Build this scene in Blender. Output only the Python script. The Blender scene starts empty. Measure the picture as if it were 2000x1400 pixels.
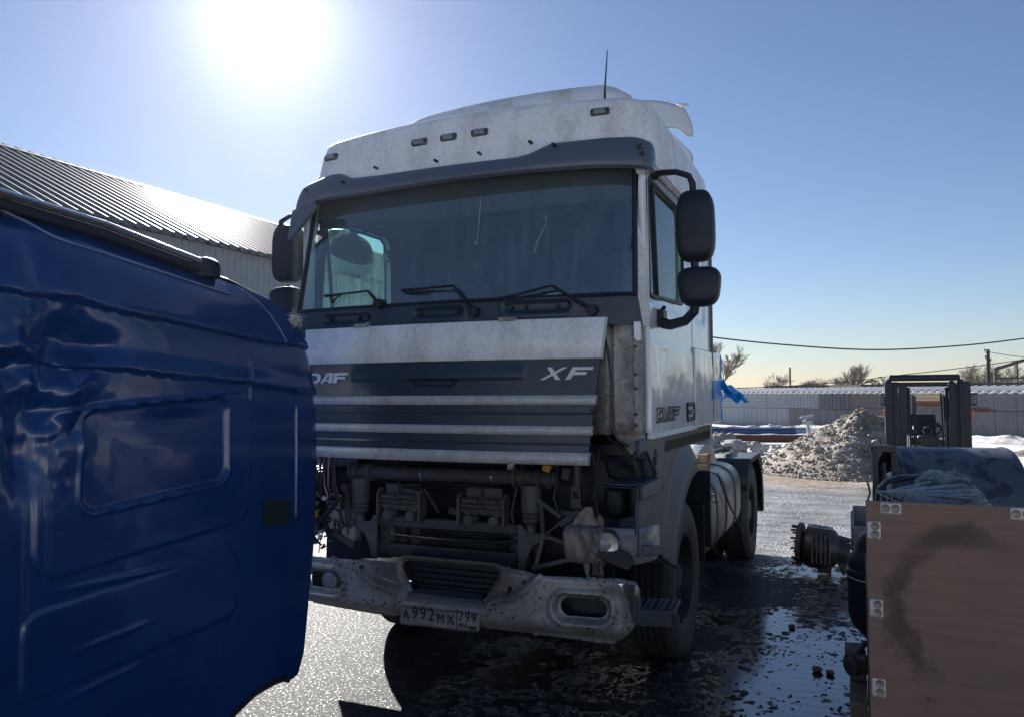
import bpy, bmesh, math, random
from mathutils import Vector, Matrix, noise

random.seed(11)
SC = bpy.context.scene
COL = SC.collection
R = math.radians

# ------------------------------------------------------------------ camera
EYE = Vector((0.0, 0.0, 1.818))
cam_data = bpy.data.cameras.new('camera')
cam_data.sensor_width = 36.0
cam_data.lens = 36.0 * 1551.55 / 2000.0
cam_data.clip_start = 0.05
cam_data.clip_end = 3000.0
cam = bpy.data.objects.new('camera', cam_data)
COL.objects.link(cam)
cam.matrix_world = (Matrix.Translation(EYE) @ Matrix.Rotation(R(90) + 0.0436, 4, 'X')
                    @ Matrix.Rotation(-0.0048, 4, 'Z'))
SC.camera = cam

# ------------------------------------------------------------------ sky, sun, exposure
SUN_EL, SUN_AZ = R(25.3), R(-17.4)          # azimuth measured from +Y towards +X
world = bpy.data.worlds.new('World')
SC.world = world
world.use_nodes = True
wn = world.node_tree
wn.nodes.clear()
w_out = wn.nodes.new('ShaderNodeOutputWorld')
w_bg = wn.nodes.new('ShaderNodeBackground')
w_sky = wn.nodes.new('ShaderNodeTexSky')
w_sky.sky_type = 'NISHITA'
w_sky.sun_disc = False
w_sky.sun_elevation = SUN_EL
w_sky.sun_rotation = SUN_AZ
w_sky.altitude = 150.0
w_sky.air_density = 1.0
w_sky.dust_density = 0.2
w_sky.ozone_density = 4.0
w_bg.inputs['Strength'].default_value = 0.05
w_tint = wn.nodes.new('ShaderNodeMix')              # colour balance of the whole sky
w_tint.data_type = 'RGBA'
w_tint.blend_type = 'MULTIPLY'
w_tint.inputs[0].default_value = 1.0
w_tint.inputs[7].default_value = (1.03, 0.965, 1.0, 1.0)
wn.links.new(w_sky.outputs['Color'], w_tint.inputs[6])
wn.links.new(w_tint.outputs[2], w_bg.inputs['Color'])
wn.links.new(w_bg.outputs['Background'], w_out.inputs['Surface'])

sun_data = bpy.data.lights.new('sun', 'SUN')
sun_data.energy = 5.0
sun_data.angle = R(0.55)
sun_data.color = (1.0, 0.96, 0.91)
sun = bpy.data.objects.new('sun', sun_data)
COL.objects.link(sun)
sun_dir = Vector((math.sin(SUN_AZ) * math.cos(SUN_EL), math.cos(SUN_AZ) * math.cos(SUN_EL), math.sin(SUN_EL)))
sun.rotation_euler = sun_dir.to_track_quat('Z', 'Y').to_euler()
sun.location = sun_dir * 60

SC.view_settings.view_transform = 'Standard'
SC.view_settings.look = 'None'
SC.view_settings.gamma = 1.0
SC.view_settings.exposure = 1.05
SC.view_settings.use_curve_mapping = False
SC.cycles.max_bounces = 8
SC.cycles.transparent_max_bounces = 12
SC.cycles.sample_clamp_indirect = 6.0

# ------------------------------------------------------------------ the yard's own axes: u across, v along, z up (white truck at the origin)
YAW = 0.4074
ORIGIN = Vector((0.1525, 6.0709, 0.0))
AX_U = Vector((math.cos(YAW), -math.sin(YAW), 0))
AX_V = Vector((math.sin(YAW), math.cos(YAW), 0))


def yard(u, v, z=0.0):
    return ORIGIN + AX_U * u + AX_V * v + Vector((0, 0, z))


# ------------------------------------------------------------------ mesh builder
BASE = {}


class MB:
    def __init__(s):
        s.v, s.f = [], []

    def add(s, vs, fs):
        o = len(s.v)
        s.v += [tuple(p) for p in vs]
        s.f += [tuple(i + o for i in f) for f in fs]
        return s

    def box(s, x0, x1, y0, y1, z0, z1):
        vs = [(x, y, z) for x in (x0, x1) for y in (y0, y1) for z in (z0, z1)]
        return s.add(vs, [(0, 1, 3, 2), (4, 6, 7, 5), (0, 4, 5, 1), (2, 3, 7, 6), (0, 2, 6, 4), (1, 5, 7, 3)])

    def obox(s, c, size, rot=None):
        c = Vector(c)
        hx, hy, hz = [d / 2 for d in size]
        vs = [Vector((x, y, z)) for x in (-hx, hx) for y in (-hy, hy) for z in (-hz, hz)]
        if rot is not None:
            vs = [rot @ p for p in vs]
        return s.add([c + p for p in vs], [(0, 1, 3, 2), (4, 6, 7, 5), (0, 4, 5, 1), (2, 3, 7, 6), (0, 2, 6, 4), (1, 5, 7, 3)])

    def beam(s, p0, p1, w, h, up=(0, 0, 1)):
        p0, p1 = Vector(p0), Vector(p1)
        d = (p1 - p0)
        L = d.length
        d.normalize()
        a = d.cross(Vector(up))
        if a.length < 1e-4:
            a = d.cross(Vector((1, 0, 0)))
        a.normalize()
        b = a.cross(d)
        m = Matrix((d, a, b)).transposed()
        return s.obox((p0 + p1) / 2, (L, w, h), m)

    def tube(s, pts, r, n=8, caps=True):
        pts = [Vector(p) for p in pts]
        rs = r if isinstance(r, (list, tuple)) else [r] * len(pts)
        vs, fs = [], []
        d0 = (pts[1] - pts[0]).normalized()
        ref = Vector((0, 0, 1)) if abs(d0.z) < 0.9 else Vector((1, 0, 0))
        a = d0.cross(ref).normalized()
        for i, p in enumerate(pts):
            d = (pts[min(i + 1, len(pts) - 1)] - pts[max(i - 1, 0)]).normalized()
            a = (a - d * a.dot(d)).normalized()
            b = d.cross(a)
            for k in range(n):
                t = 2 * math.pi * k / n
                vs.append(p + (a * math.cos(t) + b * math.sin(t)) * rs[i])
        for i in range(len(pts) - 1):
            for k in range(n):
                fs.append((i * n + k, i * n + (k + 1) % n, (i + 1) * n + (k + 1) % n, (i + 1) * n + k))
        if caps:
            fs.append(tuple(range(n - 1, -1, -1)))
            fs.append(tuple((len(pts) - 1) * n + k for k in range(n)))
        return s.add(vs, fs)

    def lathe(s, prof, origin, axis, n=32, closed=False, fn=None):
        """prof: (radius, distance along axis)"""
        o, ax = Vector(origin), Vector(axis).normalized()
        ref = Vector((0, 0, 1)) if abs(ax.z) < 0.9 else Vector((1, 0, 0))
        a = ax.cross(ref).normalized()
        b = ax.cross(a)
        vs, fs = [], []
        for k in range(n):
            t = 2 * math.pi * k / n
            for (r, h) in prof:
                p = o + ax * h + (a * math.cos(t) + b * math.sin(t)) * r
                vs.append(fn(p) if fn else p)
        m = len(prof)
        for k in range(n):
            for j in range(m - 1 if not closed else m):
                j2 = (j + 1) % m
                fs.append((k * m + j, k * m + j2, ((k + 1) % n) * m + j2, ((k + 1) % n) * m + j))
        return s.add(vs, fs)

    def prism(s, poly, off):
        n = len(poly)
        off = Vector(off)
        vs = [Vector(p) for p in poly] + [Vector(p) + off for p in poly]
        fs = [tuple(range(n - 1, -1, -1)), tuple(range(n, 2 * n))]
        fs += [(i, (i + 1) % n, n + (i + 1) % n, n + i) for i in range(n)]
        return s.add(vs, fs)

    def loft(s, rings, closed=True, caps=True):
        n = len(rings[0])
        vs = [p for rg in rings for p in rg]
        fs = []
        for i in range(len(rings) - 1):
            for k in range(n if closed else n - 1):
                k2 = (k + 1) % n
                fs.append((i * n + k, i * n + k2, (i + 1) * n + k2, (i + 1) * n + k))
        if caps and closed:
            fs.append(tuple(range(n - 1, -1, -1)))
            fs.append(tuple((len(rings) - 1) * n + k for k in range(n)))
        return s.add(vs, fs)

    def grid(s, fn, us, vs_):
        pts = [fn(a, b) for a in us for b in vs_]
        m = len(vs_)
        fs = [(i * m + j, (i + 1) * m + j, (i + 1) * m + j + 1, i * m + j + 1) for i in range(len(us) - 1) for j in range(m - 1)]
        return s.add(pts, fs)

    def sheet(s, sdf, x0, x1, y0, y1, res, fn):
        """cut an outline (sdf < 0 inside) from a grid and map it into space"""
        nx, ny = int((x1 - x0) / res) + 1, int((y1 - y0) / res) + 1
        dx, dy = (x1 - x0) / nx, (y1 - y0) / ny
        P, K = {}, {}
        for i in range(nx + 1):
            for j in range(ny + 1):
                x, y = x0 + i * dx, y0 + j * dy
                d = sdf(x, y)
                ok = d <= 1e-6
                if abs(d) < res * 0.75:
                    e = 1e-4
                    gx = (sdf(x + e, y) - sdf(x - e, y)) / (2 * e)
                    gy = (sdf(x, y + e) - sdf(x, y - e)) / (2 * e)
                    g = math.hypot(gx, gy) or 1
                    if d > 0 or d > -res * 0.4:
                        x, y = x - d * gx / g, y - d * gy / g
                        ok = True
                P[i, j], K[i, j] = (x, y), ok
        idx, vs, fs = {}, [], []
        for i in range(nx):
            for j in range(ny):
                q = [(i, j), (i + 1, j), (i + 1, j + 1), (i, j + 1)]
                k = [c for c in q if K[c]]
                if len(k) < 3:
                    continue
                for c in k:
                    if c not in idx:
                        idx[c] = len(vs)
                        vs.append(fn(*P[c]))
                fs.append(tuple(idx[c] for c in k))
        return s.add(vs, fs)

    def build(s, name, mat, parent=None, smooth=35, bevel=0.0, solid=0.0, sub=0, solid_off=-1.0, out=None):
        me = bpy.data.meshes.new(name)
        base = BASE.get(parent.name, Vector((0, 0, 0))) if parent else Vector((0, 0, 0))
        me.from_pydata([tuple(Vector(p) - base) for p in s.v], [], s.f)
        bm = bmesh.new()
        bm.from_mesh(me)
        bmesh.ops.remove_doubles(bm, verts=bm.verts, dist=1e-5)
        bmesh.ops.recalc_face_normals(bm, faces=bm.faces)
        if out is not None:
            tot = Vector((0, 0, 0))
            for f_ in bm.faces:
                tot += f_.normal * f_.calc_area()
            if tot.dot(Vector(out)) < 0:
                bmesh.ops.reverse_faces(bm, faces=bm.faces)
        bm.to_mesh(me)
        bm.free()
        if mat:
            me.materials.append(mat)
        if smooth:
            me.polygons.foreach_set('use_smooth', [True] * len(me.polygons))
            me.set_sharp_from_angle(angle=R(smooth))
        o = bpy.data.objects.new(name, me)
        COL.objects.link(o)
        if parent:
            o.parent = parent
            BASE[o.name] = base
        if solid:
            m = o.modifiers.new('thickness', 'SOLIDIFY')
            m.thickness = solid
            m.offset = solid_off
        if bevel:
            m = o.modifiers.new('edge', 'BEVEL')
            m.width = bevel
            m.segments = 2
            m.limit_method = 'ANGLE'
            m.angle_limit = R(40)
            m.harden_normals = False
        if sub:
            m = o.modifiers.new('round', 'SUBSURF')
            m.levels = m.render_levels = sub
        return o


def thing(name, label, cat, base=(0, 0, 0), group=None, kind=None, rot=True):
    """an Empty at the thing's base; parts given in yard coordinates"""
    o = bpy.data.objects.new(name, None)
    o.empty_display_size = 0.1
    COL.objects.link(o)
    if rot:
        o.location = yard(*base)
        o.rotation_euler = (0, 0, -YAW)
    else:
        o.location = base
    BASE[o.name] = Vector(base)
    tag(o, label, cat, group, kind)
    return o


def tag(o, label=None, cat=None, group=None, kind=None):
    if label:
        o['label'] = label
    if cat:
        o['category'] = cat
    if group:
        o['group'] = group
    if kind:
        o['kind'] = kind
    return o


def in_yard(o, base=(0, 0, 0)):
    """a single mesh thing built about its own base"""
    o.location = yard(*base)
    o.rotation_euler = (0, 0, -YAW)
    return o


def clone(o, parent=None):
    c = o.copy()
    COL.objects.link(c)
    if parent:
        c.parent = parent
    for ch in [x for x in COL.objects if x.parent == o]:
        clone(ch, c)
    return c


def kindof(o, k):
    o['kind'] = k
    return o


# distance functions for outlines
def d_rr(cx, cy, hx, hy, r):
    def f(x, y):
        qx, qy = abs(x - cx) - hx + r, abs(y - cy) - hy + r
        return math.hypot(max(qx, 0), max(qy, 0)) + min(max(qx, qy), 0) - r
    return f


def d_poly(pts):
    n = len(pts)

    def f(x, y):
        d, sgn = 1e9, 1.0
        for i in range(n):
            ax, ay = pts[i]
            bx, by = pts[i - 1]
            ex, ey, wx, wy = bx - ax, by - ay, x - ax, y - ay
            t = max(0.0, min(1.0, (wx * ex + wy * ey) / (ex * ex + ey * ey + 1e-12)))
            d = min(d, (wx - ex * t) ** 2 + (wy - ey * t) ** 2)
            c1, c2, c3 = y >= ay, y < by, ex * wy > ey * wx
            if (c1 and c2 and c3) or (not c1 and not c2 and not c3):
                sgn = -sgn
        return sgn * math.sqrt(d)
    return f


def d_cut(a, *bs):
    return lambda x, y: max([a(x, y)] + [-b(x, y) for b in bs])


def sstep(a, b, x):
    t = max(0.0, min(1.0, (x - a) / (b - a)))
    return t * t * (3 - 2 * t)


def frange(a, b, n):
    return [a + (b - a) * i / (n - 1) for i in range(n)]


def lerp(a, b, t):
    return a + (b - a) * t


def interp(tab, x):
    if x <= tab[0][0]:
        return tab[0][1]
    for (xa, ya), (xb, yb) in zip(tab, tab[1:]):
        if x <= xb:
            return ya + (yb - ya) * (x - xa) / (xb - xa)
    return tab[-1][1]


def fbm(p, o=4):
    return noise.fractal(Vector(p), 1.0, 2.0, o)


# ------------------------------------------------------------------ materials
class NT:
    def __init__(s, name):
        s.m = bpy.data.materials.new(name)
        s.m.use_nodes = True
        s.t = s.m.node_tree
        s.t.nodes.clear()
        s.out = s.t.nodes.new('ShaderNodeOutputMaterial')

    def n(s, typ, props=None, **ins):
        nd = s.t.nodes.new('ShaderNode' + typ)
        for k, v in (props or {}).items():
            setattr(nd, k, v)
        for k, v in ins.items():
            s.put(nd, k.replace('_', ' '), v)
        return nd

    def put(s, nd, key, v):
        if isinstance(key, str) and key.isdigit():
            key = int(key)
        sock = nd.inputs[key]
        if hasattr(v, 'is_output') or isinstance(v, bpy.types.NodeSocket):
            s.t.links.new(v, sock)
        elif isinstance(v, bpy.types.Node):
            s.t.links.new(v.outputs[0], sock)
        else:
            if isinstance(v, (tuple, list)) and len(v) == 3 and sock.type == 'RGBA':
                v = tuple(v) + (1.0,)
            if sock.type == 'RGBA' and isinstance(v, (int, float)):
                v = (v, v, v, 1.0)
            sock.default_value = v

    def noise(s, vec, scale, detail=4.0, rough=0.55, dist=0.0):
        nd = s.n('TexNoise', None, Scale=scale, Detail=detail, Roughness=rough, Distortion=dist)
        if vec is not None:
            s.put(nd, 'Vector', vec)
        return nd.outputs['Fac']

    def ramp(s, fac, stops):
        nd = s.n('ValToRGB')
        cr = nd.color_ramp
        while len(cr.elements) < len(stops):
            cr.elements.new(0.5)
        for e, (p, c) in zip(cr.elements, stops):
            e.position = p
            e.color = (c, c, c, 1) if isinstance(c, (int, float)) else tuple(c) + (1,)
        s.put(nd, 'Fac', fac)
        return nd.outputs['Color']

    def mix(s, fac, a, b, mode='MIX'):
        nd = s.n('Mix', {'data_type': 'RGBA', 'blend_type': mode})
        s.put(nd, 0, fac)
        s.put(nd, 6, a)
        s.put(nd, 7, b)
        return nd.outputs[2]

    def math(s, op, a, b=None, clamp=False):
        nd = s.n('Math', {'operation': op, 'use_clamp': clamp})
        s.put(nd, 0, a)
        if b is not None:
            s.put(nd, 1, b)
        return nd.outputs[0]

    def coords(s, kind='Object', scale=(1, 1, 1), rot=(0, 0, 0), loc=(0, 0, 0)):
        c = s.n('TexCoord')
        if scale == (1, 1, 1) and rot == (0, 0, 0) and loc == (0, 0, 0):
            return c.outputs[kind]
        mp = s.n('Mapping')
        s.t.links.new(c.outputs[kind], mp.inputs['Vector'])
        mp.inputs['Scale'].default_value = scale
        mp.inputs['Rotation'].default_value = rot
        mp.inputs['Location'].default_value = loc
        return mp.outputs[0]

    def bsdf(s, **ins):
        b = s.n('BsdfPrincipled')
        for k, v in ins.items():
            s.put(b, k.replace('_', ' '), v)
        s.t.links.new(b.outputs[0], s.out.inputs['Surface'])
        return b

    def bump(s, h, strength=0.3, dist=0.01, normal=None):
        b = s.n('Bump', None, Strength=strength, Distance=dist, Height=h)
        if normal is not None:
            s.put(b, 'Normal', normal)
        return b.outputs[0]


def material(name, col, rough=0.5, metal=0.0, var=0.12, vscale=5.0, dirt=None, dirt_amt=0.5, dirt_scale=3.0,
             streak=0.0, speck=None, speck_scale=60.0, speck_amt=0.4, dots=0.0, dot_scale=30.0, bump=0.0, bscale=40.0, coat=0.0, stretch=(1, 1, 1), spec=0.5, dirt_rough=0.8, edge_dark=0.0):
    t = NT(name)
    co = t.coords('Object', scale=stretch)
    big = t.noise(co, vscale, 5, 0.6)
    c = t.mix(t.ramp(big, [(0.3, 0.0), (0.7, 1.0)]), tuple(x * (1 - var) for x in col), tuple(min(1, x * (1 + var)) for x in col))
    rg = t.math('ADD', t.math('MULTIPLY', t.noise(co, vscale * 3, 4), 0.18), max(0.02, rough - 0.09))
    if dirt:
        dv = t.coords('Object', scale=(1, 1, 0.25)) if streak else co
        d1 = t.noise(dv, dirt_scale, 8, 0.68, 0.4)
        d2 = t.noise(co, dirt_scale * 9, 4, 0.6)
        dd = t.math('ADD', t.math('MULTIPLY', d1, 0.75), t.math('MULTIPLY', d2, 0.25))
        m = t.ramp(dd, [(0.62 - 0.3 * dirt_amt, 0.0), (0.82 - 0.2 * dirt_amt, 1.0)])
        m = t.math('MULTIPLY', m, min(1.0, 0.4 + dirt_amt))
        c = t.mix(m, c, dirt)
        rg = t.math('MAXIMUM', rg, t.math('MULTIPLY', m, dirt_rough))
    if speck:
        sp = t.noise(co, speck_scale, 3, 0.5)
        sm = t.noise(co, 4.0, 3, 0.5)
        sp = t.math('MULTIPLY', t.ramp(sp, [(0.60 - 0.03 * speck_amt, 0.0), (0.66 - 0.03 * speck_amt, 1.0)]), t.ramp(sm, [(0.30, 0.15), (0.65, 1.0)]))
        c = t.mix(t.math('MULTIPLY', sp, speck_amt + 0.2, True), c, speck)
    if dots:
        vo = t.n('TexVoronoi', None, Scale=dot_scale, Randomness=1.0)
        wv = t.n('VectorMath', {'operation': 'ADD'})
        t.t.links.new(co, wv.inputs[0])
        nv = t.n('TexNoise', None, Scale=dot_scale * 2.2, Detail=2.0)
        t.t.links.new(co, nv.inputs['Vector'])
        ns = t.n('VectorMath', {'operation': 'SCALE'})
        t.t.links.new(nv.outputs['Color'], ns.inputs[0])
        ns.inputs['Scale'].default_value = 0.5 / dot_scale
        t.t.links.new(ns.outputs[0], wv.inputs[1])
        t.t.links.new(wv.outputs[0], vo.inputs['Vector'])
        sc = t.n('SeparateColor')
        t.t.links.new(vo.outputs['Color'], sc.inputs[0])
        rad = t.math('MULTIPLY', t.math('POWER', sc.outputs[0], 1.6), 0.46)
        dm = t.math('GREATER_THAN', t.math('SUBTRACT', rad, 0.03), vo.outputs['Distance'])
        zone = t.ramp(t.noise(co, 3.0, 4, 0.6), [(0.36, 0.0), (0.48, 1.0)])
        c = t.mix(t.math('MULTIPLY', t.math('MULTIPLY', dm, zone), dots), c, (0.03, 0.025, 0.022))
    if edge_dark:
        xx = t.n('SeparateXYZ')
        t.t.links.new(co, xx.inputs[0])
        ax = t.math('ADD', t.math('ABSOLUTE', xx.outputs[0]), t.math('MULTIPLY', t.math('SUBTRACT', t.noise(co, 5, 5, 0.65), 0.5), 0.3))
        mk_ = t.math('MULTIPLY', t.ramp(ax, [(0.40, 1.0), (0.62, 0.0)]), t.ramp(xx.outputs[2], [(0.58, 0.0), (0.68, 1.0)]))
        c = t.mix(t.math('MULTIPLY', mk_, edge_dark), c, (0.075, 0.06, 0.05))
    b = t.bsdf(Base_Color=c, Roughness=rg, Metallic=metal)
    b.inputs['Specular IOR Level'].default_value = spec
    if coat:
        b.inputs['Coat Weight'].default_value = coat
        b.inputs['Coat Roughness'].default_value = 0.06
    if bump:
        t.put(b, 'Normal', t.bump(t.noise(co, bscale, 5, 0.6), bump, 0.01))
    return t.m


BROWN = (0.20, 0.165, 0.13)
M = {}
M['white'] = material('dirty_white_paint', (0.82, 0.82, 0.81), 0.32, var=0.05, dirt=(0.44, 0.40, 0.35), dirt_amt=0.52, dirt_scale=4.5, streak=1,
                      speck=(0.16, 0.13, 0.10), speck_scale=75, speck_amt=0.15, dots=0.22, dot_scale=85)
M['white_clean'] = material('white_paint', (0.76, 0.77, 0.77), 0.16, var=0.04, dirt=(0.45, 0.43, 0.40), dirt_amt=0.30, dirt_scale=1.6, streak=1, coat=0.5)
M['strip'] = material('weathered_silver_trim', (0.50, 0.50, 0.50), 0.42, metal=0.15, var=0.12, dirt=(0.28, 0.255, 0.23), dirt_amt=0.6, dirt_scale=5,
                      speck=(0.12, 0.10, 0.085), speck_scale=90, speck_amt=0.35)
M['grille'] = material('dark_grille_plastic', (0.018, 0.034, 0.055), 0.40, var=0.15, dirt=(0.055, 0.065, 0.075), dirt_amt=0.4, dirt_scale=3)
M['visor'] = material('slate_visor_plastic', (0.075, 0.095, 0.13), 0.40, var=0.06, vscale=2.0, coat=0.15)
M['black'] = material('black_plastic', (0.014, 0.019, 0.027), 0.45, var=0.2, dirt=(0.035, 0.036, 0.04), dirt_amt=0.3, dirt_scale=4, bump=0.12, bscale=120, spec=0.35)
M['slate'] = material('slate_plastic_panel', (0.045, 0.058, 0.08), 0.45, var=0.12, dirt=(0.075, 0.07, 0.068), dirt_amt=0.5, dirt_scale=3, streak=1)
M['inner'] = material('stained_inner_steel', (0.46, 0.44, 0.41), 0.55, var=0.12, dirt=(0.075, 0.052, 0.04), dirt_amt=0.75, dirt_scale=3.2, streak=1, speck=(0.08, 0.05, 0.035), speck_scale=55, speck_amt=0.4)
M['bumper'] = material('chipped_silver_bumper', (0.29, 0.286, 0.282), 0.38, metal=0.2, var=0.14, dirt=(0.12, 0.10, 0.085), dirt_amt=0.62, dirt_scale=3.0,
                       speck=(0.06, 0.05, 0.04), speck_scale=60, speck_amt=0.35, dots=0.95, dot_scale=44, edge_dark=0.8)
M['chrome'] = material('pitted_chrome', (0.62, 0.62, 0.62), 0.18, metal=0.9, var=0.1, dirt=(0.18, 0.14, 0.11), dirt_amt=0.45, dirt_scale=5)
M['guts'] = material('dusty_engine_metal', (0.042, 0.044, 0.048), 0.62, var=0.25, dirt=(0.085, 0.075, 0.065), dirt_amt=0.6, dirt_scale=5, bump=0.2, bscale=60)
M['guts_light'] = material('dusty_bracket_metal', (0.085, 0.083, 0.082), 0.6, var=0.2, dirt=(0.05, 0.045, 0.04), dirt_amt=0.5, dirt_scale=6, bump=0.15, bscale=60)
M['rubber'] = material('tyre_rubber', (0.032, 0.032, 0.033), 0.72, var=0.2, dirt=(0.10, 0.085, 0.07), dirt_amt=0.5, dirt_scale=4, bump=0.25, bscale=70)
M['rim'] = material('grimy_wheel_steel', (0.028, 0.03, 0.034), 0.55, metal=0.3, var=0.2, dirt=(0.06, 0.048, 0.04), dirt_amt=0.5, dirt_scale=7)
M['tank'] = material('dull_aluminium_tank', (0.22, 0.215, 0.215), 0.36, metal=0.5, var=0.12, dirt=(0.12, 0.09, 0.08), dirt_amt=0.6, dirt_scale=3, streak=1)
M['frame'] = material('chassis_steel', (0.045, 0.043, 0.042), 0.6, var=0.2, dirt=(0.12, 0.09, 0.07), dirt_amt=0.55, dirt_scale=4)
M['rust'] = material('rusty_steel', (0.16, 0.065, 0.04), 0.75, var=0.25, dirt=(0.09, 0.05, 0.04), dirt_amt=0.5, dirt_scale=4, bump=0.2)
M['wood'] = material('weathered_wood', (0.20, 0.14, 0.095), 0.8, var=0.2, vscale=3, dirt=(0.13, 0.09, 0.06), dirt_amt=0.5, dirt_scale=4, bump=0.3, bscale=30, stretch=(1, 6, 6))
M['cabin'] = material('dark_cabin_trim', (0.05, 0.052, 0.055), 0.8, var=0.2)
M['seat'] = material('dark_seat_cloth', (0.035, 0.04, 0.05), 0.9, var=0.2)
M['orange'] = material('orange_lens', (0.85, 0.16, 0.03), 0.25, var=0.05)
M['lamp'] = material('clear_lamp_lens', (0.22, 0.225, 0.235), 0.22, var=0.08, coat=0.2, dirt=(0.16, 0.15, 0.14), dirt_amt=0.4)
M['letter'] = material('white_letter_plastic', (0.72, 0.72, 0.71), 0.4, var=0.08, dirt=(0.38, 0.36, 0.34), dirt_amt=0.5, dirt_scale=8)
M['ink'] = material('black_print', (0.015, 0.016, 0.02), 0.5, var=0.05)
M['plate'] = material('grimy_number_plate', (0.24, 0.235, 0.225), 0.5, var=0.1, dirt=(0.10, 0.085, 0.07), dirt_amt=0.65, dirt_scale=9)
M['yellow'] = material('yellow_plug', (0.55, 0.26, 0.02), 0.5)
M['green_plug'] = material('green_plug', (0.01, 0.10, 0.05), 0.4)
M['red_wire'] = material('red_wire', (0.22, 0.03, 0.03), 0.5)
M['white_wire'] = material('white_wire', (0.5, 0.5, 0.48), 0.5)
M['stud'] = material('dull_rivet', (0.26, 0.20, 0.17), 0.4, metal=0.3, var=0.1)
M['grease'] = material('greasy_casting', (0.03, 0.028, 0.026), 0.4, var=0.3, dirt=(0.22, 0.17, 0.12), dirt_amt=0.35, dirt_scale=5)
M['green_dark'] = material('dark_green_grille', (0.012, 0.03, 0.03), 0.5)
M['white_plastic'] = material('white_plastic', (0.6, 0.6, 0.58), 0.4, dirt=(0.2, 0.18, 0.15), dirt_amt=0.4)


def glass_mat(name, tint, refl_ior=1.5, dirt=0.1, dirt_col=(0.35, 0.36, 0.36), refl=1.0, thru=0.0):
    t = NT(name)
    co = t.coords('Object')
    lw_ = t.n('LayerWeight', None, Blend=0.5)
    f0 = ((refl_ior - 1) / (refl_ior + 1)) ** 2
    fr = t.n('Math', {'operation': 'MULTIPLY_ADD'})
    t.t.links.new(t.math('POWER', lw_.outputs['Facing'], 5.0), fr.inputs[0])
    fr.inputs[1].default_value = 1 - f0
    fr.inputs[2].default_value = f0
    tr = t.n('BsdfTransparent', None, Color=tint)
    gl = t.n('BsdfGlossy', {'distribution': 'GGX'}, Roughness=0.03, Color=(refl, refl, refl))
    s1 = t.n('MixShader')
    t.t.links.new(fr.outputs[0], s1.inputs[0])
    t.t.links.new(tr.outputs[0], s1.inputs[1])
    t.t.links.new(gl.outputs[0], s1.inputs[2])
    df = t.n('BsdfDiffuse', None, Color=dirt_col)
    if thru:                                            # dust film that glows when lit from behind
        tl_ = t.n('BsdfTranslucent', None, Color=dirt_col)
        md = t.n('MixShader')
        md.inputs[0].default_value = thru
        t.t.links.new(df.outputs[0], md.inputs[1])
        t.t.links.new(tl_.outputs[0], md.inputs[2])
        df = md
    st = t.noise(t.coords('Object', scale=(1, 1, 0.06)), 22, 5, 0.65)
    bl = t.noise(co, 2.2, 5, 0.6)
    f = t.math('MULTIPLY', t.math('ADD', t.math('MULTIPLY', t.ramp(st, [(0.42, 0.0), (0.8, 1.0)]), 0.8), t.math('MULTIPLY', bl, 0.5)), dirt)
    s2 = t.n('MixShader')
    t.t.links.new(f, s2.inputs[0])
    t.t.links.new(s1.outputs[0], s2.inputs[1])
    t.t.links.new(df.outputs[0], s2.inputs[2])
    t.t.links.new(s2.outputs[0], t.out.inputs['Surface'])
    return t.m


M['windscreen'] = glass_mat('windscreen_glass', (0.66, 0.84, 0.80), 2.6, 0.19, (0.36, 0.45, 0.55))
M['side_glass'] = glass_mat('side_window_glass', (0.62, 0.98, 0.84), 1.5, 0.26, (0.46, 0.72, 0.60), 1.0, 0.6)

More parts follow.
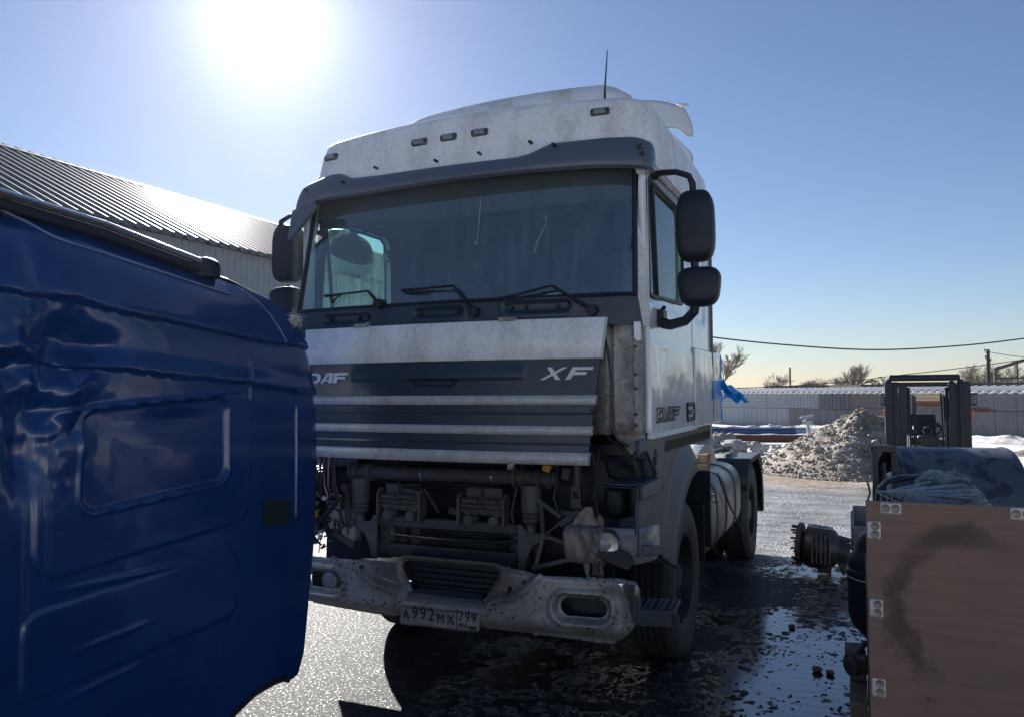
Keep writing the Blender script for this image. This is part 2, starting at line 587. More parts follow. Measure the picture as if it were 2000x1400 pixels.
# ------------------------------------------------------------------ ground
def ground_material():
    t = NT('wet_icy_yard')
    co = t.coords('Object')
    sx = t.n('SeparateXYZ')
    t.t.links.new(co, sx.inputs[0])
    u, v = sx.outputs[0], sx.outputs[1]
    nz = t.noise(co, 0.55, 5, 0.6)
    vj = t.math('ADD', v, t.math('MULTIPLY', t.math('SUBTRACT', nz, 0.5), 4.5))

    def band(x, a, b):
        nd = t.n('MapRange', {'interpolation_type': 'SMOOTHSTEP'}, Value=x)
        nd.inputs['From Min'].default_value = a
        nd.inputs['From Max'].default_value = b
        return nd.outputs[0]
    ice = band(vj, 2.3, 4.6)
    mud = t.math('MULTIPLY', band(vj, 10.2, 11.6), t.math('SUBTRACT', 1.0, band(vj, 13.5, 16.0)))
    far = t.math('MAXIMUM', band(vj, 12.5, 17.0), t.math('SUBTRACT', 1.0, band(vj, -9.5, -6.5)))  # pale snow also laid behind the viewer to bounce sun onto the truck
    fine = t.noise(co, 105, 3, 0.65)
    mid = t.noise(co, 5.0, 6, 0.65)
    # thin standing water
    pn = t.noise(co, 0.75, 5, 0.6, 0.3)
    side = t.math('MULTIPLY', band(u, 0.9, 1.9), t.math('SUBTRACT', 1.0, band(v, 1.2, 3.0)))
    pn = t.math('ADD', pn, t.math('MULTIPLY', side, 0.13))
    prints = t.n('TexVoronoi', None, Scale=9.5, Randomness=1.0)
    dco = t.n('Mapping')
    t.t.links.new(co, dco.inputs['Vector'])
    dco.inputs['Scale'].default_value = (1.25, 0.72, 1)
    warp = t.n('VectorMath', {'operation': 'ADD'})
    t.t.links.new(dco.outputs[0], warp.inputs[0])
    nn = t.n('TexNoise', None, Scale=7.0, Detail=3.0)
    t.t.links.new(co, nn.inputs['Vector'])
    sc = t.n('VectorMath', {'operation': 'SCALE'})
    t.t.links.new(nn.outputs['Color'], sc.inputs[0])
    sc.inputs['Scale'].default_value = 0.10
    t.t.links.new(sc.outputs[0], warp.inputs[1])
    t.t.links.new(warp.outputs[0], prints.inputs['Vector'])
    lump = t.ramp(prints.outputs['Distance'], [(0.27, 1.0), (0.43, 0.0)])
    pr2 = t.n('TexVoronoi', None, Scale=21.0, Randomness=1.0)
    t.t.links.new(warp.outputs[0], pr2.inputs['Vector'])
    l2 = t.math('MULTIPLY', t.ramp(pr2.outputs['Distance'], [(0.20, 1.0), (0.42, 0.0)]), t.ramp(t.noise(co, 3.1, 4, 0.6), [(0.46, 0.0), (0.56, 1.0)]))
    lump = t.math('MULTIPLY', lump, t.ramp(t.noise(co, 2.4, 3, 0.6), [(0.46, 0.0), (0.60, 1.0)]))
    lump = t.math('MAXIMUM', lump, l2)
    lump = t.math('MULTIPLY', lump, t.ramp(t.noise(co, 1.3, 4, 0.6), [(0.34, 0.0), (0.50, 1.0)]))
    lump = t.math('MULTIPLY', lump, band(u, 0.2, 1.1))
    h = t.math('ADD', t.math('MULTIPLY', mid, 0.55), t.math('MULTIPLY', fine, 0.25))
    level = t.math('SUBTRACT', t.math('ADD', pn, 0.0), t.math('MULTIPLY', t.math('SUBTRACT', t.noise(co, 11.0, 7, 0.72), 0.5), 0.62))
    level = t.math('SUBTRACT', level, t.math('MULTIPLY', lump, 0.34))
    pud = t.ramp(level, [(0.50, 0.0), (0.56, 1.0)])
    near = t.math('SUBTRACT', 1.0, ice)
    pud_i = t.math('MULTIPLY', pud, t.math('ADD', t.math('MULTIPLY', near, 0.7), 0.3))
    pud_i = t.math('MULTIPLY', pud_i, band(t.math('ADD', u, t.math('MULTIPLY', t.math('SUBTRACT', mid, 0.5), 1.2)), -0.55, 0.15))
    glint = t.ramp(t.noise(co, 58, 3, 0.6), [(0.585, 0.0), (0.64, 1.0)])
    glint = t.math('MULTIPLY', glint, t.ramp(t.noise(co, 2.6, 5, 0.65), [(0.36, 0.15), (0.62, 1.0)]))
    wet = t.math('MAXIMUM', pud_i, t.math('MULTIPLY', glint, near))
    # colours
    asph = t.mix(t.ramp(mid, [(0.3, 0.0), (0.7, 1.0)]), (0.010, 0.012, 0.016), (0.034, 0.034, 0.036))
    asph = t.mix(t.math('MULTIPLY', lump, 0.30), asph, (0.05, 0.045, 0.042))
    st_ = t.noise(t.coords('Object', scale=(0.16, 1.0, 1.0), rot=(0, 0, R(18))), 2.4, 8, 0.68, 0.5)
    ic = t.mix(t.ramp(t.math('ADD', t.math('MULTIPLY', t.noise(co, 1.1, 8, 0.7), 0.5), t.math('MULTIPLY', st_, 0.5)), [(0.40, 0.0), (0.62, 1.0)]), (0.085, 0.078, 0.072), (0.36, 0.365, 0.38))
    c = t.mix(ice, asph, ic)
    md = t.mix(t.ramp(mid, [(0.35, 0.0), (0.65, 1.0)]), (0.13, 0.095, 0.07), (0.40, 0.32, 0.24))
    c = t.mix(mud, c, md)
    fr = t.mix(t.ramp(t.noise(co, 0.33, 7, 0.68), [(0.36, 0.0), (0.54, 1.0)]), (0.36, 0.29, 0.23), (0.76, 0.75, 0.74))
    c = t.mix(far, c, fr)
    # roughness
    r0 = t.mix(ice, 0.6, 0.45)
    rg = t.mix(wet, r0, 0.06)
    dry = t.math('MAXIMUM', mud, far)
    rg = t.mix(dry, rg, 0.9)
    b = t.bsdf(Base_Color=c, Roughness=rg)
    t.put(b, 'Specular IOR Level', t.mix(wet, t.mix(ice, 0.04, 0.16), 1.0))
    b.inputs['IOR'].default_value = 1.65
    # tyre tread ridges by the crate
    wave = t.n('TexWave', {'wave_type': 'BANDS', 'bands_direction': 'Y'}, Scale=2.9, Distortion=5.0, Detail=3.0)
    t.t.links.new(co, wave.inputs['Vector'])
    tr = t.math('MULTIPLY', t.math('MULTIPLY', band(u, 1.80, 1.92), t.math('SUBTRACT', 1.0, band(u, 2.3, 2.4))), near)
    hh = t.math('ADD', t.math('MULTIPLY', mid, 0.55), t.math('MULTIPLY', fine, 0.22))
    hh = t.math('ADD', hh, t.math('MULTIPLY', lump, 0.35))
    hh = t.math('ADD', hh, t.math('MULTIPLY', t.math('MULTIPLY', wave.outputs['Fac'], tr), 0.22))
    flat = t.math('MULTIPLY', t.math('SUBTRACT', 1.0, t.math('MULTIPLY', pud_i, 0.93)), hh)
    t.put(b, 'Normal', t.bump(flat, 0.85, 0.03))
    return t.m


M['ground'] = ground_material()
g = MB()
ed = [-260, -120, -60, -30, -15, -8, -4, 0, 4, 8, 15, 30, 60, 120, 260]
g.grid(lambda a, b: (a, b, 0.0), ed, ed)
ground = g.build('ground', M['ground'], None, smooth=0)
ground.location = ORIGIN
ground.rotation_euler = (0, 0, -YAW)
tag(ground, 'dark wet asphalt yard turning to pale ice and mud further back', None, None, 'structure')

# ------------------------------------------------------------------ thin haze added to make the glow around the sun
hz = MB()
hz.box(-262, 262, -262, 262, -1.0, 8.4)
haze_m = bpy.data.materials.new('sun_glow_haze')
haze_m.use_nodes = True
haze_m.node_tree.nodes.clear()
ho_ = haze_m.node_tree.nodes.new('ShaderNodeOutputMaterial')
pv_ = haze_m.node_tree.nodes.new('ShaderNodeVolumePrincipled')
pv_.inputs['Color'].default_value = (0.84, 0.88, 0.97, 1)
pv_.inputs['Density'].default_value = 0.00032
pv_.inputs['Anisotropy'].default_value = 0.92
haze_m.node_tree.links.new(pv_.outputs[0], ho_.inputs['Volume'])
haze = hz.build('haze', haze_m, None, smooth=0)
haze.location = ORIGIN
haze.rotation_euler = (0, 0, -YAW)
tag(haze, 'thin haze added over the whole yard for the glow around the sun', None, None, 'stuff')

# ------------------------------------------------------------------ white tractor truck (yard coordinates are its own)
truck = thing('tractor_truck', 'white long haul tractor truck with opened dark grille and dirty silver bumper', 'truck')
SIDE = 1.20


def fp(u):
    a = abs(u)
    return -1.42 + 0.08 * (u / 1.2) ** 2 + 0.12 * max(0.0, (a - 1.0) / 0.245) ** 3


def rake(z):
    if z < 2.35:
        return 0.0
    if z < 3.1:
        return 0.15 * (z - 2.35) / 0.75
    return 0.15 + 0.10 * (z - 3.1) / 0.45


def front(u, z, off=0.0):
    return (u, fp(u) + rake(z) + off, z)


# ---- cab shell: side walls behind the doors, rear wall, floor, pillars
def side_sheet(sdf, v0, v1, z0, z1, sgn, res=0.03, off=0.0, emb=None):
    mb = MB()
    mb.sheet(sdf, v0, v1, z0, z1, res, lambda v, z: (sgn * (SIDE + off + (emb(v, z) if emb else 0.0)), v, z))
    return mb


def sleeper_emb(v, z):
    d = d_rr(0.42, 2.64, 0.22, 0.30, 0.08)(v, z)
    return -0.014 * sstep(0.012, -0.012, d) + 0.01 * sstep(2.12, 2.10, z)


cab = MB()
for sg in (1, -1):
    cab.add(*(lambda m: (m.v, m.f))(side_sheet(lambda v, z: max(abs(v - 0.49) - 0.39, abs(z - 2.34) - 0.76), 0.1, 0.88, 1.58, 3.1, sg, 0.025, 0, sleeper_emb)))
    cab.box(sg * 1.19, sg * 1.12, -1.2, 0.88, 3.072, 3.175)
    pass
cab.box(-1.2, 1.2, 0.86, 0.90, 1.4, 3.3)
cab_o = cab.build('cab_shell', M['white_clean'], truck, solid=0)
for sg in (1, -1):                                   # windscreen pillars
    rows = []
    for z in frange(2.19, 3.15, 14):
        ug = 1.150 - 0.03 * (z - 2.3) / 0.8
        a = front(ug, z, 0.012)
        bb = front(1.185, z, 0.01)
        rows.append([(sg * (ug - 0.02), a[1] + 0.05, z), (sg * ug, a[1], z), (sg * bb[0], bb[1] + 0.015, z), (sg * 1.202, -1.215, z), (sg * 1.202, -1.19, z), (sg * 1.15, -1.10, z)])
    p = MB()
    p.loft(rows, closed=True)
    p.build('windscreen_pillar', M['white'], truck, smooth=50)

# ---- doors
for sg in (1, -1):
    def demb(v, z):
        e = 0.006 * sstep(2.10, 2.085, z + 0.02 * v)
        e -= 0.012 * sstep(0.02, -0.02, abs(v + 0.98) - 0.02) * (1 if z < 2.09 else 0) * 0.3
        if z < 2.08:
            e += 0.006 * fbm((v * 2.2, z * 2.6, 4.0), 3)
        d = d_rr(-0.60, 2.715, 0.60, 0.375, 0.08)(v, z)
        e -= 0.012 * sstep(0.02, -0.01, d)
        return e
    win = d_poly([(-1.165, 2.385), (-1.195, 3.03), (-1.17, 3.052), (-0.26, 3.052), (-0.20, 3.01), (-0.185, 2.46), (-0.24, 2.415), (-0.5, 2.405), (-1.10, 2.375)])
    out = d_rr(-0.56, 2.326, 0.645, 0.745, 0.02)
    dm = MB()
    dm.sheet(d_cut(out, win), -1.21, 0.09, 1.57, 3.08, 0.022, lambda v, z: (sg * (SIDE + demb(v, z)), v, z))
    door = dm.build('door', M['white_clean'], truck, solid=0.045, out=(sg, 0, 0))
    tr_m = MB()
    tr_m.sheet(d_cut(out, win), -1.21, 0.09, 1.57, 3.08, 0.05, lambda v, z: (sg * (SIDE - 0.062), v, z))
    tr_m.build('door_trim', M['cabin'], door)
    # glass and its rubber
    gm = MB()
    gm.sheet(lambda v, z: win(v, z) - 0.005, -1.21, 0, 2.35, 3.07, 0.03, lambda v, z: (sg * (SIDE - 0.025), v, z))
    gm.build('window_pane', M['side_glass'], door, smooth=0)
    rb = MB()
    loop = [(-1.165, 2.385), (-1.195, 3.03), (-1.17, 3.052), (-0.26, 3.052), (-0.20, 3.01), (-0.185, 2.46), (-0.24, 2.415), (-0.5, 2.405), (-1.10, 2.375), (-1.165, 2.385)]
    rb.tube([(sg * (SIDE - 0.006), v, z) for v, z in loop], 0.012, 6, False)
    rb.tube([(sg * (SIDE - 0.02), -1.0, 3.05), (sg * (SIDE - 0.02), -0.905, 2.39)], 0.014, 6)
    rb.build('window_seal', M['black'], door)
    # handle
    hm = MB()
    hm.sheet(d_rr(-0.045, 1.685, 0.135, 0.066, 0.02), -0.19, 0.10, 1.6, 1.76, 0.012,
             lambda v, z: (sg * (SIDE + 0.018 - 0.03 * sstep(0.0, -0.03, d_rr(-0.045, 1.685, 0.115, 0.05, 0.015)(v, z))), v, z))
    ho = hm.build('handle', M['black'], door, solid=0.01, out=(sg, 0, 0))
    hb = MB()
    hb.obox((sg * (SIDE + 0.018), -0.045, 1.685), (0.018, 0.225, 0.03))
    hb.build('grip', M['slate'], ho, bevel=0.006)
    # lower trim lip
    tm = MB()
    tm.box(sg * (SIDE + 0.014), sg * (SIDE - 0.02), -1.205, 0.16, 1.555, 1.585)
    tm.build('sill_trim', M['white'], door, bevel=0.005)
    # rain gutter above the door
    gt = MB()
    gt.tube([(sg * (SIDE + 0.012), -1.17, 3.10), (sg * (SIDE + 0.014), -0.2, 3.115), (sg * (SIDE + 0.012), 0.86, 3.115)], 0.016, 6)
    gt.build('rain_gutter', M['inner'], truck)

# sleeper corner edge strip and side fairing behind the door
sf = MB()
sf.sheet(d_rr(0.69, 1.855, 0.585, 0.285, 0.02), 0.1, 1.28, 1.56, 2.15, 0.025,
         lambda v, z: (SIDE + 0.016 + 0.006 * fbm((v * 2.5, z * 3, 9), 3), v, z))
sf.build('side_fairing', M['white_clean'], truck, solid=0.03, out=(1, 0, 0))
ed_ = MB()
ed_.tube([(1.19, 0.885, 1.6), (1.19, 0.885, 3.3)], 0.03, 8)
ed_.tube([(-1.19, 0.885, 1.6), (-1.19, 0.885, 3.3)], 0.03, 8)
ed_.build('rear_corner_post', M['slate'], truck)

# ---- roof
def roof_ring(z, w, f, crown, rear=0.90, rf=0.10, n=26):
    pts = []
    for i in range(n + 1):
        u = w * math.sin(math.pi / 2 * (2 * i / n - 1))
        a = abs(u) / w
        v = f + 0.07 * (u / 1.2) ** 2 + rf * max(0.0, (a - 0.88) / 0.12) ** 2.4
        pts.append((u, v, z + crown * (1 - (u / 1.2) ** 2)))
    pts.append((w, 0.3, z))
    pts.append((w * 0.995, rear, z))
    pts.append((-w * 0.995, rear, z))
    pts.append((-w, 0.3, z))
    return pts


rm = MB()
rm.loft([roof_ring(3.168, 1.205, -1.262, 0.0), roof_ring(3.20, 1.205, -1.255, 0.0), roof_ring(3.32, 1.203, -1.225, 0.01),
         roof_ring(3.325, 1.197, -1.216, 0.01), roof_ring(3.45, 1.187, -1.185, 0.025), roof_ring(3.53, 1.176, -1.155, 0.035),
         roof_ring(3.556, 1.166, -1.135, 0.042), roof_ring(3.572, 1.145, -1.105, 0.048), roof_ring(3.581, 1.10, -1.04, 0.052, rf=0.08), roof_ring(3.588, 0.95, -0.85, 0.055, 0.85, rf=0.03)], caps=True)
roof = rm.build('roof', M['white'], truck, smooth=38)

# marker lamps along the roof edge
for (lu, lz) in ((0.905, 3.488), (0.135, 3.452), (-0.085, 3.450), (-0.30, 3.447), (-1.03, 3.452)):
    pv = lambda u, z: -1.185 + 0.07 * (u / 1.2) ** 2 + 0.10 * max(0.0, (abs(u) / 1.18 - 0.84) / 0.16) ** 2.2 + (z - 3.45) * 0.35
    v0 = pv(lu, lz)
    rotm = Matrix.Rotation(0.117 * lu / 1.2 * 1.2, 3, 'Z') @ Matrix.Rotation(R(-16), 3, 'X')
    lb = MB()
    lb.obox((lu, v0 - 0.008, lz), (0.115, 0.03, 0.048), rotm)
    lo = lb.build('marker_lamp', M['slate'], truck, bevel=0.012)
    ll = MB()
    ll.obox((lu, v0 - 0.022, lz), (0.075, 0.02, 0.032), rotm)
    ll.build('lens', M['lamp'], lo, bevel=0.008)
    sc = MB()
    for q in (-0.047, 0.047):
        sc.obox(Vector((lu, v0 - 0.024, lz)) + rotm @ Vector((q, 0, 0)), (0.011, 0.008, 0.011), rotm)
    sc.build('screw', M['black'], lo)

# roof air deflector behind the edge
dv = MB()
rows = []
for s_ in frange(0, 1, 9):
    z = 3.575 + 0.365 * math.sin(s_ * math.pi / 2)
    v = -0.66 + 0.30 * (1 - math.cos(s_ * math.pi / 2))
    w = 0.95 - 0.15 * s_ ** 2
    row = []
    for u in frange(-1, 1, 25):
        a = abs(u)
        row.append((u * w, v + 0.05 * u * u + 0.25 * max(0, a - 0.85) / 0.15 * 0.5, z + s_ * (0.035 * (1 - u * u) + 0.02 * u - 0.05 * max(0, (a - 0.85) / 0.15) ** 2)))
    rows.append(row)
back = [(x * 1.0, 0.85, z + 0.06) for (x, y, z) in rows[-1]]
rows.append(back)
dv.loft(rows, closed=False, caps=False)
dv.build('roof_deflector', M['white'], truck, solid=0.02, smooth=50)
# side wing of the deflector, torn at the edge
wg = MB()
def wing(a, b):
    tl, tr_, br, bl = Vector((0.88, -0.10, 3.915)), Vector((1.16, 0.12, 3.895)), Vector((1.225, 0.12, 3.675)), Vector((1.02, -0.05, 3.73))
    p = tl.lerp(tr_, a).lerp(bl.lerp(br, a), b)
    return (p.x + 0.02 * math.sin(b * 3.1), p.y - 0.03 * math.sin(a * 3.1), p.z + 0.012 * math.sin(a * math.pi) * (1 - b) - 0.012 * math.sin(a * 9) * b)
wg.grid(wing, frange(0, 1, 12), frange(0, 1, 8))
wg.tube([(1.11, 0.10, 3.925), (1.17, 0.11, 3.905), (1.19, 0.13, 3.915)], 0.012, 6)
wg.build('deflector_wing', M['white_clean'], truck, solid=0.012, smooth=50)
lw = MB()
def lowing(a, b):
    tl, tr_, br, bl = Vector((1.01, 0.30, 3.80)), Vector((1.10, 0.50, 3.72)), Vector((1.175, 0.52, 3.50)), Vector((1.12, 0.35, 3.47))
    p = tl.lerp(tr_, a).lerp(bl.lerp(br, a), b)
    return (p.x + 0.025 * math.sin(b * 5), p.y, p.z)
lw.grid(lowing, frange(0, 1, 6), frange(0, 1, 10))
lw.build('deflector_wing', M['white_clean'], truck, solid=0.012, smooth=50)
an = MB()
an.tube([(0.905, -1.04, 3.585), (0.907, -1.04, 3.66), (0.925, -1.04, 3.90)], [0.009, 0.006, 0.0028], 6)
an.build('antenna', M['black'], truck)

# ---- sun visor above the windscreen
vis_top = [(-1.27, 3.07), (-1.25, 3.13), (-1.20, 3.20), (-1.12, 3.245), (-1.0, 3.268), (-0.92, 3.285), (-0.84, 3.285), (-0.74, 3.235), (-0.5, 3.225), (0.0, 3.225), (0.45, 3.222), (0.53, 3.235), (0.66, 3.285), (1.0, 3.285), (1.15, 3.275), (1.24, 3.25)]
vis_bot = [(-1.27, 3.055), (-1.2, 3.045), (-1.1, 3.075), (-0.98, 3.10), (-0.6, 3.105), (0.0, 3.115), (0.5, 3.115), (0.9, 3.105), (1.15, 3.085), (1.24, 3.08)]
rows = []
for u in frange(-1.265, 1.24, 74):
    zt, zb = interp(vis_top, u), interp(vis_bot, u)
    thick = sstep(3.19, 3.29, zt)
    a = abs(u) / 1.245
    vf = -1.42 + 0.08 * (u / 1.2) ** 2 + 0.10 * max(0, (a - 0.92) / 0.08) ** 2
    vin = fp(min(abs(u), 1.2)) + 0.14
    h = zt - zb
    zb -= 0.012
    rows.append([(u, vin - 0.03, zb + 0.02), (u, vf + 0.035, zb + 0.002), (u, vf + 0.006, zb + 0.01), (u, vf, zb + h * 0.25), (u, vf + 0.02, zb + h * 0.62),
                 (u, vf + 0.05, zt - h * 0.10), (u, vf + 0.085, zt), (u, vin + 0.015, zt - 0.006), (u, vin + 0.03, zb + h * 0.4)])
vm = MB()
vm.loft(rows)
vis = vm.build('sun_visor', M['visor'], truck, smooth=60, sub=1)
rv = MB()
for (u, z, r_) in ((0.53, 3.30, 0.010), (0.70, 3.245, 0.010), (1.19, 3.195, 0.012), (1.2, 3.155, 0.012), (-0.76, 3.19, 0.008), (-0.55, 3.275, 0.009), (-0.10, 3.262, 0.009), (0.2, 3.272, 0.009), (-1.08, 3.18, 0.009)):
    vv = -1.42 + 0.08 * (u / 1.2) ** 2 + 0.10 * max(0, (abs(u) / 1.245 - 0.92) / 0.08) ** 2
    vv += 0.0 if z < 3.26 else 0.075
    rv.lathe([(0.0, -0.012), (r_, -0.010), (r_, 0.03)], (u, vv, z), (0, 1, 0), 8)
rv.build('rivet', M['ink'], vis)
# dark wing below the visor on the far corner
cw = MB()
cw.prism([(-1.21, -1.33, 3.06), (-0.98, -1.40, 3.09), (-0.96, -1.40, 3.04), (-1.06, -1.385, 2.96), (-1.21, -1.34, 2.86), (-1.26, -1.32, 2.86)], (0.0, 0.035, 0.0))
cw.build('corner_wing', M['visor'], truck, bevel=0.01)

# ---- windscreen
ws = MB()
ws.sheet(d_poly([(-1.15, 2.37), (-1.12, 3.165), (1.12, 3.165), (1.15, 2.37), (1.13, 2.355), (0, 2.352), (-1.13, 2.355)]), -1.16, 1.16, 2.34, 3.17, 0.03, lambda u, z: front(u, z, 0.0))
wsc = ws.build('windscreen', M['windscreen'], truck, smooth=80)
wf = MB()
wf.tube([front(u, 2.362, -0.004) for u in frange(-1.155, 1.155, 40)], 0.016, 6)
for sg in (1, -1):
    wf.tube([front(sg * (1.153 - 0.03 * (z - 2.36) / 0.74), z, -0.003) for z in frange(2.36, 3.16, 10)], 0.016, 6)
wf.build('windscreen_seal', M['black'], wsc)
tb = MB()                                              # dark header band standing in for the visor's reflection in the glass
tb.sheet(d_poly([(-1.12, 2.94), (-1.12, 3.17), (1.12, 3.17), (1.13, 2.945), (0.6, 2.925), (0, 2.92), (-0.6, 2.925)]), -1.14, 1.14, 2.9, 3.18, 0.03, lambda u, z: front(u, z, 0.03))
tb.build('header_reflection_band', M['cabin'], truck, solid=0.01)

# scratches / cords hanging behind the glass
cd = MB()
cd.tube([front(0.19, 3.0, -0.004), front(0.19, 2.79, -0.004), front(0.188, 2.72, -0.004), front(0.178, 2.71, -0.004), front(0.175, 2.735, -0.004)], 0.0017, 5)
cd.tube([front(0.62, 2.86, -0.004), front(0.618, 2.80, -0.004), front(0.575, 2.70, -0.004), front(0.56, 2.63, -0.004)], 0.0016, 5)
cd.build('loose_cord', M['white_wire'], wsc)
wr = MB()
wr.tube([front(u, z, 0.02) for u, z in ((-0.8, 2.87), (-0.4, 2.885), (0.1, 2.905), (0.5, 2.88), (0.72, 2.88), (0.86, 2.93), (0.95, 2.915), (1.06, 2.87))], 0.006, 5)
wr.build('mirrored_cable', M['black'], truck)  # dark line standing in for a cable reflected in the windscreen

# cab interior
it = MB()
it.box(-1.13, 1.13, -1.28, -0.75, 2.12, 2.26)
it.obox((0.55, -0.95, 2.29), (0.62, 0.36, 0.12), Matrix.Rotation(R(18), 3, 'X'))
it.build('dashboard', M['cabin'], truck, bevel=0.03)
it = MB()
it.sheet(lambda u, z: max(abs(u) - 1.13, abs(z - 2.4) - 0.8), -1.13, 1.13, 1.6, 3.2, 0.2, lambda u, z: (u, 0.45 + 0.02 * math.sin(u * 34), z))
it.build('bunk_curtain', M['seat'], truck)
it = MB()
it.box(-1.15, 1.15, -1.1, 0.84, 3.06, 3.09)
it.build('headliner', M['cabin'], truck)
for u in (0.6, -0.62):
    st = MB()
    st.box(u - 0.25, u + 0.25, -0.55, 0.0, 1.72, 1.95)
    st.obox((u, 0.02, 2.30), (0.48, 0.16, 0.78), Matrix.Rotation(R(-10), 3, 'X'))
    st.obox((u, 0.10, 2.78), (0.30, 0.12, 0.20), Matrix.Rotation(R(-10), 3, 'X'))
    st.build('seat', M['seat'], truck, bevel=0.05)
sw = MB()
sw.lathe([(0.235 + 0.016 * math.cos(a), 0.016 * math.sin(a)) for a in [k * math.pi / 3 for k in range(6)]], (0.6, -0.82, 2.42), (0, -0.55, 0.83), 28, True)
sw.tube([(0.6, -0.82, 2.42), (0.6, -0.98, 2.2)], 0.035, 8)
for a in (0.3, 2.84, 4.71):
    c_, s_ = math.cos(a) * 0.23, math.sin(a) * 0.23
    sw.tube([(0.6, -0.82, 2.42), (0.6 + c_, -0.82 + s_ * 0.83, 2.42 + s_ * 0.55)], 0.014, 6)
sw.build('steering_wheel', M['black'], truck)
# curtain inside the near pillar side of the far door
cu = MB()
cu.grid(lambda a, b: (-1.08 + 0.02 * math.sin(a * 40) - 0.05 * b, -1.22 + 0.10 * a + 0.05 * b * (1 - a), 3.0 - 0.62 * b), frange(0, 1, 24), frange(0, 1, 6))
cu.build('door_curtain', M['seat'], truck, solid=0.004)
lin = MB()
for sg in (1, -1):
    lin.box(sg * 1.150, sg * 1.158, -0.17, 0.84, 1.55, 3.07)
    lin.box(sg * 1.150, sg * 1.158, -1.1, -0.17, 1.55, 2.37)
lin.build('wall_lining', M['cabin'], truck)
fl0 = MB()
fl0.box(-1.19, 1.19, -1.15, 0.86, 1.46, 1.52)
fl0.box(-1.19, -1.10, -1.2, 0.88, 1.45, 1.56)
fl0.box(1.10, 1.19, -1.2, 0.88, 1.45, 1.56)
fl0.build('cab_floor', M['black'], truck)

pp_ = MB()
pp_.obox((0.63, -1.22, 2.395), (0.10, 0.05, 0.004), Matrix.Rotation(R(40), 3, 'X') @ Matrix.Rotation(R(15), 3, 'Z'))
pp_.build('paper_slip', M['white_plastic'], truck, smooth=0)

# ---- cowl under the windscreen with grab recesses
SLOTS = [(-0.71, 2.297, 0.19, 0.030), (-0.03, 2.305, 0.165, 0.030), (0.60, 2.312, 0.20, 0.034)]


def cowl_pt(u, z):
    off = -0.012
    for (cx, cz, hx, hz) in SLOTS:
        off += 0.022 * sstep(0.006, -0.012, d_rr(cx, cz, hx, hz, hz)(u, z)) - 0.007 * sstep(0.03, 0.008, abs(d_rr(cx, cz, hx + 0.012, hz + 0.012, hz + 0.012)(u, z)))
    return front(u, z, off)


cm = MB()
cm.sheet(d_poly([(-1.18, 2.19), (-1.165, 2.372), (0, 2.352), (1.165, 2.372), (1.19, 2.19), (1.02, 2.195), (0, 2.185)]), -1.2, 1.2, 2.16, 2.38, 0.011, cowl_pt)
cowl = cm.build('cowl_panel', M['grille'], truck, smooth=60)
bt = MB()
for (u, z) in ((-0.85, 2.297), (-0.62, 2.297), (-0.55, 2.30), (-0.16, 2.305), (0.09, 2.305), (0.44, 2.31), (0.53, 2.311), (0.72, 2.312)):
    p = front(u, z, -0.004)
    bt.lathe([(0.0, -0.012), (0.011, -0.010), (0.013, 0.0), (0.013, 0.02)], p, (0, 1, 0), 8)
bt.build('bolt', M['ink'], cowl)

# ---- wipers
for piv, elbow, tip, two in (((0.93, 2.275), (0.70, 2.425), (0.37, 2.362), 0), ((0.22, 2.292), (0.08, 2.458), (-0.29, 2.452), 0), ((-0.44, 2.375), (-0.53, 2.462), (-0.90, 2.455), 1)):
    P, E_, T_ = front(*piv, -0.045), front(*elbow, -0.05), front(*tip, -0.022)
    wm = MB()
    wm.tube([P, Vector(P).lerp(Vector(E_), 0.5), E_], [0.014, 0.010, 0.008], 6)
    wm.lathe([(0, -0.03), (0.028, -0.025), (0.032, 0.0), (0.032, 0.04)], P, (0, 1, 0), 12)
    wo = wm.build('wiper_arm', M['black'], truck)
    wb = MB()
    mid_ = Vector(E_).lerp(Vector(T_), 0.6)
    wb.tube([E_, mid_, T_], [0.008, 0.007, 0.012], 6)
    if two:
        q = Vector(front(-0.82, 2.425, -0.02))
        wb.tube([mid_, q], 0.005, 5)
        wb.tube([q, q + Vector((-0.02, 0, -0.015))], 0.012, 6)
    else:
        wb.tube([mid_ + Vector((0.02, 0, -0.02)), Vector(T_) + Vector((0.01, 0, -0.012))], 0.005, 5)
    wb.build('wiper_blade', M['black'], wo)

# ---- tilted grille panel
GT = 2.235


def gpt(u, z, off=0.0):
    t_ = (GT - z) / (GT - 1.42)
    return (u, -1.47 + 0.065 * (u / 1.0) ** 2 - 0.05 * t_ + off + 0.02 * t_ * t_, z)


def redge(z):
    return interp([(1.41, 0.915), (GT, 1.012)], z)


def band_part(name, z0, z1, off, mat, thick, emb=None, n=60):
    mb = MB()
    rings = []
    for u in frange(-1, 1, n):
        ring = []
        for (zz, oo) in ((z0, thick), (z0, 0.006), (z0 + 0.006, 0.0), ((z0 + z1) / 2, -0.004), (z1 - 0.006, 0.0), (z1, 0.006), (z1, thick)):
            ring.append(gpt(u * redge(zz), zz, off + oo))
        rings.append(ring)
    mb.loft(rings)
    return mb.build(name, mat, gp, smooth=50)


gm_ = MB()


def gemb(u, z):
    e = 0.0
    # long handle ledge with a hand recess in the lettered band
    d = d_poly([(-0.62, 1.965), (0.55, 1.985), (0.55, 1.905), (0.16, 1.905), (0.10, 1.868), (-0.12, 1.868), (-0.17, 1.905), (-0.62, 1.905)])(u, z)
    e += 0.0
    ledge = sstep(0.0, -0.004, abs(u + 0.04) - 0.585)
    e += -0.010 * ledge * sstep(1.90, 1.908, z) * sstep(2.0, 1.93, z)
    rec = d_poly([(-0.185, 1.905), (0.125, 1.905), (0.085, 1.862), (-0.145, 1.862)])(u, z)
    e += 0.04 * sstep(0.004, -0.008, rec)
    return e


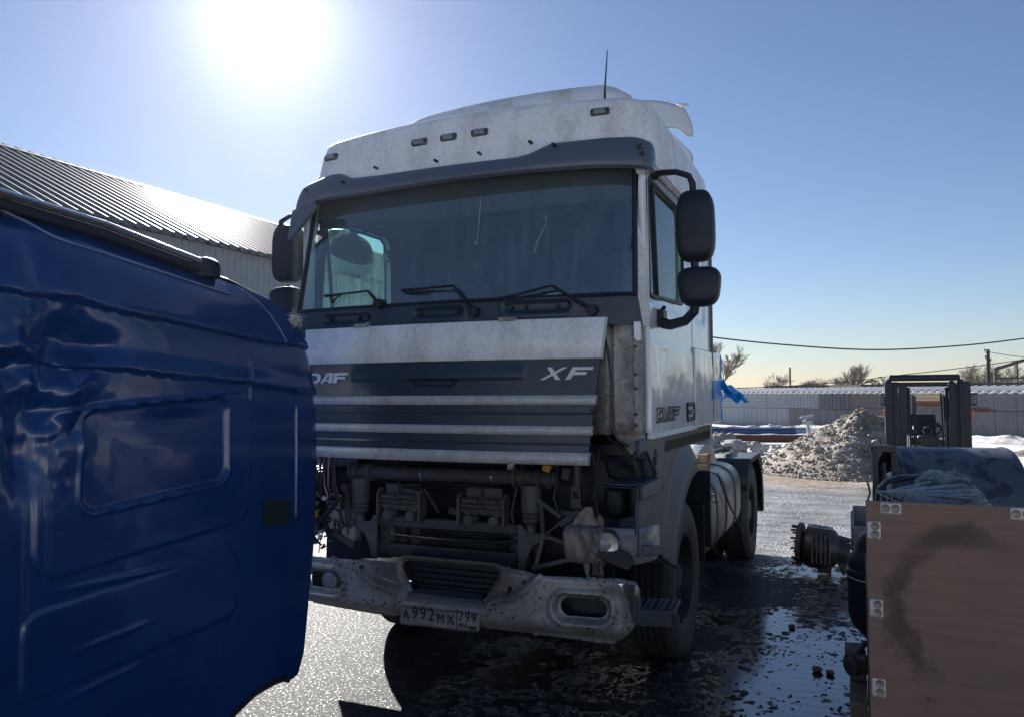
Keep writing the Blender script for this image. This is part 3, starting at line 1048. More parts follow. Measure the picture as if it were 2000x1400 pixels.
gm_.sheet(d_poly([(-1.0, GT - 0.01), (1.0, GT - 0.01), (0.905, 1.425), (-0.905, 1.425)]), -1.02, 1.02, 1.41, 2.24, 0.012, lambda u, z: gpt(u, z, gemb(u, z)))
gp = gm_.build('grille_panel', M['grille'], truck, solid=0.03, smooth=45, out=(0, -1, 0))
band_part('top_panel', 2.008, GT, -0.028, M['white'], 0.05)
band_part('trim_strip', 1.752, 1.808, -0.024, M['strip'], 0.03)
band_part('trim_strip', 1.585, 1.637, -0.024, M['strip'], 0.03)
band_part('trim_strip', 1.422, 1.492, -0.03, M['strip'], 0.04)
gs = MB()
for z in (1.70, 1.53):
    gs.loft([[gpt(u * redge(z), z - 0.001, -0.001), gpt(u * redge(z), z + 0.002, -0.004), gpt(u * redge(z), z + 0.012, -0.001)] for u in frange(-1, 1, 40)])
gs.build('grille_rib', M['grille'], gp)
gl = MB()
for (u, z0_) in ((0.44, 2.236), (-0.55, 2.236)):
    gl.obox(gpt(u, 2.24, -0.01), (0.10, 0.05, 0.025))
    gl.obox((u + 0.01, -1.41, 2.252), (0.03, 0.03, 0.03))
gl.build('hinge_tab', M['inner'], gp, bevel=0.004)


def letters(name, glyphs, mat, parent, fn, depth, x0, x1, z0, z1, slant=0.0):
    """glyphs: list of (list of outlines in 0..1 boxes, advance)"""
    mb = MB()
    tot = sum(g[1] for g in glyphs)
    x = 0.0
    for polys, adv in glyphs:
        for poly in polys:
            pts = []
            for (a, b) in poly:
                uu = x0 + (x1 - x0) * ((x + a) / tot) + slant * (b - 0.5) * (z1 - z0)
                pts.append(fn(uu, z0 + (z1 - z0) * b, 0.0))
            mb.prism(pts, (0, -depth, 0) if abs(depth) > 0 else (0, -0.002, 0))
        x += adv
    return mb.build(name, mat, parent, smooth=0)


GX = [[(0.0, 0.0), (0.22, 0.0), (0.5, 0.36), (0.78, 0.0), (1.0, 0.0), (0.62, 0.5), (1.0, 1.0), (0.78, 1.0), (0.5, 0.64), (0.22, 1.0), (0.0, 1.0), (0.38, 0.5)]]
GF = [[(0.0, 0.0), (0.24, 0.0), (0.24, 0.38), (0.82, 0.38), (0.82, 0.62), (0.24, 0.62), (0.24, 0.76), (1.0, 0.76), (1.0, 1.0), (0.0, 1.0)]]
GA = [[(0.0, 0.0), (0.22, 0.0), (0.52, 0.72), (0.62, 0.72), (0.62, 0.36), (0.42, 0.36), (0.34, 0.16), (0.62, 0.16), (0.62, 0.0), (0.88, 0.0), (0.88, 1.0), (0.42, 1.0)]]
GD = [[(0.0, 0.0), (0.66, 0.0), (0.86, 0.08), (0.97, 0.3), (0.97, 0.7), (0.86, 0.92), (0.66, 1.0), (0.22, 1.0), (0.22, 0.78), (0.6, 0.78), (0.72, 0.66), (0.72, 0.34), (0.6, 0.22), (0.22, 0.22), (0.22, 0.6), (0.0, 0.6)]]
gfn = lambda u, z, o: gpt(u, z, -0.003)
letters('model_lettering', [(GX, 1.25), (GF, 1.0)], M['letter'], gp, gfn, 0.012, 0.66, 0.925, 1.892, 1.962, slant=0.62)
letters('maker_lettering', [(GD, 1.0), (GA, 0.98), (GF, 1.0)], M['letter'], gp, gfn, 0.012, -0.985, -0.655, 1.888, 1.952, slant=0.10)

# maker name printed as an outline on the door
dl = MB()


def outline(pts, w):
    n = len(pts)
    for i in range(n):
        a, b_ = Vector(pts[i]), Vector(pts[(i + 1) % n])
        d_ = (b_ - a)
        if d_.length < 1e-5:
            continue
        d_.normalize()
        nrm = Vector((0, -d_.z, d_.y)) * w
        e_ = d_ * w
        dl.prism([a - nrm - e_, b_ - nrm + e_, b_ + nrm + e_, a + nrm - e_], (0.0016, 0, 0))


x = 0.0
dfn = lambda s_, z: (SIDE + 0.0145, -1.085 + s_, z)
out_d = [(0.0, 0.0), (0.66, 0.0), (0.88, 0.1), (0.98, 0.32), (0.98, 0.72), (0.88, 0.93), (0.68, 1.0), (0.0, 1.0)]
in_d = [(0.25, 0.2), (0.56, 0.2), (0.70, 0.34), (0.70, 0.66), (0.56, 0.80), (0.45, 0.8), (0.45, 0.62), (0.25, 0.62)]
out_a = [(0.0, 0.0), (0.38, 1.0), (0.9, 1.0), (0.9, 0.0), (0.62, 0.0), (0.62, 0.2), (0.34, 0.2), (0.27, 0.0)]
in_a = [(0.42, 0.42), (0.62, 0.42), (0.62, 0.8), (0.56, 0.8)]
for polys, adv in (([out_d, in_d], 1.02), ([out_a, in_a], 0.98), (GF, 1.0)):
    for poly in polys:
        outline([dfn((x + a) * 0.215, 1.648 + b_ * 0.080 + 0.0) for a, b_ in poly], 0.0062)
    x += adv
dl.build('door_lettering', M['ink'], [o for o in COL.objects if o.name == 'door'][0], smooth=0)

# ---- stained corner structure between grille and door
ci = MB()
rows = []
for z in frange(1.585, 2.20, 8):
    lo = sstep(1.74, 1.585, z)
    rows.append([(0.86, -1.30, z), (0.98, -1.325, z), (1.02, -1.30, z), (1.03, -1.335, z), (1.14, -1.335 + 0.02 * lo, z), (1.165, -1.30, z), (1.175, -1.22, z)])
ci.loft(rows, closed=False)
cs = ci.build('corner_panel', M['inner'], truck, solid=0.02, smooth=30, out=(0, -1, 0))
cc = MB()
cc.prism([(1.03, -1.335, 1.585), (1.17, -1.27, 1.60), (1.175, -1.22, 1.545), (1.10, -1.25, 1.47)], (0, 0.05, 0))
cc.prism([(1.145, -1.345, 1.60), (1.175, -1.31, 1.60), (1.175, -1.31, 2.16), (1.145, -1.345, 2.16)], (0.0, 0.03, 0))
cc.build('hinge_rail', M['inner'], cs, bevel=0.004)
cx = MB()
cx.tube([(0.965, -1.335, 2.19), (1.0, -1.345, 2.05), (1.02, -1.35, 1.9), (1.02, -1.35, 1.62)], 0.008, 6)
cx.tube([(1.02, -1.345, 1.62), (1.05, -1.34, 1.56), (1.09, -1.28, 1.52)], 0.008, 6)
for z in (2.07, 1.92, 1.84, 1.70, 1.64):
    cx.lathe([(0, -0.008), (0.009, -0.006), (0.009, 0.01)], (1.157, -1.35, z), (0, 1, 0), 8)
cx.box(0.98, 1.03, -1.34, -1.32, 1.80, 1.806)
cx.build('latch_cable', M['frame'], cs)
lt = MB()
lt.prism([(1.15, -1.355, 2.21), (1.18, -1.33, 2.21), (1.18, -1.33, 2.11), (1.165, -1.345, 2.10), (1.15, -1.355, 2.12)], (0, 0.03, 0))
lt.build('hinge_tab', M['white'], cs, bevel=0.004)
gap = MB()
gap.box(1.10, 1.185, -1.20, -1.12, 1.5, 2.2)
gap.build('pillar_cavity', M['black'], truck)

# ---- front bumper with swooped centre and fog lamp holes
def bump_pt(s, z):
    a = abs(s)
    sg = 1 if s >= 0 else -1
    if a <= 1.0:
        u, v = a, fp(a) - 0.065
    else:
        v0 = fp(1.0) - 0.065
        k = a - 1.0
        ang = min(k / 0.15, 1.35)
        u = 1.0 + 0.15 * math.sin(ang)
        v = v0 + 0.15 * (1 - math.cos(ang))
        ex = max(0.0, k - 0.15 * 1.35)
        u += ex * 0.05
        v += ex
    d = 0.0
    # recessed centre
    sw_ = d_poly([(-0.66, 0.9), (-0.60, 0.80), (-0.55, 0.73), (-0.46, 0.675), (-0.28, 0.64), (-0.25, 0.585), (0.29, 0.585), (0.32, 0.64), (0.46, 0.68), (0.54, 0.73), (0.60, 0.80), (0.66, 0.9)])(s, z)
    d += 0.045 * sstep(0.012, -0.03, sw_)
    d -= 0.012 * sstep(0.03, 0.0, abs(sw_ - 0.012))
    for hx_ in (0.865, -0.865):
        hd = d_rr(hx_, 0.637, 0.150, 0.066, 0.06)(s, z)
        d -= 0.012 * sstep(0.03, 0.006, abs(hd - 0.02))
        d += 0.035 * sstep(0.012, -0.015, hd - 0.006)
    od = d_poly(OPEN)(s, z)
    d += 0.03 * sstep(0.03, 0.0, od)
    low = sstep(0.56, 0.46, z)
    d += 0.06 * low * low
    d += 0.02 * sstep(0.78, 0.83, z)
    return (sg * u, v + d, z)


OPEN = [(-0.285, 0.790), (-0.262, 0.805), (0.325, 0.805), (0.345, 0.788), (0.345, 0.75), (0.262, 0.628), (0.24, 0.618), (-0.19, 0.618), (-0.215, 0.628), (-0.285, 0.75)]
OUTB = [(-1.25, 0.58), (-1.25, 0.74), (-1.20, 0.775), (-0.6, 0.795), (-0.3, 0.83), (0.35, 0.83), (0.60, 0.80), (1.05, 0.815), (1.16, 0.795), (1.24, 0.74), (1.25, 0.62), (1.16, 0.54), (1.02, 0.448), (0.98, 0.446), (0.5, 0.462), (0.28, 0.462), (0.26, 0.47), (-0.28, 0.47), (-0.5, 0.464), (-0.95, 0.475), (-1.15, 0.53)]
mb = MB()
mb.sheet(d_cut(d_poly(OUTB), d_poly(OPEN), d_rr(0.865, 0.637, 0.130, 0.050, 0.048), d_rr(-0.865, 0.637, 0.130, 0.050, 0.048),
               d_rr(-0.41, 0.712, 0.012, 0.022, 0.008), d_rr(0.43, 0.70, 0.012, 0.022, 0.008)), -1.26, 1.26, 0.43, 0.84, 0.011, bump_pt)
bump_o = mb.build('bumper', M['bumper'], truck, solid=0.014, smooth=50, out=(0, -1, 0))
mb = MB()
mb.sheet(d_poly([(1.06, 0.795), (1.16, 0.785), (1.225, 0.735), (1.235, 0.62), (1.17, 0.56), (1.135, 0.585), (1.13, 0.63), (1.115, 0.69), (1.085, 0.74)]), 1.0, 1.26, 0.5, 0.82, 0.0085,
         lambda s, z: (bump_pt(s, z)[0] + 0.002, bump_pt(s, z)[1] - 0.003, z))
mb.build('chrome_corner', M['chrome'], bump_o, solid=0.004, smooth=60, out=(1, -1, 0))
mb = MB()
for k in range(5):
    z = 0.64 + k * 0.035
    mb.box(-0.29, 0.35, -1.33, -1.31, z, z + 0.012)
mb.box(-0.3, 0.36, -1.29, -1.28, 0.55, 0.84)
mb.build('lower_grille', M['black'], bump_o)
mb = MB()
mb.lathe([(0.0, -0.03), (0.03, -0.026), (0.055, -0.010), (0.062, 0.01), (0.062, 0.05)], (-0.83, -1.40, 0.637), (0, 1, 0), 20)
mb.build('fog_lamp', M['lamp'], bump_o)
mb = MB()
mb.box(-1.05, -0.70, -1.30, -1.29, 0.54, 0.73)
mb.box(0.70, 1.04, -1.31, -1.30, 0.54, 0.73)
mb.build('lamp_recess', M['black'], bump_o)
for sx in (-0.56, 0.52):                                # black-bolt screws on the swoop
    mb = MB()
    mb.lathe([(0, -0.01), (0.012, -0.008), (0.012, 0.02)], bump_pt(sx, 0.75), (0, 1, 0), 8)
    mb.build('bolt', M['ink'], bump_o)
mb = MB()                                               # centre step plate above the number plate
mb.prism([(-0.24, -1.44, 0.612), (0.26, -1.44, 0.612), (0.22, -1.34, 0.625), (-0.19, -1.34, 0.625)], (0, 0, 0.012))
mb.prism([(-0.30, -1.452, 0.555), (0.30, -1.452, 0.555), (0.26, -1.442, 0.615), (-0.24, -1.442, 0.615)], (0, 0.012, 0))
mb.build('step_tread', M['slate'], bump_o, bevel=0.004)

# ---- number plate
PLX, PLZ, PLV = 0.0, 0.505, -1.487
mb = MB()
mb.sheet(d_rr(0, 0, 0.262, 0.056, 0.012), -0.27, 0.27, -0.06, 0.06, 0.02, lambda a, b: (PLX + a, PLV - 0.004 * math.sin(a * 14) + 0.01 * b, PLZ + 0.006 * a / 0.26 + b))
plate = mb.build('number_plate', M['plate'], truck, solid=0.004, out=(0, -1, 0))
mb = MB()
fr_ = [(-0.255, -0.049), (0.255, -0.049), (0.255, 0.049), (-0.255, 0.049), (-0.255, -0.049)]
mb.tube([(PLX + a, PLV - 0.007 - 0.004 * math.sin(a * 14) + 0.01 * b, PLZ + 0.006 * a / 0.26 + b) for a, b in fr_], 0.0022, 4, False)
mb.tube([(PLX + 0.125, PLV - 0.010, PLZ - 0.045), (PLX + 0.125, PLV - 0.010, PLZ + 0.051)], 0.002, 4, False)
mb.box(PLX + 0.202, PLX + 0.246, PLV - 0.0095, PLV - 0.006, PLZ - 0.036, PLZ - 0.018)
mb.build('plate_border', M['ink'], plate)


def text_part(name, body, size, loc, mat, parent, sx=1.0, extr=0.0012):
    cu_ = bpy.data.curves.new(name, 'FONT')
    cu_.body = body
    cu_.size = size
    cu_.extrude = extr
    cu_.offset = 0.0
    cu_.align_x = 'CENTER'
    cu_.align_y = 'BOTTOM'
    cu_.materials.append(mat)
    tmp = bpy.data.objects.new(name, cu_)
    COL.objects.link(tmp)
    bpy.context.view_layer.update()
    me = bpy.data.meshes.new_from_object(tmp.evaluated_get(bpy.context.evaluated_depsgraph_get()))
    bpy.data.objects.remove(tmp)
    o = bpy.data.objects.new(name, me)
    COL.objects.link(o)
    o.parent = parent
    BASE[o.name] = BASE[parent.name]
    o.location = Vector(loc) - BASE[parent.name]
    o.rotation_euler = (R(90), 0, 0)
    o.scale = (sx, 1, 1)
    return o


for ch, px, sz in (('A', -0.215, 0.080), ('9', -0.155, 0.108), ('9', -0.100, 0.108), ('2', -0.045, 0.108), ('M', 0.018, 0.080), ('X', 0.085, 0.080)):
    text_part('plate_character', ch, sz, (PLX + px, PLV - 0.0095, PLZ - 0.036), M['ink'], plate, 0.82)
for k, ch in enumerate('799'):
    text_part('plate_character', ch, 0.078, (PLX + 0.152 + k * 0.040, PLV - 0.0095, PLZ - 0.010), M['ink'], plate, 0.82)
text_part('plate_character', 'RUS', 0.034, (PLX + 0.168, PLV - 0.0095, PLZ - 0.038), M['ink'], plate, 0.95)

# ---- parts behind the open grille
mb = MB()
for k in range(22):
    z = 0.80 + k * 0.028
    mb.box(-0.60, 0.40, -0.735, -0.70, z, z + 0.010)
mb.box(-0.62, 0.42, -0.69, -0.66, 0.72, 1.48)
mb.box(-0.66, -0.60, -0.76, -0.64, 0.72, 1.48)
mb.box(0.40, 0.46, -0.76, -0.64, 0.72, 1.48)
mb.build('radiator', M['guts'], truck, bevel=0.004)
mb = MB()
mb.tube([(-0.86, -1.14, 1.30), (0.62, -1.14, 1.305)], 0.045, 14)
for u in (-0.80, -0.72, 0.40, 0.50, 0.57):
    mb.tube([(u - 0.018, -1.14, 1.301), (u + 0.018, -1.14, 1.302)], 0.06, 14)
mb.build('torsion_tube', M['guts'], truck, smooth=40)
for u in (-0.765, 0.455):
    mb = MB()
    mb.lathe([(0.0, 0.28), (0.058, 0.28), (0.062, 0.26), (0.060, 0.12), (0.050, 0.11), (0.060, 0.095), (0.050, 0.08), (0.058, 0.065), (0.042, 0.05), (0.030, 0.04), (0.030, 0.0), (0.042, -0.01), (0.042, -0.03), (0.0, -0.03)], (u, -1.16, 0.985), (0, 0, 1), 18)
    mb.build('cab_spring', M['guts_light'], truck, smooth=40)
for u0 in (-0.475, 0.117):                              # two cast step brackets
    mb = MB()
    v = -1.17
    for sg in (-1, 1):
        x = u0 + sg * 0.155
        mb.prism([(x - 0.009, v, 1.0), (x - 0.009, v, 1.16), (x - 0.009, v + 0.03, 1.20), (x - 0.009, v + 0.10, 1.20), (x - 0.009, v + 0.10, 1.05), (x - 0.009, v + 0.05, 1.0)], (0.018, 0, 0))
        mb.lathe([(0.0, -0.02), (0.032, -0.02), (0.036, -0.01), (0.036, 0.08), (0.02, 0.085)], (u0 + sg * 0.085, v + 0.02, 1.03), (0, 1, 0), 14)
        mb.beam((u0 + sg * 0.085, v + 0.03, 1.05), (u0 + sg * 0.13, v + 0.04, 1.10), 0.02, 0.03)
        mb.box(u0 + sg * 0.065 - 0.05, u0 + sg * 0.065 + 0.05, v - 0.02, v + 0.015, 1.150, 1.163)
    for z in (1.085, 1.115):
        mb.box(u0 - 0.15, u0 + 0.15, v + 0.015, v + 0.03, z, z + 0.012)
    mb.box(u0 - 0.15, u0 + 0.15, v + 0.05, v + 0.06, 1.06, 1.165)
    mb.box(u0 - 0.125, u0 + 0.125, v + 0.06, v + 0.075, 1.165, 1.225)
    mb.box(u0 - 0.13, u0 + 0.13, v + 0.055, v + 0.08, 1.222, 1.23)
    mb.box(u0 - 0.115, u0 + 0.115, v + 0.0, v + 0.02, 1.165, 1.172)
    mb.box(u0 - 0.004, u0 + 0.004, v + 0.0, v + 0.06, 1.10, 1.225)
    for k in range(4):
        mb.box(u0 - 0.11 + k * 0.07, u0 - 0.10 + k * 0.07, v + 0.02, v + 0.03, 1.06, 1.09)
    mb.build('step_bracket', M['guts_light'], truck, bevel=0.004)
mb = MB()
for (z, r_) in ((0.985, 0.034), (0.80, 0.042)):
    mb.beam((-0.66, -1.10, z), (0.44, -1.10, z), 0.07, r_ * 2)
for u in (-0.60, 0.36):
    mb.box(u - 0.035, u + 0.035, -1.13, -1.07, 0.75, 1.02)
mb.build('cross_member', M['guts'], truck, bevel=0.012)
mb = MB()
for k in range(9):
    mb.box(-0.50, 0.28, -1.03, -1.0, 0.84 + k * 0.016, 0.847 + k * 0.016)
mb.box(-0.52, 0.30, -1.0, -0.97, 0.82, 0.99)
mb.box(-0.54, -0.49, -1.05, -0.97, 0.82, 0.99)
mb.box(0.27, 0.32, -1.05, -0.97, 0.82, 0.99)
mb.build('oil_cooler', M['guts'], truck, bevel=0.003)
for sg, cx_ in ((-1, -0.70), (1, 0.46)):                # curved gusset plates
    e = -sg
    pts = [(cx_ + e * 0.08, 1.03), (cx_ + e * 0.08, 0.76), (cx_ + e * 0.035, 0.76), (cx_ + e * 0.02, 0.84), (cx_ - e * 0.02, 0.91), (cx_ - e * 0.08, 0.945), (cx_ - e * 0.13, 0.955), (cx_ - e * 0.135, 0.985), (cx_ - e * 0.02, 0.985), (cx_ + e * 0.03, 0.99), (cx_ + e * 0.055, 1.03)]
    mb = MB()
    mb.prism([(x_, -1.19, z_) for x_, z_ in pts], (0, 0.016, 0))
    mb.lathe([(0, -0.014), (0.018, -0.012), (0.018, 0.03)], (cx_ - e * 0.11, -1.19, 0.968), (0, 1, 0), 10)
    mb.build('gusset_plate', M['guts_light'], truck, bevel=0.003)
mb = MB()                                               # space frame carrying the lamp
A_, B_, C_, D_, E2 = (0.50, -1.19, 1.19), (0.66, -1.20, 1.09), (0.55, -1.20, 0.975), (0.50, -1.21, 0.785), (0.78, -1.20, 1.13)
mb.beam(A_, B_, 0.02, 0.026)
mb.beam((0.53, -1.19, 1.16), C_, 0.02, 0.022)
mb.beam(C_, (0.66, -1.19, 1.06), 0.012, 0.012)
mb.beam(C_, (0.72, -1.20, 0.935), 0.02, 0.024)
mb.beam(C_, D_, 0.02, 0.024)
mb.beam(D_, (0.76, -1.20, 0.865), 0.02, 0.026)
mb.beam((0.66, -1.22, 1.05), E2, 0.03, 0.035)
mb.lathe([(0, -0.02), (0.022, -0.018), (0.022, 0.03)], C_, (0, 1, 0), 10)
mb.lathe([(0, -0.02), (0.02, -0.018), (0.02, 0.03)], D_, (0, 1, 0), 10)
mb.build('lamp_frame', M['guts_light'], truck, bevel=0.003)
mb = MB()
A_, B_, C_, D_ = (-0.90, -1.17, 1.14), (-0.83, -1.18, 0.97), (-0.86, -1.18, 0.80), (-1.0, -1.16, 0.90)
mb.beam((-0.87, -1.17, 1.2), (-0.84, -1.18, 0.93), 0.03, 0.04)
mb.beam(D_, (-0.80, -1.18, 0.815), 0.02, 0.04)
mb.beam((-0.95, -1.12, 1.12), (-0.87, -1.14, 1.0), 0.02, 0.03)
mb.tube([(-0.95, -1.17, 0.90), (-0.86, -1.18, 0.955)], 0.008, 6)
mb.tube([(-1.02, -1.16, 0.87), (-0.88, -1.18, 0.94)], 0.008, 6)
mb.lathe([(0, -0.02), (0.025, -0.018), (0.03, 0.03)], (-0.87, -1.19, 1.20), (0, 1, 0), 10)
mb.build('lamp_frame', M['guts_light'], truck, bevel=0.003)
mb = MB()                                               # steering shaft with yoke
mb.tube([(0.735, -1.12, 1.50), (0.735, -1.12, 1.26)], 0.024, 10)
mb.box(0.705, 0.765, -1.15, -1.09, 1.235, 1.27)
mb.box(0.705, 0.718, -1.15, -1.09, 1.16, 1.25)
mb.box(0.752, 0.765, -1.15, -1.09, 1.16, 1.25)
mb.prism([(0.715, -1.14, 1.20), (0.755, -1.14, 1.20), (0.775, -1.14, 1.13), (0.695, -1.14, 1.13)], (0, 0.05, 0))
mb.lathe([(0.03, 0.03), (0.10, 0.02), (0.11, 0.0), (0.09, -0.03)], (0.735, -1.12, 1.11), (0, 0, 1), 16)
mb.build('steering_shaft', M['guts_light'], truck, bevel=0.003)
mb = MB()                                               # engine and gearbox mass
mb.box(-0.42, 0.36, -0.64, 1.2, 0.60, 1.42)
mb.box(-0.30, 0.26, 1.2, 2.0, 0.62, 1.0)
mb.box(-0.36, 0.30, -0.5, 0.5, 0.42, 0.62)
mb.build('engine_block', M['frame'], truck, bevel=0.05)
mb = MB()                                               # black sheets added left and right of the radiator to block bright ground behind
mb.box(-1.215, -0.62, -0.92, -0.90, 0.45, 1.5)
mb.box(0.46, 0.90, -0.94, -0.92, 0.50, 1.5)
mb.build('dark_backing_sheet', M['black'], truck)
mb = MB()
mb.box(-0.97, -0.86, -1.10, -0.98, 0.82, 1.04)
mb.box(-1.10, -0.985, -1.12, -1.05, 0.90, 1.09)
mb.build('washer_tank', M['white_plastic'], truck, bevel=0.02)
random.seed(5)
for k, (mt, n_) in enumerate(((M['white_wire'], 4), (M['red_wire'], 5), (M['black'], 12))):
    for j in range(n_):
        u = -1.02 + random.random() * 0.16 - (0.02 if k == 0 else 0.0)
        du = random.uniform(-0.08, 0.05)
        mb = MB()
        mb.tube([(u, -1.26, 1.45), (u + du * 0.2, -1.28, 1.33), (u + du * 0.6, -1.29, 1.22), (u + du, -1.27, 1.15 + random.uniform(-0.02, 0.02)), (u + du + random.uniform(-0.03, 0.08), -1.25, 1.12 + random.uniform(-0.02, 0.05))],
                random.choice((0.003, 0.004, 0.005)), 5)
        mb.build('loose_wire', mt, truck)
for j in range(12):
    mb = MB()
    u = -1.06 + random.random() * 0.16
    z = 0.84 + random.random() * 0.26
    p = Vector((u, -1.24, z))
    pts = [p]
    for q in range(5):
        p = p + Vector((random.uniform(-0.05, 0.06), random.uniform(-0.03, 0.03), random.uniform(-0.08, 0.04)))
        pts.append(p)
    mb.tube(pts, random.choice((0.004, 0.006, 0.008)), 5)
    mb.build('loose_wire', M['black'], truck)
mb = MB()
mb.tube([(-0.90, -1.22, 1.13), (-0.93, -1.26, 1.06), (-1.0, -1.28, 0.99), (-1.08, -1.28, 0.94)], 0.017, 8)
mb.build('loose_hose', M['black'], truck)
for mt, c_, s_ in ((M['yellow'], (-1.025, -1.29, 1.035), (0.035, 0.03, 0.055)), (M['yellow'], (-1.035, -1.28, 1.10), (0.03, 0.03, 0.025)), (M['green_plug'], (-1.06, -1.27, 0.85), (0.06, 0.04, 0.03)), (M['white_plastic'], (-1.0, -1.28, 0.875), (0.025, 0.03, 0.03)), (M['white_plastic'], (-0.96, -1.29, 1.135), (0.03, 0.02, 0.025))):
    mb = MB()
    mb.obox(c_, s_, Matrix.Rotation(0.3, 3, 'Y'))
    mb.build('wire_plug', mt, truck, bevel=0.004)
mb = MB()
mb.tube([(0.92, -1.28, 1.50), (0.90, -1.27, 1.38), (0.88, -1.25, 1.25), (0.90, -1.24, 1.12)], 0.010, 6)
mb.tube([(0.88, -1.28, 1.48), (0.90, -1.26, 1.32), (0.86, -1.24, 1.20)], 0.006, 6)
mb.tube([(0.96, -1.30, 1.62), (0.98, -1.27, 1.56), (1.06, -1.22, 1.50)], 0.012, 6)
mb.tube([(0.86, -1.2, 1.46), (0.98, -1.15, 1.42), (1.1, -1.15, 1.36)], 0.014, 6)
mb.build('loose_hose', M['black'], truck)
mb = MB()
mb.prism([(0.92, -1.10, 1.47), (1.10, -1.12, 1.49), (1.125, -1.12, 1.27), (1.02, -1.1, 1.275), (0.90, -1.08, 1.32), (0.885, -1.08, 1.42)], (0, 0.10, 0))
mb.build('air_duct', M['black'], truck, bevel=0.03)
mb = MB()
mb.obox((0.96, -1.06, 1.18), (0.14, 0.12, 0.19))
mb.build('fluid_bottle', M['black'], truck, bevel=0.035)

random.seed(41)
for pts, r_ in ((((-0.55, -1.06, 1.42), (-0.50, -1.10, 1.22), (-0.30, -1.12, 1.20), (-0.22, -1.08, 1.05)), 0.016), (((0.36, -1.05, 1.42), (0.34, -1.10, 1.25), (0.30, -1.10, 1.08), (0.34, -1.1, 0.9)), 0.014),
                (((-0.25, -0.95, 1.44), (-0.18, -1.02, 1.30), (-0.08, -1.05, 1.15)), 0.010), (((-0.66, -1.1, 1.0), (-0.75, -1.15, 0.9), (-0.78, -1.15, 0.78)), 0.018), (((0.60, -1.1, 1.44), (0.62, -1.14, 1.3), (0.60, -1.16, 1.2), (0.66, -1.15, 1.0)), 0.012),
                (((-0.58, -1.12, 0.90), (-0.2, -1.14, 0.895), (0.2, -1.14, 0.90), (0.38, -1.12, 0.92)), 0.012), (((-0.62, -1.0, 1.36), (-0.2, -0.98, 1.38), (0.4, -0.98, 1.37)), 0.024)):
    mb = MB()
    mb.tube(pts, r_, 8)
    mb.build('engine_hose', M['black'], truck)
for k in range(18):
    mb = MB()
    u = random.choice((-0.60, 0.36, -0.30, 0.0, 0.2, -0.48)) + random.uniform(-0.02, 0.02)
    z = random.choice((0.985, 0.80)) + random.uniform(-0.015, 0.015)
    mb.lathe([(0, -0.012), (0.010, -0.010), (0.012, 0.0), (0.012, 0.02)], (u, -1.138, z), (0, 1, 0), 6)
    mb.build('bolt', M['guts_light'], truck, smooth=20)
mb = MB()
mb.lathe([(0, -0.03), (0.05, -0.03), (0.06, -0.02), (0.06, 0.06)], (-0.58, -1.10, 0.90), (0, 1, 0), 18)
mb.lathe([(0.0, -0.035), (0.025, -0.035), (0.025, 0.0)], (-0.58, -1.10, 0.90), (0, 1, 0), 12)
mb.build('horn', M['guts'], truck)
for u, mt in ((-0.835, 'guts_light'), (-0.69, 'guts_light'), (-0.3, 'chrome'), (0.2, 'chrome'), (0.35, 'guts_light')):
    mb = MB()
    mb.tube([(u - 0.008, -1.14, 1.301), (u + 0.008, -1.14, 1.302)], 0.0615 if u < -0.6 or u > 0.3 else 0.047, 16)
    mb.build('hose_clamp', M[mt], truck)
for c_, s_, mt in (((-0.45, -1.08, 1.30), (0.05, 0.03, 0.06), 'green_plug'), ((0.28, -1.06, 1.36), (0.04, 0.03, 0.05), 'white_plastic'), ((0.56, -1.16, 1.37), (0.05, 0.04, 0.04), 'yellow'), ((-0.12, -1.04, 1.06), (0.09, 0.03, 0.05), 'frame'), ((0.68, -1.15, 1.34), (0.05, 0.05, 0.07), 'frame')):
    mb = MB()
    mb.obox(c_, s_, Matrix.Rotation(0.2, 3, 'Y'))
    mb.build('wire_plug', M[mt], truck, bevel=0.004)

# ---- near headlight, half wrapped in clouded film
hl = MB()
rows = []
for u in frange(0.96, 1.235, 12):
    v = -1.46 + 0.05 * ((u - 0.96) / 0.28) + 0.16 * max(0, (u - 1.14) / 0.1) ** 2
    zb = 0.925 - 0.03 * math.sin((u - 0.96) * 8)
    rows.append([(u, v + 0.02, 1.088), (u, v, 1.075), (u, v - 0.012, 1.0), (u, v - 0.004, zb + 0.03), (u, v + 0.015, zb), (u, v + 0.12, zb + 0.02), (u, v + 0.12, 1.07)])
hl.loft(rows)
lamp = hl.build('headlight', M['lamp'], truck, smooth=50)
hl = MB()
hl.lathe([(0.0, 0.02), (0.06, 0.016), (0.074, 0.0), (0.078, -0.012), (0.082, 0.0), (0.082, 0.02)], (1.018, -1.475, 1.005), (0, 1, 0), 28)
hl.build('reflector_bowl', M['chrome'], lamp)
hl = MB()
for k in range(14):
    u = 1.105 + k * 0.008
    v = -1.46 + 0.05 * ((u - 0.96) / 0.28) + 0.16 * max(0, (u - 1.14) / 0.1) ** 2
    hl.beam((u, v - 0.014, 0.965), (u, v - 0.014, 1.06), 0.003, 0.004, up=(0, 1, 0))
hl.build('lens_rib', M['lamp'], lamp)
hl = MB()
hl.prism([(1.04, -1.495, 0.965), (1.09, -1.495, 0.985), (1.15, -1.488, 0.96), (1.17, -1.48, 0.915), (1.14, -1.49, 0.88), (1.06, -1.495, 0.905), (0.99, -1.495, 0.94), (0.97, -1.495, 0.965)], (0, 0.02, 0))
hl.build('broken_gap', M['black'], lamp)


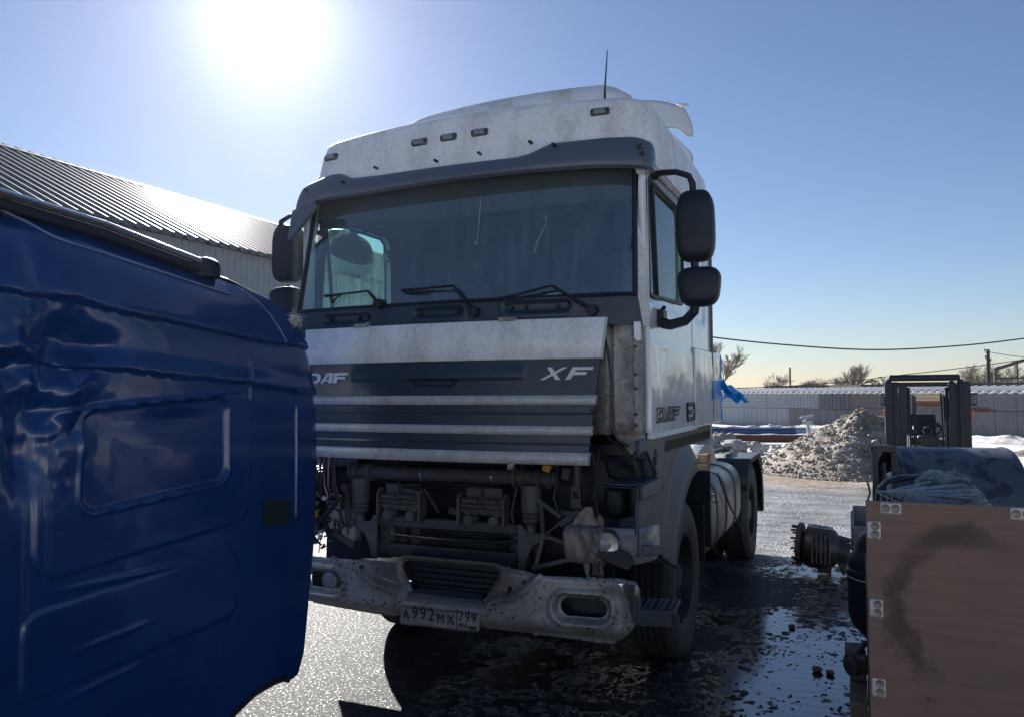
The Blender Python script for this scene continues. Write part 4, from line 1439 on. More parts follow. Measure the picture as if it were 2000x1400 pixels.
def film_mat(name, alpha, col, sc_=14.0, stretch=(1, 1, 0.15)):
    t = NT(name)
    d = t.n('BsdfPrincipled', None, Base_Color=col, Roughness=0.22)
    t.put(d, 'Normal', t.bump(t.noise(t.coords('Object', scale=stretch), sc_ * 2, 5, 0.65), 0.6, 0.02))
    tr = t.n('BsdfTransparent')
    mx = t.n('MixShader')
    f = t.noise(t.coords('Object', scale=stretch), sc_, 6, 0.7)
    t.put(mx, 0, t.ramp(f, [(0.35, max(0.0, alpha - 0.35)), (0.7, min(1.0, alpha + 0.35))]))
    t.t.links.new(tr.outputs[0], mx.inputs[1])
    t.t.links.new(d.outputs[0], mx.inputs[2])
    t.t.links.new(mx.outputs[0], t.out.inputs['Surface'])
    return t.m


M['film'] = film_mat('clouded_wrap_film', 0.85, (0.20, 0.165, 0.15), 10)
M['stretch_film'] = film_mat('clear_stretch_film', 0.32, (0.55, 0.58, 0.62), 16, (0.25, 0.25, 1.6))
fl = MB()
rows = []
for i, u in enumerate(frange(0.765, 0.985, 20)):
    ring = []
    e_ = 1.0 if 0 < i < 19 else 0.82
    for k in range(28):
        a = 2 * math.pi * k / 28
        ca, sa = math.cos(a), math.sin(a)
        y = -1.405 + 0.065 * e_ * math.copysign(abs(ca) ** 0.5, ca)
        z = 0.988 + 0.103 * e_ * math.copysign(abs(sa) ** 0.45, sa)
        q = 0.016 * fbm((u * 16, y * 9, z * 7), 3) + 0.006 * math.sin(u * 90 + z * 30)
        ring.append((u, y + q * (1 if ca < 0 else 0.3), z + q * 0.4))
    rows.append(ring)
fl.loft(rows)
fo = fl.build('wrap_film', M['film'], lamp, smooth=60)
fl = MB()
fl.prism([(0.80, -1.42, 1.09), (0.86, -1.43, 1.17), (0.885, -1.42, 1.19), (0.915, -1.41, 1.19), (0.925, -1.41, 1.14), (0.97, -1.42, 1.09)], (0, 0.03, 0))
fl.prism([(0.935, -1.43, 1.09), (0.965, -1.43, 1.155), (0.985, -1.42, 1.13), (0.985, -1.42, 1.09)], (0, 0.015, 0))
fl.prism([(0.86, -1.42, 0.90), (0.885, -1.42, 0.82), (0.90, -1.42, 0.80), (0.905, -1.42, 0.90)], (0, 0.012, 0))
fl.prism([(0.955, -1.42, 0.90), (0.965, -1.41, 0.82), (0.98, -1.41, 0.83), (0.975, -1.42, 0.90)], (0, 0.012, 0))
fl.build('wrap_tail', M['film'], lamp, smooth=20)
fl = MB()
fl.box(0.90, 0.93, -1.36, -1.33, 0.80, 0.90)
fl.box(0.90, 0.96, -1.36, -1.33, 0.80, 0.825)
fl.box(0.93, 0.97, -1.36, -1.33, 0.865, 0.885)
fl.build('lamp_hook', M['guts_light'], truck, bevel=0.003)

# ---- steps and front wing (near side)
def wing_side(sg):
    # side face of the step box and wheel arch; arch about the axle
    arch = lambda v, z: math.hypot(v - 0.02, z - 0.50) - 0.77
    outl = d_poly([(-1.42, 1.56), (-1.42, 0.94), (-1.30, 0.90), (-0.95, 0.88), (-0.80, 0.78), (-0.6, 0.7), (0.04, 1.0), (0.04, 1.38), (-0.05, 1.56)])
    hole = lambda v, z: math.hypot((v + 1.06) * 1.0, (z - 1.44) * 1.0) - 0.052
    stepc = d_poly([(-1.43, 1.49), (-1.25, 1.49), (-0.94, 1.30), (-0.94, 1.31), (-1.43, 1.31)])

    def emb(v, z):
        r_ = math.hypot(v - 0.02, z - 0.50)
        lip = sstep(1.02, 0.80, r_)
        return 0.055 * lip + 0.012 * sstep(-0.75, -0.82, v) * sstep(1.2, 1.3, z) - 0.006 * sstep(0.006, 0.0, abs(v + 0.78)) * sstep(1.25, 1.3, z)
    mb = MB()
    mb.sheet(d_cut(outl, arch, hole, stepc), -1.44, 0.9, 0.58, 1.58, 0.018, lambda v, z: (sg * (1.18 + emb(v, z)), v, z))
    w = mb.build('front_wing', M['slate'], truck, solid=0.02, smooth=50, out=(sg, 0, 0))
    lip = MB()
    lip.loft([[(sg * x_, 0.02 + r_ * math.cos(a), 0.50 + r_ * math.sin(a)) for x_, r_ in ((1.238, 0.765), (1.238, 0.785), (1.05, 0.80), (0.80, 0.80), (0.80, 0.775), (1.05, 0.775))] for a in frange(R(89), R(160), 20)])
    lip.build('wheel_arch', M['slate'], w, smooth=50)
    fr2 = MB()                                       # front faces of the step box
    fr2.box(sg * 0.90, sg * 1.165, -1.0, -0.97, 0.92, 1.48)
    fr2.prism([(sg * 1.0, -1.30, 0.92), (sg * 1.175, -1.40, 0.92), (sg * 1.175, -1.40, 1.16), (sg * 1.06, -1.34, 1.12)], (0, 0.04, 0))
    fr2.box(sg * 0.96, sg * 1.16, -1.40, -0.95, 1.30, 1.306)
    fr2.build('step_box', M['slate'], truck, bevel=0.006)
    st_ = MB()
    st_.prism([(sg * 1.195, -1.44, 1.245), (sg * 1.195, -1.08, 1.245), (sg * 1.195, -0.96, 1.285), (sg * 1.195, -0.95, 1.32), (sg * 1.195, -1.44, 1.32)], (sg * 0.018, 0, 0))
    for k in range(5):
        st_.box(sg * 1.0, sg * 1.195, -1.40 + k * 0.09, -1.34 + k * 0.09, 1.312, 1.324)
    s_o = st_.build('step_plate', M['slate'], truck, bevel=0.005)
    st2 = MB()
    st2.obox((sg * 1.215, -1.22, 0.945), (0.05, 0.36, 0.055), Matrix.Rotation(R(-9), 3, 'X'))
    for k in range(4):
        st2.obox((sg * 1.20, -1.33 + 0.075 * k, 0.978 - 0.012 * k), (0.06, 0.035, 0.01))
    st2.build('step_plate', M['slate'], truck, bevel=0.008)


wing_side(1)
wing_side(-1)
ls = MB()                                               # folding lowest step hanging in front of the tyre
rot = Matrix.Rotation(R(7), 3, 'X') @ Matrix.Rotation(R(-4), 3, 'Y')
c0 = Vector((1.225, -1.22, 0.635))
for (dx, dy, sx_, sy_) in ((0, -0.085, 0.22, 0.018), (0, 0.085, 0.22, 0.018), (-0.11, 0, 0.018, 0.19), (0.11, 0, 0.018, 0.19), (0.035, 0, 0.012, 0.17), (-0.035, 0, 0.012, 0.17)):
    ls.obox(c0 + rot @ Vector((dx, dy, 0)), (sx_, sy_, 0.024), rot)
for k in range(6):
    ls.obox(c0 + rot @ Vector((-0.09 + k * 0.036, 0.0, 0.012)), (0.010, 0.16, 0.012), rot)
ls.obox(c0 + rot @ Vector((0.0, -0.09, -0.04)), (0.20, 0.014, 0.075), rot)
ls.tube([c0 + rot @ Vector((-0.10, -0.05, 0.0)), (1.06, -1.28, 0.655)], 0.012, 6)
ls.tube([c0 + rot @ Vector((-0.10, 0.05, 0.0)), (1.06, -1.22, 0.655)], 0.012, 6)
ls.build('folding_step', M['slate'], truck, bevel=0.004)


# ---- wheels
def tyre_bm(u_out, w, v, sgn, Rr=0.54, cz=0.525):
    """outer face at u_out, extending inwards by w"""
    prof = [(0.295, 0.035), (0.33, 0.012), (0.40, 0.0), (0.46, 0.006), (0.505, 0.022), (Rr - 0.012, 0.045)]
    x = 0.05
    n = 5
    lw_ = (w - 0.10) / n
    for k in range(n):
        prof += [(Rr - 0.002, x + 0.004), (Rr, x + lw_ * 0.5), (Rr - 0.002, x + lw_ - 0.008)]
        if k < n - 1:
            prof += [(Rr - 0.016, x + lw_ - 0.005), (Rr - 0.016, x + lw_ + 0.002)]
        x += lw_
    prof += [(Rr - 0.012, w - 0.045), (0.505, w - 0.02), (0.44, w), (0.33, w - 0.012), (0.295, w - 0.04)]
    mb = MB()

    def squash(p):
        if p.z < 0.035:
            k = (0.035 - p.z)
            p = Vector((p.x, p.y, max(0.001, p.z)))
        q = max(0.0, 0.22 - p.z) / 0.22
        mid = u_out - sgn * w / 2
        p.x = mid + (p.x - mid) * (1 + 0.22 * q * q)
        return p
    mb.lathe(prof, (u_out, v, cz), (-sgn, 0, 0), 72, fn=squash)
    return mb


def wheel(u_out, w, v, sgn, deep, name='wheel'):
    t = bpy.data.objects.new('wheel', None)
    COL.objects.link(t)
    t.parent = truck
    BASE[t.name] = BASE[truck.name]
    tyre_bm(u_out, w, v, sgn).build('tyre', M['rubber'], t, smooth=40)
    rimm = MB()
    d = deep
    ax = (-sgn, 0, 0)
    c_ = (u_out, v, 0.525)
    if d:
        pr = [(0.30, 0.03), (0.298, 0.015), (0.285, 0.02), (0.275, 0.06), (0.265, 0.20), (0.22, 0.215), (0.18, 0.20), (0.15, 0.18), (0.13, 0.17), (0.125, 0.06), (0.11, 0.035), (0.0, 0.03)]
    else:
        pr = [(0.30, 0.03), (0.298, 0.015), (0.285, 0.02), (0.277, 0.05), (0.27, 0.10), (0.25, 0.135), (0.215, 0.135), (0.18, 0.115), (0.165, 0.112), (0.10, 0.112), (0.095, 0.075), (0.08, 0.06), (0.0, 0.058)]
    rimm.lathe(pr, c_, ax, 48)
    rm_ = rimm.build('rim', M['rim'], t, smooth=35)
    nt_ = MB()
    nd = 0.17 if d else 0.112
    for k in range(10):
        a = 2 * math.pi * k / 10 + 0.1
        p = Vector((u_out - sgn * nd, v + 0.143 * math.cos(a), 0.525 + 0.143 * math.sin(a)))
        nt_.lathe([(0.0, -0.045), (0.010, -0.045), (0.010, -0.02), (0.017, -0.02), (0.017, 0.01)], p, ax, 6)
    nt_.build('wheel_nut', M['guts_light'], t, smooth=20)
    hh = MB()
    for k in range(10):
        a = 2 * math.pi * k / 10 + 0.4
        p = Vector((u_out - sgn * (0.128 if not d else 0.204), v + 0.232 * math.cos(a), 0.525 + 0.232 * math.sin(a)))
        hh.lathe([(0.0, -0.002), (0.027, -0.002), (0.027, 0.01)], p, ax, 12)
    hh.build('vent_hole', M['ink'], t, smooth=0)
    return t


wheel(1.165, 0.31, 0.0, 1, False)
wheel(-1.165, 0.31, 0.0, -1, False)
for sg in (1, -1):
    wheel(sg * 1.20, 0.29, 3.56, sg, True)
    wheel(sg * 0.87, 0.29, 3.56, sg, True)
ax_ = MB()
ax_.beam((-0.85, 0, 0.50), (0.85, 0, 0.50), 0.10, 0.12)
ax_.build('front_axle', M['frame'], truck, bevel=0.01)
ax_ = MB()
ax_.tube([(-0.9, 3.56, 0.525), (-0.25, 3.56, 0.525), (-0.2, 3.56, 0.525), (0.2, 3.56, 0.525), (0.25, 3.56, 0.525), (0.9, 3.56, 0.525)], [0.07, 0.08, 0.2, 0.2, 0.08, 0.07], 14)
ax_.build('rear_axle', M['frame'], truck)

# ---- chassis, tank, rear wing
def under(name, mat, fn, bevel=0.02):  # underbody parts added to block light passing beneath the truck
    mb = MB()
    fn(mb)
    return mb.build(name, mat, truck, bevel=bevel)


under('battery_box', M['frame'], lambda m: m.box(-1.12, -0.52, 0.95, 2.55, 0.42, 1.05))
under('silencer', M['frame'], lambda m: m.tube([(-0.62, -0.9, 0.52), (-0.62, -0.55, 0.52)], 0.20, 18))
under('oil_pan', M['frame'], lambda m: m.box(-0.34, 0.30, -0.45, 0.75, 0.27, 0.42))
under('gearbox', M['frame'], lambda m: m.box(-0.26, 0.24, 1.22, 1.95, 0.36, 0.62))
under('underrun_bar', M['frame'], lambda m: m.beam((-1.0, -1.12, 0.52), (1.0, -1.12, 0.52), 0.12, 0.16))
under('prop_shaft', M['frame'], lambda m: m.tube([(0, 1.9, 0.56), (0, 3.4, 0.54)], 0.07, 12))
for sg in (1, -1):
    under('leaf_spring', M['frame'], lambda m: m.loft([[(sg * u, v, z + dz) for u, dz in ((0.36, 0), (0.46, 0), (0.46, 0.05), (0.36, 0.05))] for v, z in ((-0.85, 0.62), (-0.4, 0.50), (0, 0.46), (0.4, 0.50), (0.85, 0.62))]), 0.004)
    under('shock_absorber', M['frame'], lambda m: m.tube([(sg * 0.55, -0.15, 0.45), (sg * 0.5, -0.3, 1.0)], 0.05, 10))
    under('mud_flap', M['black'], lambda m: m.box(sg * 0.80, sg * 1.16, 0.70, 0.715, 0.50 if sg > 0 else 0.22, 0.95), 0.004)
    under('brake_drum', M['frame'], lambda m: m.tube([(sg * 0.62, 0, 0.525), (sg * 0.90, 0, 0.525)], 0.20, 20))
under('cross_tank', M['frame'], lambda m: m.box(-0.36, 0.36, 2.1, 2.9, 0.40, 0.72), 0.05)
ch_ = MB()
for sg in (1, -1):
    ch_.box(sg * 0.38, sg * 0.45, -1.05, 4.55, 0.72, 0.98)
for v in (0.9, 2.2, 3.56, 4.5):
    ch_.box(-0.38, 0.38, v - 0.06, v + 0.06, 0.76, 0.94)
ch_.build('chassis_rail', M['frame'], truck, bevel=0.01)
fw = MB()
fw.prism([(-0.45, 3.0, 1.09), (0.45, 3.0, 1.09), (0.5, 3.6, 1.09), (0.25, 4.2, 1.04), (0.08, 3.75, 1.07), (-0.08, 3.75, 1.07), (-0.25, 4.2, 1.04), (-0.5, 3.6, 1.09)], (0, 0, 0.05))
fw.box(-0.5, 0.5, 3.35, 3.75, 0.98, 1.09)
fw.build('coupling_plate', M['frame'], truck, bevel=0.01)
TK0, TK1 = 0.86, 2.62


def tank_ring(v, s_=1.0):
    pts = []
    cu_, cz_ = 0.85, 0.80
    for k in range(28):
        a = 2 * math.pi * k / 28
        ca, sa = math.cos(a), math.sin(a)
        pts.append((cu_ + 0.345 * s_ * math.copysign(abs(ca) ** 0.55, ca), v, cz_ + 0.33 * s_ * math.copysign(abs(sa) ** 0.6, sa)))
    return pts


tk = MB()
tk.loft([tank_ring(TK0, 0.90), tank_ring(TK0 + 0.008, 0.96), tank_ring(TK0 + 0.03, 1.0), tank_ring(TK1 - 0.03, 1.0), tank_ring(TK1 - 0.008, 0.96), tank_ring(TK1, 0.90)])
tank = tk.build('fuel_tank', M['tank'], truck, smooth=40)
for v in (1.12, 1.62, 2.2):
    sp_ = MB()
    sp_.loft([[tuple(p) for p in tank_ring(v - 0.035, 1.02)], [tuple(p) for p in tank_ring(v + 0.035, 1.02)]])
    sp_.build('tank_strap', M['frame'], tank, smooth=40)
sh = MB()
sh.box(0.42, 1.20, 0.78, 0.80, 0.60, 1.20)
sh.build('splash_shield', M['black'], truck, bevel=0.01)
kh = MB()
kh.lathe([(0.03 + 0.008 * math.cos(a), 0.008 * math.sin(a)) for a in [k * math.pi / 3 for k in range(6)]], (1.225, 0.80, 0.98), (0.5, 0.8, 0), 14, True)
kh.build('tank_tag', M['chrome'], tank)
rp = MB()
rp.tube([(1.215, 1.05, 1.15), (1.235, 1.5, 0.85), (1.25, 2.2, 0.52), (1.25, 2.45, 0.30)], 0.010, 6)
rp.build('hanging_rod', M['guts_light'], truck)
rw = MB()
def rear_arch(u):
    return [(u, 3.56 + r_ * math.cos(a), 0.54 + 0.66 * math.sin(a) * (r_ / 0.62)) for r_, a in [(0.66, a) for a in frange(R(155), R(25), 14)]]
rw.loft([[(u, 3.56 - 0.66, 0.80), (u, 3.56 - 0.6, 1.0), (u, 3.56 - 0.42, 1.115), (u, 3.9, 1.125), (u, 4.2, 1.03), (u, 4.33, 0.62), (u, 4.34, 0.40)] for u in (0.55, 1.22)], closed=False)
for v0_, v1_ in ((2.98, 4.28),):
    rw.prism([(1.22, 3.14, 1.115), (1.22, 3.9, 1.125), (1.22, 4.2, 1.03), (1.22, 4.33, 0.62), (1.22, 4.33, 0.42), (1.22, 4.22, 0.42), (1.22, 4.16, 0.85), (1.22, 4.05, 0.98), (1.22, 3.8, 1.075), (1.22, 3.14, 1.07)], (0.015, 0, 0))
rw.build('rear_wing', M['black'], truck, solid=0.015, smooth=30)
rw2 = MB()
rw2.loft([[(u, 3.56 + 0.60 * math.cos(a), 0.60 + 0.62 * math.sin(a)) for a in frange(R(160), R(20), 14)] for u in (-1.22, -0.6)], closed=False)
rw2.build('rear_wing', M['black'], truck, solid=0.015, smooth=30)
aw = MB()                                               # pale arched hose cover behind the cab
aw.loft([[(u, 1.75 + 0.62 * math.cos(a), 1.05 + 0.305 * math.sin(a)) for a in frange(R(175), R(8), 16)] for u in (0.80, 1.0)], closed=False)
aw.build('hose_cover', M['white_clean'], truck, solid=0.02, smooth=50)
tl = MB()
tl.tube([(0.90, 2.3, 1.215), (0.90, 4.0, 1.175)], 0.026, 8)
tl.tube([(0.90, 3.4, 1.19), (0.90, 3.7, 1.18)], 0.042, 8)
tl.build('lever_bar', M['frame'], truck)
rl = MB()
rl.box(0.95, 1.16, 4.34, 4.40, 0.72, 0.86)
rl.build('tail_lamp', M['orange'], truck, bevel=0.01)

# ---- mirrors
def pill(cu_, cv, cz_, hu, hz, dep, n=28, pw=0.62, egg=0.0):
    rings = []
    for (t_, s_) in ((0.0, 0.55), (0.06, 0.80), (0.2, 0.95), (0.5, 1.0), (0.85, 0.99), (1.0, 0.93)):
        ring = []
        for k in range(n):
            a = 2 * math.pi * k / n
            ca, sa = math.cos(a), math.sin(a)
            zz = math.copysign(abs(sa) ** pw, sa)
            ring.append((cu_ + hu * s_ * math.copysign(abs(ca) ** pw, ca) * (1 + egg * zz), cv + dep * t_, cz_ + hz * s_ * zz))
        rings.append(ring)
    return rings


def mirror(sg):
    v = -1.22
    m1 = MB()
    mu, mz = (1.459, 2.752) if sg > 0 else (1.392, 2.805)
    m1.loft(pill(sg * mu, v, mz, 0.106, 0.205, 0.13, pw=0.55, egg=-0.03))
    arm = MB()
    arm.tube([(sg * 1.20, -1.06, 3.085), (sg * 1.26, -1.12, 3.085), (sg * 1.36, -1.17, 3.065), (sg * 1.43, -1.17, 3.035), (sg * 1.448, -1.16, 2.99), (sg * 1.45, -1.16, 2.92)], [0.022, 0.018, 0.017, 0.018, 0.02, 0.02], 8)
    arm.tube([(sg * 1.45, -1.15, 2.56), (sg * 1.455, -1.15, 2.49)], 0.022, 8)
    arm.tube([(sg * 1.455, -1.14, 2.33), (sg * 1.44, -1.13, 2.27), (sg * 1.38, -1.08, 2.225), (sg * 1.28, -1.02, 2.21), (sg * 1.235, -0.99, 2.225)], [0.026, 0.028, 0.028, 0.03, 0.034], 10)
    arm.obox((sg * 1.215, -0.96, 2.255), (0.05, 0.09, 0.10))
    arm.tube([(sg * 1.205, -0.93, 2.30), (sg * 1.235, -0.95, 2.325)], 0.012, 6)
    arm.obox((sg * 1.215, -1.06, 3.09), (0.03, 0.07, 0.04))
    a_ = arm.build('mirror_arm', M['black'], truck, smooth=40)
    h1 = m1.build('mirror_housing', M['black'], a_, smooth=60)
    g1 = MB()
    g1.sheet(d_rr(0, 0, 0.09, 0.185, 0.04), -0.1, 0.1, -0.2, 0.2, 0.03, lambda a, b_: (sg * mu + a, v + 0.135, mz + b_))
    g1.build('mirror_glass', M['mirror'], h1, smooth=0)
    m2 = MB()
    m2.loft(pill(sg * (mu + 0.014), v + 0.01, mz - 0.344, 0.117, 0.113, 0.12, pw=0.6, egg=0.10))
    m2.build('mirror_housing', M['black'], a_, smooth=60)


tm_ = NT('mirror_glass')
tm_.bsdf(Base_Color=(0.8, 0.82, 0.82), Metallic=1.0, Roughness=0.03)
M['mirror'] = tm_.m
mirror(1)
mirror(-1)
km = MB()                                               # kerb mirror over the far door
km.loft([[(-1.42 + t_ * 0.16, v_, z_) for (v_, z_) in [(-0.49 + 0.245 * s_ * math.copysign(abs(math.cos(a)) ** 0.6, math.cos(a)), 2.955 - 0.035 * math.cos(a) + 0.105 * s_ * math.copysign(abs(math.sin(a)) ** 0.6, math.sin(a))) for a in [2 * math.pi * k / 24 for k in range(24)]]] for t_, s_ in ((0.0, 0.6), (0.1, 0.85), (0.5, 1.0), (1.0, 0.9))])
km.tube([(-1.20, -0.50, 3.14), (-1.28, -0.49, 3.13), (-1.32, -0.49, 3.03)], 0.028, 8)
km.build('kerb_mirror', M['black'], truck, smooth=60)

# ------------------------------------------------------------------ blue cab, stripped and dented, on the left
BU = -0.60
t_ = NT('glossy_blue_paint')
co_ = t_.coords('Object')
n1 = t_.noise(co_, 3.0, 5, 0.6)
c1 = t_.mix(t_.ramp(n1, [(0.3, 0.0), (0.7, 1.0)]), (0.003, 0.030, 0.125), (0.005, 0.046, 0.185))
dm_ = t_.noise(t_.coords('Object', scale=(1, 1, 0.3)), 4.0, 7, 0.7)
c1 = t_.mix(t_.math('MULTIPLY', t_.ramp(dm_, [(0.5, 0.0), (0.75, 1.0)]), 0.06), c1, (0.12, 0.12, 0.13))
scr = t_.noise(t_.coords('Object', scale=(1, 0.5, 9)), 14, 3, 0.5)
c1 = t_.mix(t_.math('MULTIPLY', t_.ramp(scr, [(0.72, 0.0), (0.76, 1.0)]), 0.25), c1, (0.25, 0.28, 0.33))
bb_ = t_.bsdf(Base_Color=c1, Roughness=t_.math('ADD', t_.math('MULTIPLY', dm_, 0.25), 0.10))
bb_.inputs['Coat Weight'].default_value = 0.4
bb_.inputs['Coat Roughness'].default_value = 0.05
t_.put(bb_, 'Normal', t_.bump(t_.noise(co_, 5.0, 3, 0.5), 0.12, 0.03))
M['blue'] = t_.m
M['edge_highlight'] = material('painted_edge_highlight', (0.20, 0.26, 0.38), 0.3, var=0.2)  # pale tone painting sun highlights onto the cab's edges

BSH = 0.05


bcab = thing('truck_cab', 'dented blue truck cab shell without doors standing in front of the white truck', 'truck cab', (-0.6, -3.0, 0))
B_OUT = [(-4.9, 2.6), (-3.73, 2.548), (-3.3, 2.53), (-2.555, 2.425), (-2.44, 2.405), (-2.365, 2.385), (-2.197, 2.335), (-2.041, 2.268), (-1.945, 2.18), (-1.87, 2.06), (-1.83, 1.92), (-1.808, 1.787), (-1.795, 1.435), (-1.82, 1.2), (-1.847, 1.0), (-1.89, 0.786), (-1.935, 0.5), (-1.955, 0.38), (-2.005, 0.27), (-2.054, 0.262), (-2.146, 0.275), (-2.275, 0.275), (-2.42, 0.262), (-2.52, 0.225), (-2.6, 0.165), (-2.66, 0.09), (-2.7, 0.0), (-4.9, 0.0)]
seam1 = lambda v: 2.206 + (v + 3.72) * (2.08 - 2.206) / 1.777
seam2 = lambda v: 1.976 + (v + 3.715) * (1.831 - 1.976) / 1.798
d_win = d_rr(-2.975, 1.575, 0.40, 0.205, 0.07)
d_big = d_rr(-2.99, 1.47, 0.585, 0.325, 0.12)
d_low = d_rr(-3.05, 0.86, 0.56, 0.16, 0.07)


def bl_pt(v, z):
    sh_ = -0.075 * (v + 3.0)                       # the pressings lean a little with the cab
    e = 0.0
    zz = z
    # roof rounding
    tp = interp([(a, b) for a, b in B_OUT[:13]], v)
    k = max(0.0, (zz - (tp - 0.36)) / 0.36)
    e -= (0.20 - 0.13 * sstep(-2.6, -2.1, v)) * k ** 2.4
    # rounding at the forward edge
    kx = max(0.0, (v + 1.95) / 0.16)
    e -= 0.04 * min(1.2, kx) ** 2.2
    # ledges
    wob = 0.010 * fbm((v * 2.3, 0.3, 7), 2) + (0.02 * math.exp(-((v + 3.45) / 0.12) ** 2))
    s1, s2 = seam1(v) + wob, seam2(v) - wob
    e += 0.030 * sstep(s1 - 0.012, s1 + 0.002, zz) - 0.012 * sstep(s1 + 0.002, s1 + 0.10, zz)
    e += 0.028 * sstep(s2 - 0.014, s2 + 0.002, zz) - 0.016 * sstep(s2, s2 + 0.09, zz)
    # roof swage line
    ln = interp([(-3.65, 2.55), (-3.609, 2.523), (-3.55, 2.50), (-3.47, 2.452), (-3.40, 2.44), (-2.5, 2.333), (-2.47, 2.345)], v)
    if -3.65 < v < -2.47:
        e += 0.010 * sstep(ln - 0.012, ln, zz)
    # windscreen side joint
    jl = interp([(2.08, -2.15), (2.2, -2.20), (2.3, -2.27), (2.385, -2.37)], zz)
    if zz > 2.12:
        e -= 0.008 * sstep(jl - 0.006, jl + 0.004, v)
    # blind window pressing and its surround
    dw = d_win(v, zz + sh_ * 0.9)
    db = d_big(v, zz + sh_ * 0.9)
    e -= 0.016 * sstep(0.006, -0.007, dw)
    e += 0.007 * sstep(0.014, 0.006, abs(dw - 0.012))
    e += 0.012 * sstep(0.006, -0.006, db)
    dl_ = d_low(v, zz + sh_ * 0.6)
    e += 0.007 * sstep(0.008, -0.006, dl_)
    # upright ribs
    for rv_, za, zb in ((-2.035, 1.15, 1.74), (-2.42, 1.90, 1.99), (-2.40, 1.80, 1.86), (-3.60, 0.9, 1.9), (-3.52, 1.1, 1.92)):
        e += (0.010 if rv_ > -3 else 0.004) * sstep(0.012, 0.0, abs(v - rv_)) * sstep(za - 0.03, za, zz) * sstep(zb + 0.03, zb, zz)
    # slanting creases low down
    for (va, za, vb, zb) in ((-3.56, 1.06, -2.60, 1.03), (-3.45, 0.80, -3.0, 0.83), (-3.5, 0.62, -3.05, 0.66)):
        t2 = (v - va) / (vb - va)
        if 0 < t2 < 1:
            zc = lerp(za, zb, t2)
            e += 0.009 * math.sin(math.pi * t2) * sstep(0.02, 0.0, abs(zz - zc))
    # crumpled area near the rear pillar
    for (cv, cz_, ra, rb, dp) in ((-3.47, 2.03, 0.09, 0.10, -0.055), (-3.33, 2.02, 0.10, 0.06, -0.05), (-3.62, 1.62, 0.05, 0.14, -0.05), (-3.40, 1.86, 0.10, 0.05, 0.03), (-3.57, 2.30, 0.06, 0.12, -0.02), (-3.58, 1.78, 0.07, 0.06, -0.05), (-3.46, 1.80, 0.05, 0.09, 0.03), (-3.70, 1.92, 0.07, 0.05, -0.05), (-2.9, 1.70, 0.22, 0.05, -0.012)):
        q = ((v - cv) / ra) ** 2 + ((zz - cz_) / rb) ** 2
        if q < 6:
            e += dp * math.exp(-q)
    cr = math.exp(-((v + 3.55) / 0.20) ** 2 - ((zz - 1.86) / 0.30) ** 2)
    e += cr * 0.05 * fbm((v * 7.0, zz * 5.0, 1.3), 3)
    e += 0.002 * fbm((v * 3.1, zz * 2.3, 5.1), 3)
    return (BU + e, v, z)


mb = MB()
mb.sheet(d_poly(B_OUT), -4.6, -1.76, 0.0, 2.6, 0.0095, bl_pt)
side_o = mb.build('side_panel', M['blue'], bcab, smooth=60, out=(1, 0, 0))
# edge returns running across to the far side
mb = MB()
rim_pts = [(-4.6, 2.585)] + B_OUT[1:27]
rr_ = []
for (v, z) in rim_pts:
    p = bl_pt(v, z)
    cv, cz_ = -3.2, 1.3
    rr_.append([(p[0] - 0.001, v, z), (p[0] - 0.05, v + (cv - v) * 0.004, z + (cz_ - z) * 0.004), (BU - 0.35, v + 0.0, z + 0.0), (BU - 2.3, v, z)])
mb.loft(rr_, closed=False, caps=False)
mb.build('roof_and_front_panel', M['blue'], bcab, smooth=50)
mb = MB()
mb.box(BU - 2.31, BU - 2.27, -4.6, -2.7, 0.0, 2.3)
mb.box(BU - 2.2, BU - 0.15, -2.75, -2.72, 0.0, 0.9)
mb.build('inner_panel', M['black'], bcab)
mb = MB()
sw_pts = [(-3.65, 2.55), (-3.609, 2.523), (-3.55, 2.50), (-3.51, 2.475), (-3.47, 2.452), (-3.40, 2.437)] + [(lerp(-3.40, -2.5, k / 12), lerp(2.437, 2.333, k / 12)) for k in range(1, 13)] + [(-2.475, 2.338)]
mb.tube([(bl_pt(v, z)[0] + 0.001, v, z) for v, z in sw_pts], 0.0042, 5)
mb.build('swage_highlight', M['edge_highlight'], bcab)  # bright tube drawn as sun catching the roof swage
mb = MB()
mb.tube([(bl_pt(v, z)[0] + 0.001, v, z) for v, z in [(-2.365, 2.375), (-2.30, 2.315), (-2.24, 2.24), (-2.19, 2.16), (-2.165, 2.10)]], 0.003, 5)
mb.build('swage_highlight', M['edge_highlight'], bcab)
mb = MB()
mb.box(BU - 2.28, BU - 0.06, -4.6, -4.57, 0.02, 2.55)
mb.build('rear_panel', M['blue'], bcab, bevel=0.02)
